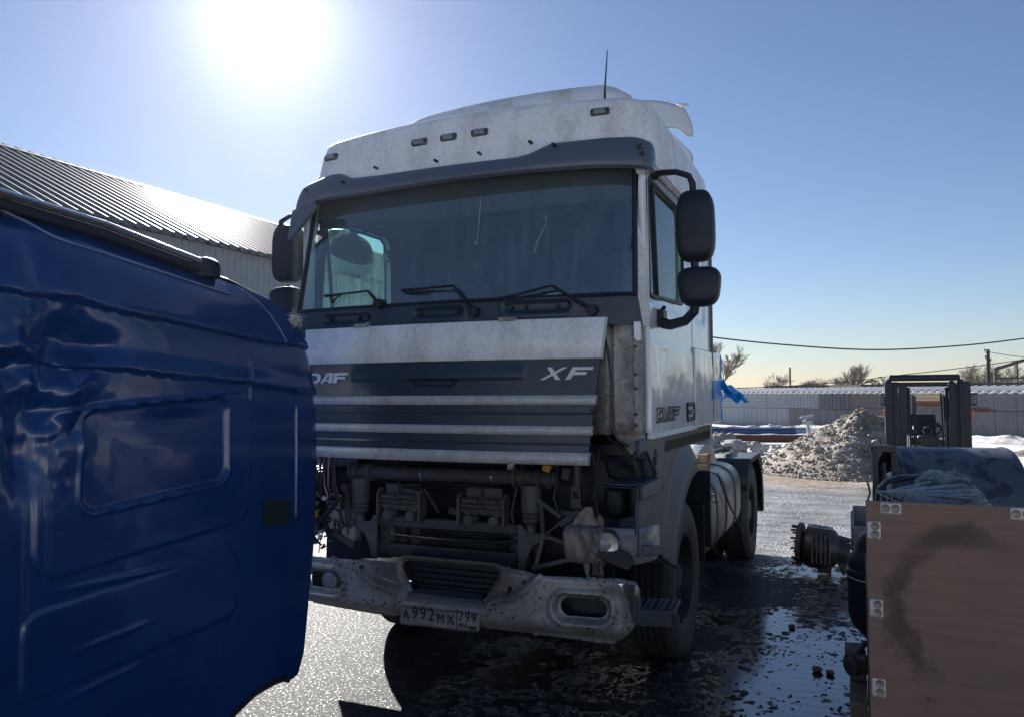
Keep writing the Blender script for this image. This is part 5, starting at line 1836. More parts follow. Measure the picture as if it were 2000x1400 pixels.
# rail on the roof edge
mb = MB()
mb.tube([(BU - 0.10, -4.6, 2.665), (BU - 0.10, -3.68, 2.590), (BU - 0.10, -3.2, 2.555), (BU - 0.10, -2.62, 2.472)], 0.017, 8)
mb.tube([(BU - 0.16, -4.6, 2.64), (BU - 0.16, -3.6, 2.565), (BU - 0.16, -2.66, 2.458)], 0.010, 6)
mb.build('roof_rail', M['chrome'], bcab)
mb = MB()
mb.loft([[(BU - 0.19, v, z - 0.03), (BU - 0.19, v, z + 0.0), (BU - 0.10, v, z + 0.0), (BU - 0.08, v, z - 0.04)] for v, z in ((-4.6, 2.645), (-3.68, 2.57), (-3.2, 2.535), (-2.62, 2.452))])
mb.build('rail_channel', M['black'], bcab)
mb = MB()
for (v, z) in ((-2.60, 2.455), (-3.74, 2.58)):
    rings = []
    for s_, h_ in ((1.0, -0.05), (1.0, 0.0), (0.9, 0.03), (0.6, 0.045), (0.2, 0.05)):
        rings.append([(BU - 0.12 + 0.06 * s_ * math.cos(a), v + 0.085 * s_ * math.sin(a), z + h_) for a in [2 * math.pi * k / 16 for k in range(16)]])
    mb.loft(rings)
mb.build('rail_foot', M['black'], bcab, smooth=60)
mb = MB()
mb.tube([(BU - 0.22, -2.50, 2.435), (BU - 0.20, -2.37, 2.415), (BU - 0.17, -2.24, 2.37), (BU - 0.11, -2.13, 2.32), (BU - 0.06, -2.03, 2.25), (BU - 0.05, -1.99, 2.20)], 0.022, 8)
mb.build('windscreen_rubber', M['black'], bcab)
mb = MB()                                              # frayed filler tuft at the corner
random.seed(3)
c0 = Vector((BU + 0.0, -2.045, 2.235))
for k in range(110):
    d_ = Vector((random.gauss(0, 1), random.gauss(0, 1), random.gauss(0, 1))).normalized()
    s0 = c0 + Vector((random.gauss(0, 0.014), random.gauss(0, 0.020), random.gauss(0, 0.013)))
    mb.tube([s0, s0 + d_ * 0.018, s0 + d_ * 0.032 + Vector((0, 0, -0.006))], 0.0016, 3)
kindof(mb.build('foam_tuft', M['white_plastic'], bcab, smooth=0), 'stuff')
mb = MB()
for k in range(7):
    z = 1.135 + k * 0.017
    mb.beam((BU + 0.012, -2.285, z + 0.02), (BU + 0.012, -2.095, z), 0.010, 0.009)
mb.prism([(BU + 0.003, -2.30, 1.13), (BU + 0.003, -2.085, 1.115), (BU + 0.003, -2.085, 1.245), (BU + 0.003, -2.30, 1.262)], (0.006, 0, 0))
mb.build('vent_grille', M['green_dark'] if 'green_dark' in M else M['black'], bcab)
mb = MB()                                              # arch lip of black rubber
mb.tube([(BU + 0.0, -2.085, 0.262), (BU + 0.0, -2.12, 0.290), (BU + 0.0, -2.22, 0.297), (BU + 0.0, -2.36, 0.285), (BU + 0.0, -2.50, 0.24), (BU + 0.0, -2.60, 0.17), (BU, -2.67, 0.07)], [0.012, 0.02, 0.016, 0.016, 0.016, 0.016, 0.016], 8)
mb.build('arch_rubber', M['black'], bcab)
random.seed(8)
for k in range(7):
    mb = MB()
    v = -1.95 + random.uniform(-0.02, 0.015)
    pts = [Vector((BU - 0.12, v, 0.83))]
    for q in range(6):
        pts.append(pts[-1] + Vector((random.uniform(-0.012, 0.012), random.uniform(-0.022, 0.018), -0.075)))
    mb.tube(pts, random.choice((0.004, 0.005, 0.006)), 5)
    mb.build('loose_wire', M['black'], bcab)
for c_, s_, mt in (((BU - 0.12, -1.965, 0.44), (0.05, 0.05, 0.045), M['green_plug']), ((BU - 0.13, -1.955, 0.37), (0.04, 0.045, 0.06), M['green_plug']), ((BU - 0.12, -1.94, 0.315), (0.05, 0.045, 0.03), M['ink'])):
    mb = MB()
    mb.obox(c_, s_, Matrix.Rotation(0.35, 3, 'X'))
    mb.build('wire_plug', mt, bcab, bevel=0.005)
for pts in (((-2.72, 0.30), (-2.66, 0.17), (-2.58, 0.19)), ((-3.10, 0.40), (-3.07, 0.30), (-2.97, 0.25), (-2.88, 0.27), (-2.87, 0.32)), ((-2.52, 0.24), (-2.55, 0.12), (-2.50, 0.18))):
    mb = MB()
    mb.tube([(BU + 0.02, v, z) for v, z in pts], 0.004, 5)
    mb.build('loose_wire', M['black'], bcab)

# ------------------------------------------------------------------ metal roofed warehouse on the left
t_ = NT('galvanised_roof_sheet')
co_ = t_.coords('Object')
cg = t_.mix(t_.noise(co_, 2.5, 5, 0.65), (0.085, 0.11, 0.125), (0.13, 0.16, 0.175))
t_.bsdf(Base_Color=cg, Metallic=0.0, Roughness=0.5).inputs['Specular IOR Level'].default_value = 0.22
M['roof_sheet'] = t_.m
M['wall_sheet'] = material('pale_grey_wall_sheet', (0.24, 0.28, 0.32), 0.5, var=0.08, dirt=(0.22, 0.23, 0.24), dirt_amt=0.4, dirt_scale=1.5, streak=1)
wh = thing('warehouse', 'long grey warehouse with ribbed metal roof behind the blue cab', 'warehouse', (-11.8, 4.0, 0))
EU, EZ, RU, RZ = -11.8, 5.44, -16.9, 7.94
WS, WV0, WNN = 1.7, -6.26, 26            # sheet width, first sheet, how many
PITCH = math.atan2(RZ - EZ, EU - RU)


def rib_profile(w, n_rib, h, base_w, top_w):
    pts = [(0.0, 0.0)]
    sp = w / n_rib
    for k in range(n_rib):
        c_ = (k + 0.5) * sp
        pts += [(c_ - base_w / 2, 0.0), (c_ - top_w / 2, h), (c_ + top_w / 2, h), (c_ + base_w / 2, 0.0)]
    pts.append((w, 0.0))
    return pts


prof = rib_profile(WS, 5, 0.085, 0.15, 0.05)
L_ = math.hypot(RZ - EZ, EU - RU) + 0.25
first = None
for i in range(WNN):
    v0_ = WV0 + i * WS
    if first is None:
        mb = MB()
        mb.loft([[(EU + 0.2 + t2 * (-L_) * math.cos(PITCH), v0_ + a, EZ - 0.09 + t2 * L_ * math.sin(PITCH) + h) for a, h in prof] for t2 in (0.0, 1.0)], closed=False)
        first = mb.build('roof_sheet', M['roof_sheet'], wh, smooth=0, solid=0.004)
    else:
        o = first.copy()
        COL.objects.link(o)
        o.location = first.location + Vector((0, i * WS, random.uniform(-0.004, 0.004)))
        BASE[o.name] = BASE[first.name]
for i in range(WNN):
    mb = MB()
    v0_ = WV0 + WS * i
    mb.prism([(RU + 0.45, v0_, RZ - 0.11), (RU, v0_, RZ + 0.07), (RU - 0.45, v0_, RZ - 0.11), (RU - 0.45, v0_, RZ - 0.13), (RU, v0_, RZ + 0.05), (RU + 0.45, v0_, RZ - 0.13)], (0, WS + 0.03, 0))
    mb.build('ridge_cap', M['roof_sheet'], wh, smooth=0)
prof = rib_profile(WS, 8, 0.03, 0.10, 0.05)
first = None
for i in range(WNN):
    v0_ = WV0 + i * WS
    if first is None:
        mb = MB()
        mb.loft([[(EU - 0.12 + h, v0_ + a, z) for a, h in prof] for z in (0.0, EZ - 0.05)], closed=False)
        first = mb.build('wall_sheet', M['wall_sheet'], wh, smooth=0)
    else:
        o = first.copy()
        COL.objects.link(o)
        o.location = first.location + Vector((0, i * WS, 0))
        BASE[o.name] = BASE[first.name]
V9 = WV0 + WNN * WS
mb = MB()
mb.prism([(EU - 0.2, V9, 0), (EU - 0.2, V9, EZ), (RU, V9, RZ - 0.1), (2 * RU - EU, V9, EZ), (2 * RU - EU, V9, 0)], (0, -0.06, 0))
mb.build('gable_wall', M['wall_sheet'], wh)
mb = MB()
mb.prism([(EU - 0.2, WV0, 0), (EU - 0.2, WV0, EZ), (RU, WV0, RZ - 0.1), (2 * RU - EU, WV0, EZ), (2 * RU - EU, WV0, 0)], (0, 0.06, 0))
mb.build('gable_wall', M['wall_sheet'], wh)
mb = MB()
mb.prism([(RU, WV0, RZ), (RU, V9, RZ), (2 * RU - EU - 0.3, V9, EZ - 0.1), (2 * RU - EU - 0.3, WV0, EZ - 0.1)], (0, 0, -0.05))
mb.build('rear_roof_slope', M['roof_sheet'], wh)
mb = MB()
mb.box(2 * RU - EU, 2 * RU - EU + 0.06, WV0, V9, 0, EZ - 0.2)
mb.build('rear_wall', M['wall_sheet'], wh)

# ------------------------------------------------------------------ far wall of sheet panels
WA, WB = Vector((9.2, 54.0, 0)), Vector((21.6, 18.6, 0))
WDIR = (WB - WA).normalized()
WN = Vector((-WDIR.y, WDIR.x, 0))
if WN.y > 0:
    WN = -WN
WLEN = (WB - WA).length


def wpt(s, z, o=0.0):
    return WA + WDIR * s + WN * o + Vector((0, 0, z))


M['panel_pale'] = material('pale_blue_panel', (0.27, 0.315, 0.38), 0.55, var=0.06, dirt=(0.25, 0.27, 0.30), dirt_amt=0.4, dirt_scale=1.2, streak=1)
M['panel_grey'] = material('grey_zinc_panel', (0.14, 0.16, 0.19), 0.55, var=0.12, dirt=(0.11, 0.11, 0.115), dirt_amt=0.55, dirt_scale=1.3, streak=1)
M['panel_worn'] = material('rust_streaked_panel', (0.15, 0.158, 0.172), 0.7, var=0.15, dirt=(0.13, 0.10, 0.09), dirt_amt=0.7, dirt_scale=1.6, streak=1)
M['panel_beige'] = material('beige_board', (0.46, 0.38, 0.30), 0.7, var=0.1, dirt=(0.3, 0.24, 0.2), dirt_amt=0.4, dirt_scale=2, stretch=(1, 1, 4))
M['slate_roof'] = material('snowy_wavy_roofing', (0.66, 0.67, 0.68), 0.75, var=0.1, dirt=(0.40, 0.41, 0.42), dirt_amt=0.35, dirt_scale=3)
wall = thing('boundary_shed', 'long low shed wall of grey and pale metal panels across the back of the yard', 'shed', tuple(WA), rot=False)


def s_at(px, y_off=0):
    """distance along the wall seen at a bearing"""
    k = (px - 1000) / 1551.5
    # (WA.x + WDIR.x*s) = k*(WA.y + WDIR.y*s)
    return (k * WA.y - WA.x) / (WDIR.x - k * WDIR.y)


def panel(s0, s1, z0, z1, mat, rib='v', pitch=0.22, h=0.03, o=0.0, name='wall_panel'):
    mb = MB()
    if rib == 'v':
        n = max(2, int((s1 - s0) / pitch))
        pts = rib_profile(s1 - s0 - 0.02, n, h, pitch * 0.55, pitch * 0.28)
        mb.loft([[wpt(s0 + a, z, o + b_) for a, b_ in pts] for z in (z0, z1)], closed=False)
    else:
        n = max(2, int((z1 - z0) / pitch))
        pts = rib_profile(z1 - z0, n, h, pitch * 0.5, pitch * 0.3)
        mb.loft([[wpt(s, z0 + a, o + b_) for a, b_ in pts] for s in (s0, s1 - 0.02)], closed=False)
    return mb.build(name, mat, wall, smooth=0, solid=0.01)


marks = [s_at(x) for x in (1245, 1290, 1335, 1380, 1410, 1453, 1498, 1540, 1600, 1660, 1700, 1738, 1787, 1838, 1890, 1942, 1985, 2040, 2120)]
for i, (a, b_) in enumerate(zip(marks, marks[1:])):
    xm = i - 3
    if xm <= 3:
        panel(a, b_, 0.0, 0.98, M['panel_pale'], 'v', 0.35, 0.025)
        panel(a, b_, 1.0, 1.74, M['panel_grey'] if xm <= 0 else M['panel_pale'], 'h' if xm in (1, 2) else 'v', 0.16, 0.02, 0.05)
    elif xm <= 5:
        panel(a, b_, 0.0, 1.0, M['panel_grey'], 'v', 0.6, 0.02)
        panel(a, b_, 1.02, 1.74, M['panel_pale'] if xm == 4 else M['panel_grey'], 'v', 0.24, 0.05, 0.05)
    elif xm in (9,):
        panel(a, b_, 0.0, 1.25, M['panel_worn'], 'v', 0.3, 0.03)
        panel(a, b_, 1.27, 1.42, M['rust'], 'v', 0.5, 0.02, 0.06)
        panel(a, b_, 1.43, 1.90, M['panel_beige'], 'h', 0.12, 0.02, 0.08)
    else:
        panel(a, b_, 0.0, 1.08, M['panel_worn'] if xm in (6, 7, 8) else M['panel_grey'], 'v', 0.3, 0.025)
        panel(a, b_, 1.10, 1.74, M['panel_worn'] if xm in (6, 7, 8) else M['panel_grey'], 'v', 0.3, 0.025, 0.05)
panel(s_at(1892), s_at(1944), 1.05, 1.10, M['rust'], 'h', 0.05, 0.01, 0.10, 'rusty_ledge')
mb = MB()
random.seed(21)
for k in range(9):
    x = s_at(1897 + k * 4.4)
    mb.prism([wpt(x, 1.10, 0.10), wpt(x + 0.06, 1.10, 0.10), wpt(x + 0.05, 1.10 + random.uniform(0.03, 0.16), 0.10), wpt(x, 1.10 + random.uniform(0.02, 0.16), 0.10)], WN * 0.02)
mb.build('rust_stain', M['rust'], wall, smooth=0)
# wavy roofing sheets along the top
k = 0
s = s_at(1246)
while s < s_at(2120):
    mb = MB()
    ring = [[wpt(s + a, 1.76 + d_ * 0.20 + 0.045 * math.sin(2 * math.pi * a / 0.40), 0.35 - d_ * 1.5) for a in frange(0, 1.6, 29)] for d_ in (0.0, 1.0)]
    mb.loft(ring, closed=False)
    mb.build('roof_sheet', M['slate_roof'], wall, smooth=60, solid=0.05)
    s += 1.6
mb = MB()
mb.loft([[wpt(a, 0.0, -0.15), wpt(a, 1.74, -0.15), wpt(a, 1.80, -1.4), wpt(a, 0, -1.4)] for a in (s_at(1246), WLEN)])
mb.build('shed_body', M['panel_worn'], wall, smooth=0)
bk = thing('flat_roof_building', 'low dark flat roofed building peeping over the shed roof', 'building', tuple(wpt(s_at(1500), 0, -12)), rot=False)
p0_, p1_ = wpt(s_at(1440) - 6, 0, -9), wpt(s_at(1700), 0, -9)
mb = MB()
d_ = (p1_ - p0_)
mb.beam(p0_ + Vector((0, 0, 1.0)), p1_ + Vector((0, 0, 1.0)), 4.0, 2.0)
mb.build('wall', M['panel_worn'], bk, smooth=0)
mb = MB()
mb.beam(p0_ + Vector((0, 0, 2.12)), p1_ + Vector((0, 0, 2.12)), 4.3, 0.22)
mb.build('roof', M['frame'], bk, smooth=0)
mb = MB()
q0 = p0_.lerp(p1_, 0.34) + WN * 2.17
q1 = p0_.lerp(p1_, 0.50) + WN * 2.17
mb.beam(q0 + Vector((0, 0, 2.10)), q1 + Vector((0, 0, 2.10)), 0.1, 0.24)
mb.build('fascia_board', M['panel_beige'], bk, smooth=0)

# ------------------------------------------------------------------ snow, beams and heaps in the middle distance
t_ = NT('old_snow')
co_ = t_.coords('Object')
cs_ = t_.mix(t_.ramp(t_.noise(co_, 2.2, 8, 0.7), [(0.36, 0.0), (0.60, 1.0)]), (0.36, 0.33, 0.30), (0.80, 0.81, 0.83))
b_s = t_.bsdf(Base_Color=cs_, Roughness=0.75)
t_.put(b_s, 'Normal', t_.bump(t_.noise(co_, 14, 6, 0.7), 0.6, 0.05))
M['snow'] = t_.m
t_ = NT('dirty_snow_heap')
co_ = t_.coords('Object')
vz = t_.n('TexVoronoi', None, Scale=26.0)
t_.t.links.new(co_, vz.inputs['Vector'])
cs_ = t_.mix(t_.ramp(t_.noise(co_, 1.1, 8, 0.72), [(0.40, 0.0), (0.58, 1.0)]), (0.33, 0.27, 0.205), (0.53, 0.475, 0.405))
cs_ = t_.mix(t_.math('MULTIPLY', t_.ramp(t_.noise(co_, 22, 5, 0.7), [(0.40, 1.0), (0.58, 0.0)]), 0.45), cs_, (0.22, 0.18, 0.145))
b_s = t_.bsdf(Base_Color=cs_, Roughness=0.85)
t_.put(b_s, 'Normal', t_.bump(t_.math('SUBTRACT', 1.0, vz.outputs['Distance']), 0.4, 0.04))
M['heap'] = t_.m


def mound(name, c, ra, rb, h, rot, mat, seed, rough=0.12, pw=1.0, n=48, m=22, label=None, cat=None, kind=None, group=None):
    mb = MB()
    cs_, sn = math.cos(rot), math.sin(rot)
    rows = []
    for i in range(m + 1):
        t2 = i / m
        row = []
        for k in range(n):
            a = 2 * math.pi * k / n
            wob = 1 + 0.16 * noise.noise(Vector((math.cos(a) * 1.6, math.sin(a) * 1.6, seed)))
            x, y = ra * t2 * math.cos(a) * wob, rb * t2 * math.sin(a) * wob
            z = h * max(0.0, (1 - t2 ** pw)) if pw != 1 else h * (1 - t2)
            z = z * (1 + rough * 1.5 * fbm((x * 1.3, y * 1.3, seed), 4)) + rough * h * 0.9 * fbm((x * 4, y * 4, seed + 3), 4) * min(1, (1 - t2) * 4) - 0.03
            row.append((x * cs_ - y * sn, x * sn + y * cs_, z))
        rows.append(row)
    vs, fs = [rows[0][0]], []
    for row in rows[1:]:
        vs += row
    for k in range(n):
        fs.append((0, 1 + k, 1 + (k + 1) % n))
    for i in range(m - 1):
        for k in range(n):
            fs.append((1 + i * n + k, 1 + (i + 1) * n + k, 1 + (i + 1) * n + (k + 1) % n, 1 + i * n + (k + 1) % n))
    mb.add(vs, fs)
    o = mb.build(name, mat, None, smooth=70)
    o.location = c
    tag(o, label, cat, group, kind)
    return o


heap = mound('gravel_heap', (8.20, 18.6, 0), 2.75, 2.6, 1.45, 0.0, M['heap'], 2.0, 0.055, 1.0, 110, 52, 'tall cone of dirty gravelly snow heaped beside the forklift', 'heap')
# loose clods over the heap and at its foot
mb = MB()
random.seed(4)
ico = [(0, 0, 1), (0.89, 0, 0.45), (0.28, 0.85, 0.45), (-0.72, 0.53, 0.45), (-0.72, -0.53, 0.45), (0.28, -0.85, 0.45), (0.72, 0.53, -0.45), (-0.28, 0.85, -0.45), (-0.89, 0, -0.45), (-0.28, -0.85, -0.45), (0.72, -0.53, -0.45), (0, 0, -1)]
icf = [(0, 1, 2), (0, 2, 3), (0, 3, 4), (0, 4, 5), (0, 5, 1), (1, 6, 2), (2, 7, 3), (3, 8, 4), (4, 9, 5), (5, 10, 1), (6, 7, 2), (7, 8, 3), (8, 9, 4), (9, 10, 5), (10, 6, 1), (11, 7, 6), (11, 8, 7), (11, 9, 8), (11, 10, 9), (11, 6, 10)]


def lump(mb, c, r, sq=0.8):
    M3 = Matrix.Rotation(random.uniform(0, 6), 3, 'Z') @ Matrix.Rotation(random.uniform(0, 6), 3, 'X')
    vs = []
    for p in ico:
        q = (M3 @ Vector(p)) * r * random.uniform(0.7, 1.2)
        vs.append((c[0] + q.x, c[1] + q.y, c[2] + q.z * sq))
    mb.add(vs, icf)


for k in range(7000):
    a = random.uniform(0, 2 * math.pi)
    t2 = math.sqrt(random.random()) * 1.06
    r_ = t2 * 2.68 * (1 + 0.16 * noise.noise(Vector((math.cos(a) * 1.6, math.sin(a) * 1.6, 2.0))))
    x, y = r_ * math.cos(a), r_ * math.sin(a) * 0.95
    z = 1.45 * max(0, 1 - t2) * (1 + 0.055 * 1.5 * fbm((x * 1.3, y * 1.3, 2.0), 4)) + 0.0
    lump(mb, (x, y, z), random.choice((0.012, 0.015, 0.018, 0.022, 0.028, 0.045)), 0.8)
for k in range(22):
    a = random.uniform(0, 2 * math.pi)
    t2 = random.uniform(0.25, 1.12)
    x, y = 2.68 * t2 * math.cos(a), 2.55 * t2 * math.sin(a)
    lump(mb, (x, y, 1.45 * max(0, 1 - t2) + 0.02), random.uniform(0.05, 0.12), 0.75)
o = mb.build('loose_clods', M['heap'], None, smooth=0)
o.parent = heap
kindof(o, 'stuff')
toe = mound('gravel_heap', (6.45, 18.9, 0), 1.35, 0.8, 0.34, 0.1, M['heap'], 7.0, 0.35, 1.4, 60, 20, 'low spread of grey clods at the foot of the tall heap', 'heap')

mound('snow_bank', (11.6, 36.5, 0), 5.4, 1.5, 0.30, R(-8), M['snow'], 3.3, 0.3, 2.0, 60, 14, 'snow drifted along the pale end of the shed', None, 'stuff')
mound('snow_bank', (15.4, 36.6, 0), 4.2, 1.3, 0.30, R(-38), M['snow'], 5.3, 0.3, 2.0, 60, 14, 'snow drifted behind the tall gravel heap', None, 'stuff')
mound('snow_bank', (17.4, 27.4, 0), 3.6, 0.9, 0.24, R(-62), M['snow'], 9.3, 0.25, 1.8, 60, 14, 'thin snow drift at the shed foot beyond the forklift', None, 'stuff')
mound('slush_ridge', (15.2, 22.2, 0), 3.0, 0.55, 0.14, R(-20), M['heap'], 12.3, 0.4, 1.6, 60, 12, 'brown ridge of frozen slush between forklift and shed', None, 'stuff')
mound('slush_ridge', (9.3, 16.0, 0), 4.3, 0.30, 0.05, R(4), M['heap'], 15.3, 0.5, 1.6, 70, 10, 'brown mud line across the ice before the heap', None, 'stuff')

M['ice'] = material('dirty_ice', (0.56, 0.55, 0.54), 0.6, var=0.15, dirt=(0.20, 0.165, 0.135), dirt_amt=0.7, dirt_scale=2.5, bump=0.6, bscale=14)
mound('rubble_bank', (5.9, 24.6, 0), 1.9, 1.0, 0.62, 0.2, M['heap'], 31.0, 0.4, 1.3, 60, 20, 'bank of brown frozen rubble behind the white truck', 'rubble bank')
random.seed(17)
chunk_spots = [(6.62, 23.9, 0.34), (7.15, 23.9, 0.30), (7.02, 23.2, 0.16), (7.65, 24.6, 0.22), (8.25, 24.9, 0.14), (8.75, 25.3, 0.17), (9.25, 24.9, 0.30), (9.0, 25.4, 0.2), (6.2, 23.4, 0.20), (10.3, 24.3, 0.13), (5.7, 23.3, 0.18), (7.9, 24.0, 0.10)]
CH_LAB = ['big pale ice block lying against the rubble bank', 'broad dirty ice block beside the biggest block', 'small ice lump in front of the two big blocks', 'upright ice lump just past the rubble bank', 'small round ice lump before the rusty beam', 'middling ice lump before the rusty beam',
          'smooth white boulder of ice before the rusty beam', 'ice lump half behind the smooth white boulder', 'ice lump at the truck side foot of the rubble bank', 'lone little ice lump near the tall gravel heap', 'ice lump nearest the truck chassis', 'tiny ice crumb between lumps on the pale ground']
for (x, y, r_), lab in zip(chunk_spots, CH_LAB):
    mb = MB()
    n, m = 12, 7
    rows = []
    sd = random.uniform(0, 50)
    for i in range(m + 1):
        ph = math.pi * i / m
        for k in range(n):
            a = 2 * math.pi * k / n
            p = Vector((math.sin(ph) * math.cos(a), math.sin(ph) * math.sin(a), math.cos(ph)))
            p *= 1 + 0.45 * fbm((p.x * 1.4 + sd, p.y * 1.4, p.z * 1.4), 3)
            rows.append((p.x * r_ * 1.25, p.y * r_, p.z * r_ * 0.72 + r_ * 0.45))
    fs = [(i * n + k, i * n + (k + 1) % n, (i + 1) * n + (k + 1) % n, (i + 1) * n + k) for i in range(m) for k in range(n)]
    mb.add(rows, fs)
    o = mb.build('ice_chunk', M['ice'], None, smooth=25)
    o.location = (x, y, 0)
    tag(o, lab, 'ice chunk', 'ice chunks on the ground behind the truck')

M['blue_pipe'] = material('blue_painted_pipe', (0.025, 0.075, 0.24), 0.45, var=0.12, dirt=(0.15, 0.15, 0.17), dirt_amt=0.3)
mb = MB()
a_, b_ = Vector((6.6, 34.2, 0.17)), Vector((11.85, 33.4, 0.17))
mb.tube([a_, b_], 0.17, 16)
pp = thing('blue_pipe', 'long blue pipe lying on snow before the pale shed panels', 'pipe', (9.2, 33.8, 0), rot=False)
mb.build('pipe', M['blue_pipe'], pp)
mb = MB()
mb.tube([b_, b_ + (b_ - a_).normalized() * 0.42], 0.175, 16)
mb.build('end_collar', M['panel_pale'], pp)
mb = MB()
mb.loft([[p + Vector((0, y, z)) for y, z in ((-0.13, 0.13), (-0.06, 0.20 + 0.03 * math.sin(i * 1.7)), (0.06, 0.20), (0.13, 0.13))] for i, p in enumerate([a_.lerp(b_, t2) for t2 in frange(0, 1, 24)])], closed=True)
o = mb.build('snow_cover', M['snow'], pp, smooth=60)
o['kind'] = 'stuff'
rb_ = thing('steel_beam', 'rusty red steel beam on the ground with snow along its top', 'steel beam', (8.6, 27.6, 0), rot=False)
a_, b_ = Vector((5.2, 28.4, 0.0)), Vector((11.3, 27.7, 0.0))
dn = (b_ - a_).normalized()
sd = Vector((dn.y, -dn.x, 0))
mb = MB()
prof = [(-0.10, 0.0), (0.10, 0.0), (0.10, 0.025), (0.012, 0.025), (0.012, 0.235), (0.10, 0.235), (0.10, 0.26), (-0.10, 0.26), (-0.10, 0.235), (-0.012, 0.235), (-0.012, 0.025), (-0.10, 0.025)]
mb.loft([[p + sd * x + Vector((0, 0, 0.06 + z)) for x, z in prof] for p in (a_, b_)])
mb.build('beam_section', M['rust'], rb_, smooth=0)
mb = MB()
for t2 in (0.1, 0.5, 0.9):
    p = a_.lerp(b_, t2)
    mb.beam(p - sd * 0.3 + Vector((0, 0, 0.03)), p + sd * 0.3 + Vector((0, 0, 0.03)), 0.12, 0.058)
mb.build('bearer', M['wood'], rb_)
mb = MB()
mb.loft([[p + sd * x + Vector((0, 0, 0.318 + z)) for x, z in ((-0.10, 0.0), (-0.05, 0.03 + 0.02 * math.sin(i * 1.3)), (0.05, 0.03), (0.10, 0.0))] for i, p in enumerate([a_.lerp(b_, t2) for t2 in frange(0, 1, 26)])])
o = mb.build('snow_cover', M['snow'], rb_, smooth=60)
o['kind'] = 'stuff'
hp = thing('standpipe', 'short leaning metal standpipe with a flanged head in front of the snow', 'standpipe', (10.72, 28.6, 0), rot=False)
mb = MB()
mb.tube([(10.72, 28.6, 0.0), (10.60, 28.6, 0.72)], 0.05, 10)
mb.build('post', M['panel_pale'], hp)
mb = MB()
mb.lathe([(0.0, 0.0), (0.12, 0.0), (0.16, 0.03), (0.16, 0.10), (0.10, 0.13), (0.05, 0.14), (0.05, 0.2), (0.0, 0.2)], (10.60, 28.6, 0.70), (0, 0, 1), 14)
mb.obox((10.56, 28.6, 0.93), (0.44, 0.10, 0.07), Matrix.Rotation(R(-8), 3, 'Y'))
mb.build('flanged_head', M['panel_pale'], hp)

# ------------------------------------------------------------------ wires, poles, steel frame
M['cable'] = material('dark_cable', (0.03, 0.032, 0.036), 0.6)
def cable(name, pts, r, label):
    mb = MB()
    P = [Vector(p) for p in pts]
    fine = []
    for i in range(len(P) - 1):
        p0, p1, p2, p3 = P[max(0, i - 1)], P[i], P[i + 1], P[min(len(P) - 1, i + 2)]
        for k in range(8):
            t2 = k / 8
            fine.append(0.5 * ((2 * p1) + (p2 - p0) * t2 + (2 * p0 - 5 * p1 + 4 * p2 - p3) * t2 ** 2 + (3 * p1 - p0 - 3 * p2 + p3) * t2 ** 3))
    fine.append(P[-1])
    c0 = fine[len(fine) // 2]
    mb.tube([p - c0 for p in fine], r, 6)
    o = mb.build(name, M['cable'], None)
    o.location = c0
    tag(o, label, 'cable')
    return o


cable('overhead_cable', [(4.0, 30, 4.45), (7.5, 30, 3.905), (10.46, 30, 3.581), (13.554, 30, 3.391), (16.46, 30, 3.494), (19.4, 30, 3.79), (26, 30, 4.7)], 0.030, 'thick overhead cable sagging across the open sky from the truck cab')
cable('overhead_cable', [(8.3, 40, 1.95), (10.3, 40, 1.98), (14.42, 40, 2.153), (17.52, 40, 2.395), (19.33, 40, 2.619), (21.9, 40, 2.89), (25.8, 40, 3.387), (32, 40, 4.3)], 0.022, 'thin low cable passing just above the shed and forklift roofs')
pl = thing('utility_pole', 'dark wooden utility pole standing behind the shed beside the steel skeleton', 'pole', (25.15, 42, 0), rot=False)
mb = MB()
mb.tube([(25.15, 42, 0.0), (25.20, 42, 4.0)], [0.11, 0.085], 10)
mb.build('pole_shaft', M['frame'], pl)
mb = MB()
for z, dx in ((3.85, -0.16), (3.5, -0.14), (3.35, 0.12)):
    mb.tube([(25.19, 42, z), (25.19 + dx, 41.98, z), (25.19 + dx, 41.98, z + 0.10)], 0.022, 6)
    mb.lathe([(0, 0.1), (0.035, 0.09), (0.045, 0.05), (0.035, 0.0), (0, 0)], (25.19 + dx, 41.98, z + 0.08), (0, 0, 1), 8)
mb.build('insulator', M['frame'], pl)
cable('overhead_cable', [(25.2, 42, 3.88), (27.0, 42.5, 3.66), (30, 43, 3.45), (34, 44, 3.3)], 0.018, 'thin wire running away level from the top of the wooden pole')
cable('overhead_cable', [(25.2, 42, 3.8), (26.2, 43.5, 3.2), (27.3, 45, 2.75)], 0.015, 'thin stay wire falling from the wooden pole to the steel frame')
po = thing('thin_post', 'thin bare metal post rising above the shed roof', 'post', (15.73, 45, 0), rot=False)
mb = MB()
mb.tube([(15.73, 45, 0.0), (15.75, 45, 3.2)], 0.05, 8)
mb.build('post_shaft', M['frame'], po)
mb = MB()
mb.lathe([(0.0, 0.0), (0.12, 0.0), (0.12, 0.02), (0.0, 0.02)], (15.73, 45, 0.0), (0, 0, 1), 8)
mb.build('foot_plate', M['frame'], po)
fs_ = thing('unfinished_shed', 'bare steel skeleton of an unfinished shed beyond the wooden pole', 'shed skeleton', (28.4, 45, 0), rot=False)
xs = [27.35, 28.6, 30.2, 32.2]
for i, x in enumerate(xs):
    zt = 3.05 + (x - 27.35) * 0.31
    for dy in (0.0, 2.6):
        mb = MB()
        mb.beam((x + dy * 0.6, 45 + dy, 0), (x + dy * 0.6, 45 + dy, zt), 0.10, 0.10)
        mb.build('column', M['frame'], fs_)
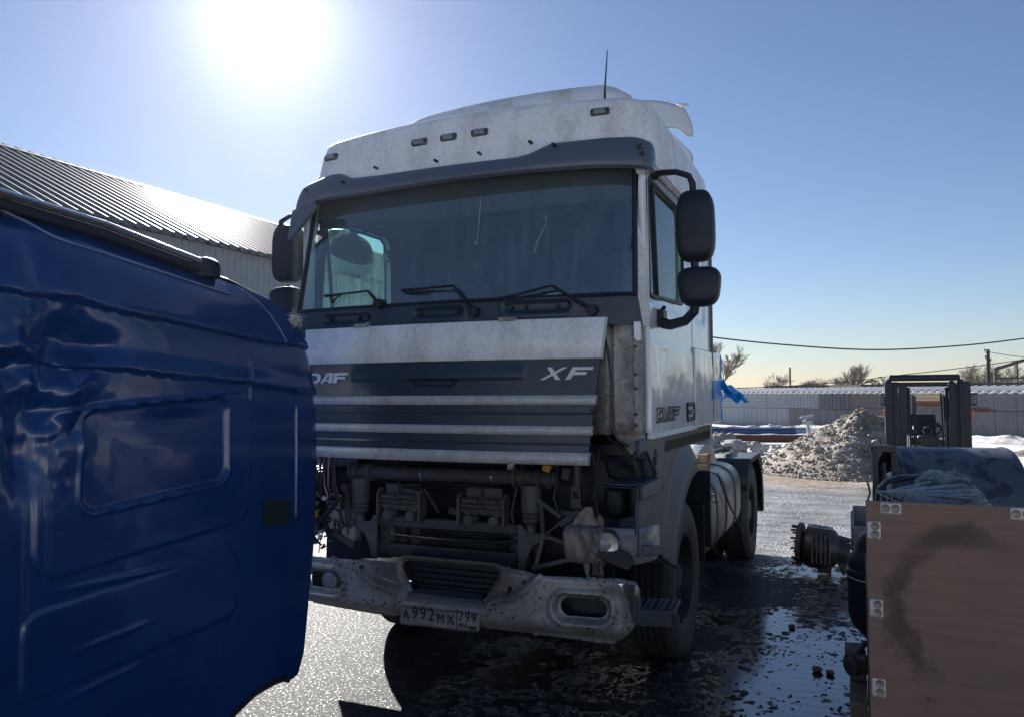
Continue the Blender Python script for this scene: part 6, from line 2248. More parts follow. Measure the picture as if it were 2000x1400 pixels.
for dy in (0.0, 2.6):
    mb = MB()
    mb.beam((27.3 + dy * 0.6, 45 + dy, 3.05), (32.2 + dy * 0.6, 45 + dy, 4.56), 0.08, 0.11)
    mb.build('rafter', M['frame'], fs_)
    mb = MB()
    mb.beam((27.35 + dy * 0.6, 45 + dy, 2.55), (32.2 + dy * 0.6, 45 + dy, 2.60), 0.05, 0.07)
    mb.build('tie_beam', M['frame'], fs_)
for k in range(6):
    x = 27.5 + k * 0.9
    mb = MB()
    z = 3.15 + (x - 27.35) * 0.31
    mb.beam((x, 45, z), (x + 1.56, 47.6, z), 0.05, 0.06)
    mb.build('purlin', M['frame'], fs_)

# ------------------------------------------------------------------ bare winter trees
M['bark'] = material('bare_bark', (0.16, 0.135, 0.115), 0.9, var=0.25)
M['twig'] = material('bare_twigs', (0.20, 0.17, 0.15), 0.9, var=0.25)


def tree(name, pos, h, spread, seed, label, depth=5, first_h=0.3, droop=0.0, kids=4, group=None, r0=0.03, tr=True):
    rnd = random.Random(seed)
    t2 = thing(name, label, 'tree', pos, group, rot=False)
    tk_, cr_ = MB(), MB()

    def grow(p, d, L, r_, lev):
        mb_ = tk_ if lev <= 1 else cr_
        n = 3
        pts, q, dd = [p], p, d.copy()
        for i in range(n):
            dd = (dd + Vector((rnd.gauss(0, 0.12), rnd.gauss(0, 0.12), rnd.gauss(0, 0.08) - droop * lev * 0.10))).normalized()
            q = q + dd * L / n
            pts.append(q)
        mb_.tube(pts, [r_ * (1 - 0.18 * i) for i in range(n + 1)], 5 if lev < 2 else 3, False)
        if lev >= depth:
            return
        for k in range(kids + rnd.randint(-1, 1)):
            t3 = rnd.uniform(0.35, 1.0)
            i = min(n - 1, int(t3 * n))
            b_ = pts[i].lerp(pts[i + 1], t3 * n - i)
            ax = Vector((rnd.gauss(0, 1), rnd.gauss(0, 1), 0)).normalized()
            nd = (dd + ax * rnd.uniform(0.45, 1.0) * spread + Vector((0, 0, 0.15 - droop * 0.3))).normalized()
            grow(b_, nd, L * rnd.uniform(0.55, 0.78), max(r_ * 0.58, 0.006), lev + 1)
    p0 = Vector(pos)
    grow(p0, Vector((rnd.gauss(0, 0.05), rnd.gauss(0, 0.05), 1)).normalized(), h * first_h, h * r0, 0)
    tk_.build('trunk', M['bark'], t2, smooth=0)
    cr_.build('crown', M['twig'], t2, smooth=0)
    return t2


TG = 'bare trees and shrubs beyond the shed'
tree('bare_tree', (15.4, 60, 0), 7.6, 0.75, 11, 'tallest bare tree with fan of twigs close to the white truck', 6, 0.36, 0, 4, TG, 0.022)
tree('bare_tree', (23.75, 55, 0), 4.6, 0.8, 14, 'bare weeping tree with drooping twigs above the gravel heap', 6, 0.42, 0.9, 4, TG, 0.025)
SH_LAB = ['low leafless shrub at the foot of the tallest bare tree', 'rounded leafless shrub on the truck side of the thin post', 'broad leafless shrub just beyond the thin post', 'leafless shrub between the broad shrub and the weeping tree', 'thin upright saplings beside the weeping tree', 'scrubby bush between weeping tree and forklift',
          'leafless thicket showing beside the forklift roof', 'leafless thicket between forklift roof and wooden pole', 'leafless thicket behind the wooden pole', 'leafless thicket seen through the steel skeleton', 'thicket past the tall end of the steel skeleton']
for i, (x, y, h) in enumerate(((17.6, 62, 2.9), (19.2, 58, 4.0), (22.0, 58, 4.0), (24.6, 60, 3.4), (25.8, 60, 4.4), (28.0, 60, 3.0), (33.4, 58, 4.5), (35.0, 57, 4.8), (36.5, 57, 4.4), (38.6, 58, 4.6), (40.6, 58, 4.6))):
    tree('bare_shrub', (x, y, 0), h, 1.0 if i != 4 else 0.35, 40 + i, SH_LAB[i], 5, 0.36, 0, 5, TG, 0.014)

# snow ploughed up along the yard behind the viewer (added to bounce sun onto the truck front; mirrors in its paint and glass)
for i, (x, y, ra, rb, h) in enumerate(((-7.0, -8.5, 6.0, 2.6, 2.6), (3.5, -10.5, 6.5, 2.6, 2.2), (13.0, -7.5, 6.0, 2.6, 2.9), (17.0, 2.0, 2.6, 4.0, 1.6))):
    mound('snow_bank', (x, y, 0), ra, rb, h, 0.15 * i, M['snow'], 60.0 + i, 0.22, 1.3, 60, 18, 'unseen ploughed snow bank behind the viewer, bouncing sun onto the truck', None, 'stuff')

# ------------------------------------------------------------------ things lying on or taped to the truck
for (v, z0_, z1_, lab, u0_, u1_) in ((1.30, 1.135, 1.205, 'lower weathered plank laid across the fuel tank', 0.62, 1.10), (1.42, 1.207, 1.285, 'upper squared timber on top of the lower plank behind the cab', 0.60, 1.08)):
    mb = MB()
    mb.box(u0_ - 0.85, u1_ - 0.85, -0.09 if z0_ < 1.25 else -0.07, 0.09 if z0_ < 1.25 else 0.07, 0, z1_ - z0_)
    o = mb.build('timber_plank', M['wood'], None, bevel=0.005, smooth=0)
    in_yard(o, (0.85, v, z0_))
    tag(o, lab, 'plank', 'timber laid across the tank')
t_ = NT('blue_tape_film')
co_ = t_.coords('Object')
bs_ = t_.bsdf(Base_Color=t_.mix(t_.noise(co_, 6, 4), (0.0, 0.20, 0.56), (0.01, 0.36, 0.82)), Roughness=0.22)
t_.put(bs_, 'Normal', t_.bump(t_.noise(co_, 20, 5, 0.7), 0.7, 0.02))
bs_.inputs['Transmission Weight'].default_value = 0.0
M['blue_film'] = t_.m
fl_ = thing('plastic_tape', 'torn bright blue plastic tape flapping from the rear edge of the truck side', 'plastic tape', (1.23, 1.25, 1.6))
mb = MB()
mb.grid(lambda a, b_: (1.2235 + 0.004 * math.sin(a * 7 + b_ * 5), 0.83 + 0.44 * a, 1.76 + 0.15 * b_ + 0.01 * a), frange(0, 1, 10), frange(0, 1, 8))
mb.build('taped_patch', M['blue_film'], fl_, smooth=60)
mb = MB()


def flap(a, b_):
    w = (1 - a) ** 0.8
    return (1.225 + 0.16 * a + 0.02 * math.sin(b_ * 9 + a * 4), 1.27 + 0.34 * a + 0.03 * math.sin(b_ * 6), 1.80 - 0.05 * a + (b_ - 0.25) * 0.19 * w + 0.025 * math.sin(a * 9 + b_ * 3))


mb.grid(flap, frange(0, 1, 16), frange(0, 1, 8))
mb.build('loose_flap', M['blue_film'], fl_, smooth=60)
mb = MB()
mb.grid(lambda a, b_: (1.212 + 0.012 * b_ + 0.004 * math.sin(a * 23), 1.272 + 0.022 * b_ * (0.3 + abs(math.sin(a * 7 + 2)) * max(0.3, 1 - 1.4 * abs(a - 0.1))), 1.585 + 0.55 * a), frange(0, 1, 34), frange(0, 1, 4))
mb.build('edge_strip', M['blue_film'], fl_, smooth=60)

# ------------------------------------------------------------------ forklift
FU0, FU1 = 2.72, 3.88
FC = (FU0 + FU1) / 2
FV = 8.35
M['fork_dark'] = material('dark_forklift_paint', (0.009, 0.013, 0.021), 0.45, var=0.2, dirt=(0.03, 0.028, 0.028), dirt_amt=0.3, dirt_scale=4)
M['fork_body'] = material('grey_green_forklift_body', (0.03, 0.05, 0.045), 0.45, var=0.15, dirt=(0.1, 0.09, 0.07), dirt_amt=0.4)
fk = thing('forklift', 'dark forklift with tall mast and roof guard parked facing the camera', 'forklift', (FC, FV, 0))
for sg in (1, -1):
    mb = MB()
    x = FC + sg * 0.50
    mb.box(x - 0.105, x + 0.085, FV - 0.05, FV + 0.10, 0.06, 1.97)
    mb.box(x - sg * 0.075, x - sg * 0.015, FV - 0.08, FV - 0.05, 0.06, 1.95)
    mb.build('outer_mast_rail', M['fork_dark'], fk, bevel=0.01)
    mb = MB()
    x = FC + sg * 0.345
    mb.box(x - 0.06, x + 0.06, FV - 0.03, FV + 0.08, 0.06, 1.94)
    mb.tube([(FC + sg * 0.265, FV + 0.05, 0.1), (FC + sg * 0.265, FV + 0.05, 1.88)], 0.026, 8)
    mb.build('inner_mast_rail', M['fork_dark'], fk, bevel=0.008)
    mb = MB()                                              # slanting guard leg
    mb.beam((FC + sg * 0.59, FV + 0.22, 0.75), (FC + sg * 0.515, FV + 0.62, 2.0), 0.06, 0.08)
    mb.build('guard_leg', M['fork_dark'], fk)
    mb = MB()
    mb.beam((FC + sg * 0.53, FV + 1.9, 0.95), (FC + sg * 0.50, FV + 1.7, 2.0), 0.06, 0.07)
    mb.build('guard_leg', M['fork_dark'], fk)
    mb = MB()
    mb.box(FC + sg * 0.62 - 0.055, FC + sg * 0.62 + 0.055, FV + 0.02, FV + 0.11, 1.60, 1.79)
    lo = mb.build('work_lamp', M['fork_dark'], fk, bevel=0.015)
    mb = MB()
    mb.box(FC + sg * 0.62 - 0.042, FC + sg * 0.62 + 0.042, FV + 0.005, FV + 0.02, 1.625, 1.765)
    mb.build('lens', M['lamp'], lo, bevel=0.006)
    mb = MB()
    for q in (-0.02, 0.0, 0.02):
        mb.box(FC + sg * 0.62 + q - 0.002, FC + sg * 0.62 + q + 0.002, FV - 0.001, FV + 0.005, 1.625, 1.765)
        mb.box(FC + sg * 0.62 - 0.042, FC + sg * 0.62 + 0.042, FV - 0.001, FV + 0.005, 1.69 + q * 2, 1.694 + q * 2)
    mb.build('lamp_guard', M['fork_dark'], lo)
    mb = MB()
    mb.box(FC + sg * 0.60 - 0.028, FC + sg * 0.60 + 0.028, FV + 0.03, FV + 0.08, 1.40, 1.53)
    mb.build('turn_signal', M['orange'], fk, bevel=0.012)
    mb = MB()
    mb.beam((FC + sg * 0.56, FV + 0.06, 1.465), (FC + sg * 0.60, FV + 0.06, 1.465), 0.03, 0.02)
    mb.beam((FC + sg * 0.56, FV + 0.06, 1.70), (FC + sg * 0.62, FV + 0.06, 1.70), 0.03, 0.02)
    mb.build('lamp_arm', M['fork_dark'], fk)
    for vv in (FV + 0.35, FV + 1.75):
        mb = MB()
        w_ = 0.20
        mb.lathe([(0.12, 0.02), (0.24, 0.0), (0.31, 0.03), (0.33, 0.06), (0.33, w_ - 0.06), (0.31, w_ - 0.03), (0.24, w_), (0.12, w_ - 0.02)], (FC + sg * 0.62, vv, 0.325), (-sg, 0, 0), 28)
        tw = mb.build('tyre', M['rubber'], fk)
        mb = MB()
        mb.lathe([(0.0, 0.01), (0.08, 0.01), (0.12, 0.03), (0.14, 0.02)], (FC + sg * 0.62, vv, 0.325), (-sg, 0, 0), 20)
        mb.build('rim', M['guts_light'], tw)
    mb = MB()
    mb.box(FC + sg * 0.22 - 0.05, FC + sg * 0.22 + 0.05, FV - 1.05, FV - 0.10, 0.07, 0.11)
    mb.box(FC + sg * 0.22 - 0.05, FC + sg * 0.22 + 0.05, FV - 0.13, FV - 0.09, 0.07, 0.6)
    mb.build('fork', M['frame'], fk)
mb = MB()
for z, h_ in ((1.93, 0.07), (1.50, 0.03), (0.55, 0.10), (0.25, 0.10)):
    mb.box(FC - 0.49, FC + 0.49, FV + 0.06, FV + 0.13, z - h_ / 2, z + h_ / 2) if z != 1.50 else mb.box(FC - 0.30, FC - 0.24, FV, FV + 0.1, z - 0.02, z + 0.02)
mb.build('mast_cross_bar', M['fork_dark'], fk, bevel=0.008)
mb = MB()
mb.box(FC - 0.52, FC + 0.52, FV + 0.58, FV + 0.66, 2.0, 2.08)
mb.box(FC - 0.52, FC + 0.52, FV + 1.66, FV + 1.74, 2.0, 2.08)
mb.box(FC - 0.52, FC - 0.44, FV + 0.60, FV + 1.72, 2.0, 2.075)
mb.box(FC + 0.44, FC + 0.52, FV + 0.60, FV + 1.72, 2.0, 2.075)
for k in range(6):
    x = FC - 0.33 + k * 0.132
    mb.box(x - 0.02, x + 0.02, FV + 0.62, FV + 1.70, 2.02, 2.06)
mb.build('roof_guard', M['fork_dark'], fk, bevel=0.02)
mb = MB()
mb.box(FC - 0.50, FC + 0.50, FV + 0.60, FV + 1.72, 2.082, 2.092)
mb.build('roof_sheet', M['fork_dark'], fk)
mb = MB()
mb.box(FC - 0.45, FC + 0.45, FV + 0.2, FV + 0.5, 0.35, 0.95)
mb.box(FC - 0.50, FC + 0.50, FV + 1.25, FV + 2.1, 0.25, 1.0)
mb.box(FC - 0.40, FC + 0.40, FV + 0.5, FV + 1.3, 0.3, 0.55)
mb.obox((FC + 0.02, FV + 0.46, 1.0), (0.32, 0.20, 0.22))
mb.build('body', M['fork_body'], fk, bevel=0.04)
mb = MB()
mb.box(FC - 0.23, FC + 0.23, FV + 0.95, FV + 1.35, 0.95, 1.06)
mb.obox((FC, FV + 1.38, 1.22), (0.44, 0.12, 0.42), Matrix.Rotation(R(-8), 3, 'X'))
mb.build('seat', M['seat'], fk, bevel=0.04)
mb = MB()
mb.lathe([(0.20 + 0.016 * math.cos(a), 0.016 * math.sin(a)) for a in [k * math.pi / 3 for k in range(6)]], (FC + 0.03, FV + 0.62, 1.22), (0, -0.55, 0.83), 28, True)
for a in (0.4, 2.7, 4.71):
    mb.tube([(FC + 0.03, FV + 0.62, 1.20), (FC + 0.03 + 0.2 * math.cos(a), FV + 0.62 + 0.166 * math.sin(a), 1.22 + 0.11 * math.sin(a))], 0.015, 6)
mb.lathe([(0.0, 0.05), (0.05, 0.04), (0.07, 0.0), (0.04, -0.2), (0.04, -0.3)], (FC + 0.03, FV + 0.62, 1.2), (0, -0.3, 0.95), 12)
mb.build('steering_wheel', M['black'], fk)
mb = MB()
for dx in (-0.20, -0.17, 0.20, 0.235):
    mb.tube([(FC + dx, FV + 0.10, 0.6), (FC + dx + 0.01, FV + 0.12, 1.1), (FC + dx, FV + 0.10, 1.55), (FC + dx, FV + 0.09, 1.75)], 0.013, 6)
mb.build('hydraulic_hose', M['black'], fk)
mb = MB()
for dx in (-0.31, -0.285):
    mb.tube([(FC + dx, FV - 0.12, 0.6), (FC + dx, FV - 0.12, 1.12)], 0.012, 6)
mb.tube([(FC - 0.31, FV - 0.12, 1.12), (FC - 0.30, FV - 0.12, 1.16), (FC - 0.285, FV - 0.12, 1.12)], 0.012, 6)
mb.build('load_chain', M['chrome'], fk)

# ------------------------------------------------------------------ plywood crate at the right edge
t_ = NT('stained_plywood')
co_ = t_.coords('Object')
gr = t_.noise(t_.coords('Object', scale=(1.0, 1.0, 14.0), rot=(0, R(12), 0)), 2.4, 8, 0.7, 0.6)
pc = t_.mix(t_.ramp(gr, [(0.3, 0.0), (0.72, 1.0)]), (0.18, 0.092, 0.062), (0.30, 0.165, 0.115))
pc = t_.mix(t_.math('MULTIPLY', t_.ramp(t_.noise(co_, 3.2, 6, 0.65), [(0.40, 0.0), (0.66, 1.0)]), 0.6), pc, (0.15, 0.105, 0.105))
# oily stain that swings down in an arc on the left of the sheet
sx_ = t_.n('SeparateXYZ')
t_.t.links.new(co_, sx_.inputs[0])
jx = t_.math('MULTIPLY', t_.math('SUBTRACT', t_.noise(co_, 5, 8, 0.74), 0.5), 0.26)
du = t_.math('ADD', t_.math('SUBTRACT', sx_.outputs[0], 0.330), jx)
dz = t_.math('ADD', t_.math('SUBTRACT', sx_.outputs[2], 1.02), t_.math('MULTIPLY', jx, 0.8))
rr = t_.math('SQRT', t_.math('ADD', t_.math('POWER', du, 2.0), t_.math('POWER', t_.math('MULTIPLY', dz, 0.86), 2.0)))
ring = t_.math('ABSOLUTE', t_.math('SUBTRACT', rr, 0.245))
mk = t_.ramp(ring, [(0.018, 1.0), (0.05, 0.0)])
mk = t_.math('MULTIPLY', mk, t_.ramp(t_.math('SUBTRACT', 0.5, du), [(0.30, 0.0), (0.50, 1.0)]))
mk = t_.math('MULTIPLY', mk, t_.ramp(sx_.outputs[2], [(0.76, 0.0), (0.85, 1.0)]))
mk = t_.math('MULTIPLY', mk, t_.ramp(t_.noise(t_.coords('Object', scale=(1, 1, 2.2)), 5.0, 8, 0.7), [(0.32, 0.2), (0.50, 1.0)]))
pc = t_.mix(t_.math('MULTIPLY', mk, 0.8, True), pc, (0.045, 0.026, 0.025))
sp_ = t_.ramp(t_.noise(t_.coords('Object', scale=(1, 1, 2.4)), 7.5, 4, 0.6), [(0.70, 0.0), (0.735, 1.0)])
pc = t_.mix(t_.math('MULTIPLY', sp_, 0.75), pc, (0.055, 0.035, 0.03))
b_ = t_.bsdf(Base_Color=pc, Roughness=0.55)
t_.put(b_, 'Normal', t_.bump(gr, 0.08, 0.01))
M['plywood'] = t_.m
M['zinc'] = material('zinc_bracket', (0.52, 0.51, 0.49), 0.42, metal=0.3, var=0.12, dirt=(0.25, 0.2, 0.17), dirt_amt=0.5, dirt_scale=10)

CU, CV, CT = 2.291, -2.356, 1.410
cr = thing('plywood_crate', 'tall stained plywood crate with zinc corner plates and scrap piled on it', 'crate', (CU, CV, 0))
mb = MB()
mb.box(CU, CU + 1.25, CV, CV + 0.018, 0.14, CT)
mb.build('front_panel', M['plywood'], cr, bevel=0.002)
mb = MB()
mb.box(CU + 0.002, CU + 0.020, CV + 0.02, CV + 1.75, 0.14, 0.98)
mb.box(CU + 1.232, CU + 1.25, CV + 0.02, CV + 1.75, 0.14, 0.98)
mb.box(CU + 0.022, CU + 1.23, CV + 1.732, CV + 1.75, 0.14, 0.98)
mb.build('side_panel', M['plywood'], cr)
mb = MB()
mb.box(CU + 0.022, CU + 1.23, CV + 0.02, CV + 1.73, 0.90, 0.92)
mb.build('deck', M['wood'], cr)
for k in range(3):
    mb = MB()
    mb.box(CU + 0.02 + k * 0.56, CU + 0.14 + k * 0.56, CV + 0.02, CV + 1.73, 0.0, 0.138)
    mb.build('skid', M['wood'], cr, bevel=0.004)
plates = [(0.085, CT - 0.024, 0), (0.026, 1.302, 1), (0.028, 1.015, 1), (0.030, 0.725, 1), (0.50, CT - 0.022, 0), (0.95, CT - 0.024, 0), (0.034, 0.40, 1)]
for (du_, z, vert) in plates:
    mb = MB()
    hx, hz = (0.024, 0.034) if vert else (0.036, 0.022)
    mb.sheet(d_rr(0, 0, hx, hz, 0.006), -hx, hx, -hz, hz, 0.008, lambda a, b2: (CU + du_ + a, CV - 0.003, z + b2))
    p_ = mb.build('corner_plate', M['zinc'], cr, solid=0.0028, out=(0, -1, 0))
    for q in (-1, 1):
        mb = MB()
        c_ = (CU + du_ + (0.0045 if vert else q * 0.0165), CV - 0.003, z + (q * 0.0155 if vert else 0.0))
        mb.lathe([(0.0, -0.0012), (0.0122, -0.0012), (0.0142, -0.0025), (0.0152, 0.001)], c_, (0, 1, 0), 20)
        mb.build('plate_stud', M['stud'] if 'stud' in M else M['plywood'], p_)

# ------------------------------------------------------------------ scrap standing on and behind the crate
M['peel'] = None
t_ = NT('peeling_grey_drum_paint')
co_ = t_.coords('Object')
pf = t_.noise(co_, 5.5, 6, 0.62, 0.5)
pc = t_.mix(t_.ramp(pf, [(0.50, 0.0), (0.53, 1.0)]), (0.085, 0.095, 0.125), (0.028, 0.033, 0.055))
pc = t_.mix(t_.math('MULTIPLY', t_.ramp(t_.noise(co_, 2.3, 4), [(0.52, 0.0), (0.66, 1.0)]), 0.6), pc, (0.13, 0.085, 0.075))
t_.bsdf(Base_Color=pc, Roughness=0.42)
M['peel'] = t_.m
DV = -0.88
dr = thing('steel_drum', 'peeling dark grey steel drum lying on its side on the crate', 'drum', (2.72, DV, 0.92))
DA, DB_, DZ, DR = Vector((2.415, -0.93, 1.225)), Vector((2.975, -0.80, 1.222)), 1.222, 0.300
dd_ = (DB_ - DA).normalized()
mb = MB()
Ld = (DB_ - DA).length
mb.lathe([(DR - 0.025, 0.0), (DR + 0.006, -0.004), (DR + 0.010, 0.008), (DR + 0.006, 0.02), (DR - 0.004, 0.03), (DR, 0.05), (DR + 0.004, 0.075), (DR, 0.10), (DR, Ld * 0.5), (DR, Ld - 0.03), (DR + 0.006, Ld - 0.015), (DR + 0.002, Ld), (DR - 0.03, Ld), (0.0, Ld - 0.01)], DA, dd_, 56)
mb.build('shell', M['peel'], dr, smooth=40)
mb = MB()
mb.lathe([(0.0, 0.05), (0.28, 0.05), (0.29, 0.03)], DA, dd_, 40)
mb.build('end_disc', M['black'], dr)
mb = MB()
mb.lathe([(0.045, 0.012), (0.06, 0.0), (0.15, -0.004), (0.165, 0.012), (0.165, 0.045)], DA, dd_, 36)
mb.build('hub_ring', M['zinc'], dr)
rb2 = thing('ribbed_bellows', 'black ribbed rubber bellows lying against the closed end of the drum', 'bellows', (3.05, -0.72, 0.92))
mb = MB()
pr = [(0.0, 0.0), (0.15, 0.0)]
for k in range(9):
    pr += [(0.205, 0.01 + k * 0.04), (0.20, 0.02 + k * 0.04), (0.175, 0.03 + k * 0.04)]
pr += [(0.15, 0.39), (0.0, 0.39)]
mb.lathe(pr, (2.985, -0.76, 1.125), (0.97, 0.2, 0), 40)
mb.build('ribbed_sleeve', M['rubber'], rb2, smooth=30)
mb = MB()
mb.lathe([(0.0, -0.005), (0.10, -0.005), (0.10, 0.01)], (2.985, -0.76, 1.125), (0.97, 0.2, 0), 24)
mb.build('end_cap', M['frame'], rb2)
mf = thing('metal_bracket', 'dark rectangular steel bracket standing by the open end of the drum', 'bracket', (2.38, -1.22, 0.92))
mb = MB()
mb.beam((2.348, -1.24, 0.92), (2.350, -1.24, 1.545), 0.025, 0.03, up=(0, 1, 0))
mb.build('upright', M['frame'], mf, bevel=0.003)
mb = MB()
mb.beam((2.335, -1.24, 1.53), (2.445, -1.20, 1.53), 0.025, 0.03)
mb.build('top_bar', M['frame'], mf, bevel=0.003)
mb = MB()
mb.beam((2.44, -1.20, 0.92), (2.436, -1.20, 1.515), 0.025, 0.03, up=(0, 1, 0))
mb.tube([(2.385, -1.2, 0.95), (2.39, -1.2, 1.46)], 0.012, 6)
mb.build('upright', M['frame'], mf, bevel=0.003)
ma = thing('mudguard', 'curved black plastic mudguard leaning in front of the drum', 'mudguard', (2.42, -1.52, 0.92))
mb = MB()
mb.loft([[(u, v_, z) for u, v_, z in ((2.335, -1.60 + o_, 1.30), (2.352, -1.58 + o_, 1.37), (2.39, -1.56 + o_, 1.408), (2.45, -1.53 + o_, 1.425), (2.53, -1.50 + o_, 1.428))] for o_ in (0.0, 0.12)], closed=False)
mb.loft([[(2.335, -1.60, 1.30), (2.335, -1.48, 1.30)], [(2.33, -1.60, 0.92), (2.33, -1.48, 0.92)]], closed=False)
mb.build('curved_shell', M['black'], ma, solid=0.012, smooth=50)
mb = MB()
mb.tube([(2.350, -1.61, 1.36), (2.392, -1.585, 1.402), (2.52, -1.535, 1.428)], 0.008, 6)
mb.build('rolled_edge', M['black'], ma)
bu = thing('wrapped_bundle', 'dark bundle wrapped in streaky clear stretch film on top of the crate', 'bundle', (2.62, -1.72, 0.92))
mb = MB()


def bundle_pt(a, ph, grow=0.0):
    x = math.cos(a) * math.cos(ph)
    y = math.sin(a) * math.cos(ph)
    z = math.sin(ph)
    k = 1 + 0.10 * fbm((x * 2.1, y * 2.1, z * 2.1 + 3), 3)
    return (2.605 + (0.205 + grow) * x * k, -1.70 + (0.17 + grow) * y * k, 0.93 + (0.525 + grow) * max(0, z) ** 0.75 * k)


mb.grid(lambda a, p: bundle_pt(a, p), frange(0, 2 * math.pi, 40), frange(0.0, math.pi / 2, 18))
mb.build('bundle_core', M['black'], bu, smooth=60)
mb = MB()
mb.grid(lambda a, p: bundle_pt(a, p, 0.012 + 0.006 * math.sin(p * 40 + a * 3)), frange(0, 2 * math.pi, 60), frange(0.35, math.pi / 2, 30))
mb.build('film_wrap', M['stretch_film'], bu, smooth=60)
M['strand'] = film_mat('film_strand', 0.55, (0.6, 0.63, 0.68), 30, (1, 1, 1))
random.seed(9)
mb = MB()
for k in range(34):
    t2 = k / 33
    p1 = Vector((2.338 + random.uniform(-0.003, 0.003), -2.0, 1.405 + 0.012 * (0.5 - t2)))
    p2 = Vector((2.50 + 0.22 * random.random(), -1.885, 1.338 + 0.105 * t2 + random.uniform(-0.006, 0.006)))
    mb.tube([p1, p1.lerp(p2, 0.5) + Vector((0, 0, random.uniform(-0.004, 0.004))), p2], random.choice((0.0012, 0.0018, 0.003)), 3)
mb.tube([(2.335, -2.01, 1.405), (2.42, -2.2, 1.385), (2.50, -2.35, 1.366)], 0.003, 4)
mb.build('film_strand', M['strand'], bu)
sc_ = MB()
sc_.tube([(2.31, -2.2, 1.42), (2.305, -2.22, 1.455), (2.30, -2.24, 1.47)], 0.004, 5)
sc_.tube([(2.30, -2.2, 1.39), (2.31, -2.2, 1.42)], 0.004, 5)
sc_.build('bent_wire', M['rust'], bu)

# black canister, timber and castings stacked in the gap behind the crate
ps = thing('pallet_stack', 'low stack of dark wooden pallets behind the crate edge', 'pallet stack', (2.42, -1.27, 0))
for k in range(3):
    z = k * 0.138
    for j in range(3):
        mb = MB()
        mb.box(2.215 + 0.01 * (k % 2), 2.285, -1.60 + j * 0.33, -1.50 + j * 0.33, z, z + 0.10)
        mb.build('block', M['wood'], ps, bevel=0.003, smooth=0)
    mb = MB()
    mb.box(2.21, 2.287, -1.62, -0.82, z + 0.10, z + 0.122)
    mb.build('board', M['wood'], ps, bevel=0.002, smooth=0)
cst = thing('iron_casting', 'dark rounded iron casting lying on the pallets by the crate', 'casting', (2.25, -1.28, 0.40))
mb = MB()
mb.tube([(2.205, -1.33, 0.475), (2.285, -1.28, 0.475)], [0.055, 0.05], 12)
mb.box(2.215, 2.286, -1.33, -1.12, 0.40, 0.45)
mb.build('body', M['frame'], cst, bevel=0.008)
mb = MB()
mb.box(2.225, 2.286, -1.34, -1.22, 0.505, 0.525)
mb.tube([(2.21, -1.36, 0.50), (2.285, -1.2, 0.555)], 0.016, 8)
mb.build('lever', M['guts_light'], cst, bevel=0.003)
wb_ = MB()
wb_.box(-0.05, 0.045, -0.06, 0.06, 0, 0.055)
o = wb_.build('timber_block', M['wood'], None, bevel=0.003, smooth=0)
in_yard(o, (2.237, -1.12, 0.455))
tag(o, 'short pale timber block under the black canister', 'timber block')
br = thing('canister', 'black ribbed plastic canister standing behind the crate edge', 'canister', (2.40, -0.93, 0.41))
mb = MB()
mb.lathe([(0.0, 0.0), (0.12, 0.0), (0.185, 0.07), (0.20, 0.12), (0.203, 0.33), (0.206, 0.34), (0.206, 0.36), (0.196, 0.37), (0.20, 0.40), (0.19, 0.43), (0.17, 0.45), (0.15, 0.50), (0.14, 0.53), (0.11, 0.56), (0.0, 0.56)], (2.405, -0.93, 0.51), (0, 0, 1), 36)
mb.lathe([(0.10, 0.0), (0.10, -0.10)], (2.405, -0.93, 0.51), (0, 0, 1), 20)
mb.build('body', M['black'], br, smooth=40)
mb = MB()
mb.lathe([(0.2035 + 0.004 * math.cos(a), 0.325 + 0.004 * math.sin(a)) for a in [k * math.pi / 3 for k in range(6)]], (2.405, -0.93, 0.51), (0, 0, 1), 36, True)
mb.build('clamp_ring', M['zinc'], br)
gb = thing('grey_bin', 'grey slatted plastic bin on the ground behind the canister', 'bin', (2.35, 3.70, 0))
mb = MB()
a0, a1, c0_, c1_ = 2.19, 2.70, 3.58, 4.05
mb.box(a0, a0 + 0.025, c0_, c1_, 0.0, 0.56)
mb.box(a1 - 0.025, a1, c0_, c1_, 0.0, 0.56)
mb.box(a0 + 0.026, a1 - 0.026, c1_ - 0.025, c1_, 0.0, 0.56)
mb.box(a0 + 0.026, a1 - 0.026, c0_ + 0.03, c1_ - 0.03, 0.01, 0.04)
mb.build('wall_panel', M['panel_grey'], gb, bevel=0.004)
mb = MB()
mb.box(a0 + 0.026, a1 - 0.026, c0_, c0_ + 0.025, 0.0, 0.40)
for k in range(5):
    mb.box(a0 + 0.03 + k * 0.1, a0 + 0.05 + k * 0.1, c0_ - 0.012, c0_, 0.02, 0.38)
for z in (0.10, 0.20, 0.30, 0.375):
    mb.box(a0 + 0.01, a1 - 0.01, c0_ - 0.010, c0_ - 0.001, z, z + 0.018)
mb.build('slatted_front', M['panel_grey'], gb, bevel=0.002)

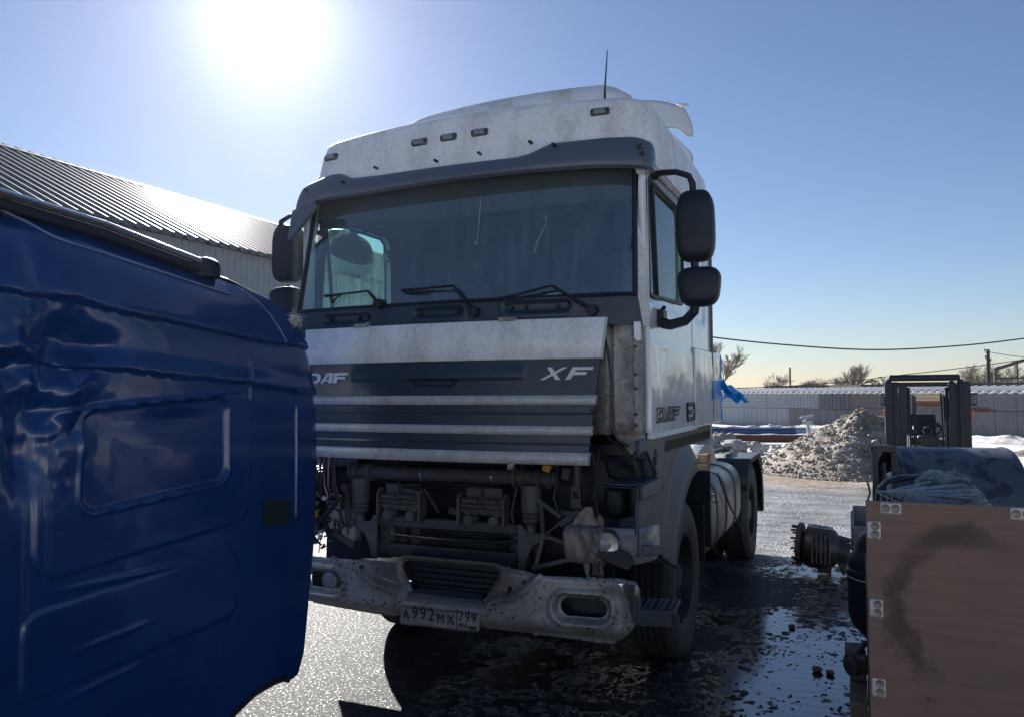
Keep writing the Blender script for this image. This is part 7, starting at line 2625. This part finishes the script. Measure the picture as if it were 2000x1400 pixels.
# ------------------------------------------------------------------ axle differential casting on the ice
df = thing('axle_differential', 'greasy dark axle differential with bolted flange lying on the wet ice', 'differential', (1.93, 2.97, 0))
D0 = Vector((1.93, 2.98, 0.26))
mb = MB()
mb.lathe([(0.0, -0.20), (0.10, -0.20), (0.20, -0.15), (0.215, -0.10), (0.215, 0.02), (0.19, 0.10), (0.12, 0.16), (0.10, 0.24), (0.0, 0.25)], D0, (0.95, -0.1, -0.12), 28)
mb.obox(D0 + Vector((-0.02, -0.02, 0.175)), (0.24, 0.22, 0.07), Matrix.Rotation(0.1, 3, 'Y'))
mb.build('housing', M['grease'] if 'grease' in M else M['frame'], df, smooth=35, bevel=0.008)
mb = MB()
mb.lathe([(0.0, -0.235), (0.20, -0.235), (0.215, -0.225), (0.215, -0.195), (0.20, -0.185), (0.0, -0.185)], D0 + Vector((0, 0, 0.01)), (0.98, -0.1, -0.05), 28)
mb.build('flange', M['frame'], df, smooth=35)
for k in range(12):
    a = 2 * math.pi * k / 12
    mb = MB()
    p = D0 + Vector((-0.235, 0.19 * math.cos(a), 0.01 + 0.19 * math.sin(a)))
    mb.tube([p + Vector((-0.055, 0.005, 0)), p + Vector((0.02, 0, 0))], 0.012, 6)
    mb.build('stud', M['frame'], df)
mb = MB()
for k in range(5):
    mb.beam(D0 + Vector((-0.09 + k * 0.04, -0.225, -0.12)), D0 + Vector((-0.085 + k * 0.04, -0.20, 0.16)), 0.014, 0.03, up=(0, 1, 0))
mb.build('gear_tooth', M['guts_light'], df, bevel=0.003)
mb = MB()
mb.prism([D0 + Vector(p) for p in ((0.10, -0.05, 0.15), (0.20, -0.05, 0.10), (0.25, -0.05, 0.05), (0.26, -0.05, -0.10), (0.20, -0.05, -0.22), (0.14, -0.05, -0.16), (0.12, -0.05, 0.0))], (0, 0.10, 0))
mb.tube([D0 + Vector((0.16, -0.02, 0.05)), D0 + Vector((0.30, 0.0, 0.02))], 0.03, 8)
mb.tube([D0 + Vector((0.12, -0.02, 0.12)), D0 + Vector((0.29, 0.0, 0.08))], 0.022, 8)
mb.tube([D0 + Vector((-0.05, 0.0, -0.20)), D0 + Vector((0.08, 0.0, -0.21))], 0.05, 10)
mb.tube([D0 + Vector((0.18, 0.0, -0.18)), D0 + Vector((0.21, 0.0, -0.235))], 0.035, 10)
mb.build('pinion_carrier', M['frame'], df, smooth=35)

# small dark stones frozen in the puddle
random.seed(6)
for (u, v, r_, lab) in ((2.0, -0.03, 0.040, 'small dark stone in the puddle by the crate'), (2.08, -0.05, 0.032, 'smaller dark stone right beside the first one'), (1.78, 0.92, 0.03, 'lone pebble on the wet ground towards the differential')):
    mb = MB()
    lump(mb, (0, 0, r_ * 0.4), r_, 0.6)
    o = mb.build('stone', M['frame'], None, smooth=40)
    in_yard(o, (u, v, 0))
    tag(o, lab, 'stone', 'stones on the wet ground')

# ------------------------------------------------------------------ loose pieces of one build become parts of their own
SPLIT = ('dark_backing_sheet', 'lamp_recess', 'mirror_arm', 'wrap_tail', 'rear_corner_post', 'rail_foot', 'wheel_nut', 'vent_hole', 'bearer', 'bolt', 'rivet', 'screw', 'hinge_tab', 'gear_tooth',
         'hydraulic_hose', 'insulator', 'loose_cord', 'load_chain', 'model_lettering', 'maker_lettering', 'loose_hose', 'roof_rail', 'lamp_arm', 'cross_member', 'chassis_rail', 'skid', 'upright',
         'rust_stain', 'mast_cross_bar', 'side_panel', 'roof_guard', 'slatted_front', 'wall_panel', 'latch_cable')


def split_loose(o):
    me = o.data
    n = len(me.vertices)
    root = list(range(n))

    def find(a):
        while root[a] != a:
            root[a] = root[root[a]]
            a = root[a]
        return a
    for e in me.edges:
        a, b = find(e.vertices[0]), find(e.vertices[1])
        if a != b:
            root[a] = b
    groups = {}
    for p in me.polygons:
        groups.setdefault(find(p.vertices[0]), []).append(p)
    if len(groups) < 2 or len(groups) > 40:
        return
    made = []
    for polys in groups.values():
        idx, vs, fs = {}, [], []
        for p in polys:
            f = []
            for i in p.vertices:
                if i not in idx:
                    idx[i] = len(vs)
                    vs.append(tuple(me.vertices[i].co))
                f.append(idx[i])
            fs.append(tuple(f))
        m2 = bpy.data.meshes.new(o.name.split('.')[0])
        m2.from_pydata(vs, [], fs)
        for mt in me.materials:
            m2.materials.append(mt)
        m2.polygons.foreach_set('use_smooth', [p.use_smooth for p in polys])
        m2.set_sharp_from_angle(angle=R(35))
        made.append(m2)
    made.sort(key=lambda m: -len(m.vertices))
    o.data = made[0]
    for m2 in made[1:]:
        c = o.copy()
        c.data = m2
        COL.objects.link(c)


for o in [x for x in COL.objects if x.type == 'MESH' and x.name.split('.')[0] in SPLIT and x.parent and x.get('kind') != 'stuff']:
    if len(o.data.vertices) < 30000:
        split_loose(o)
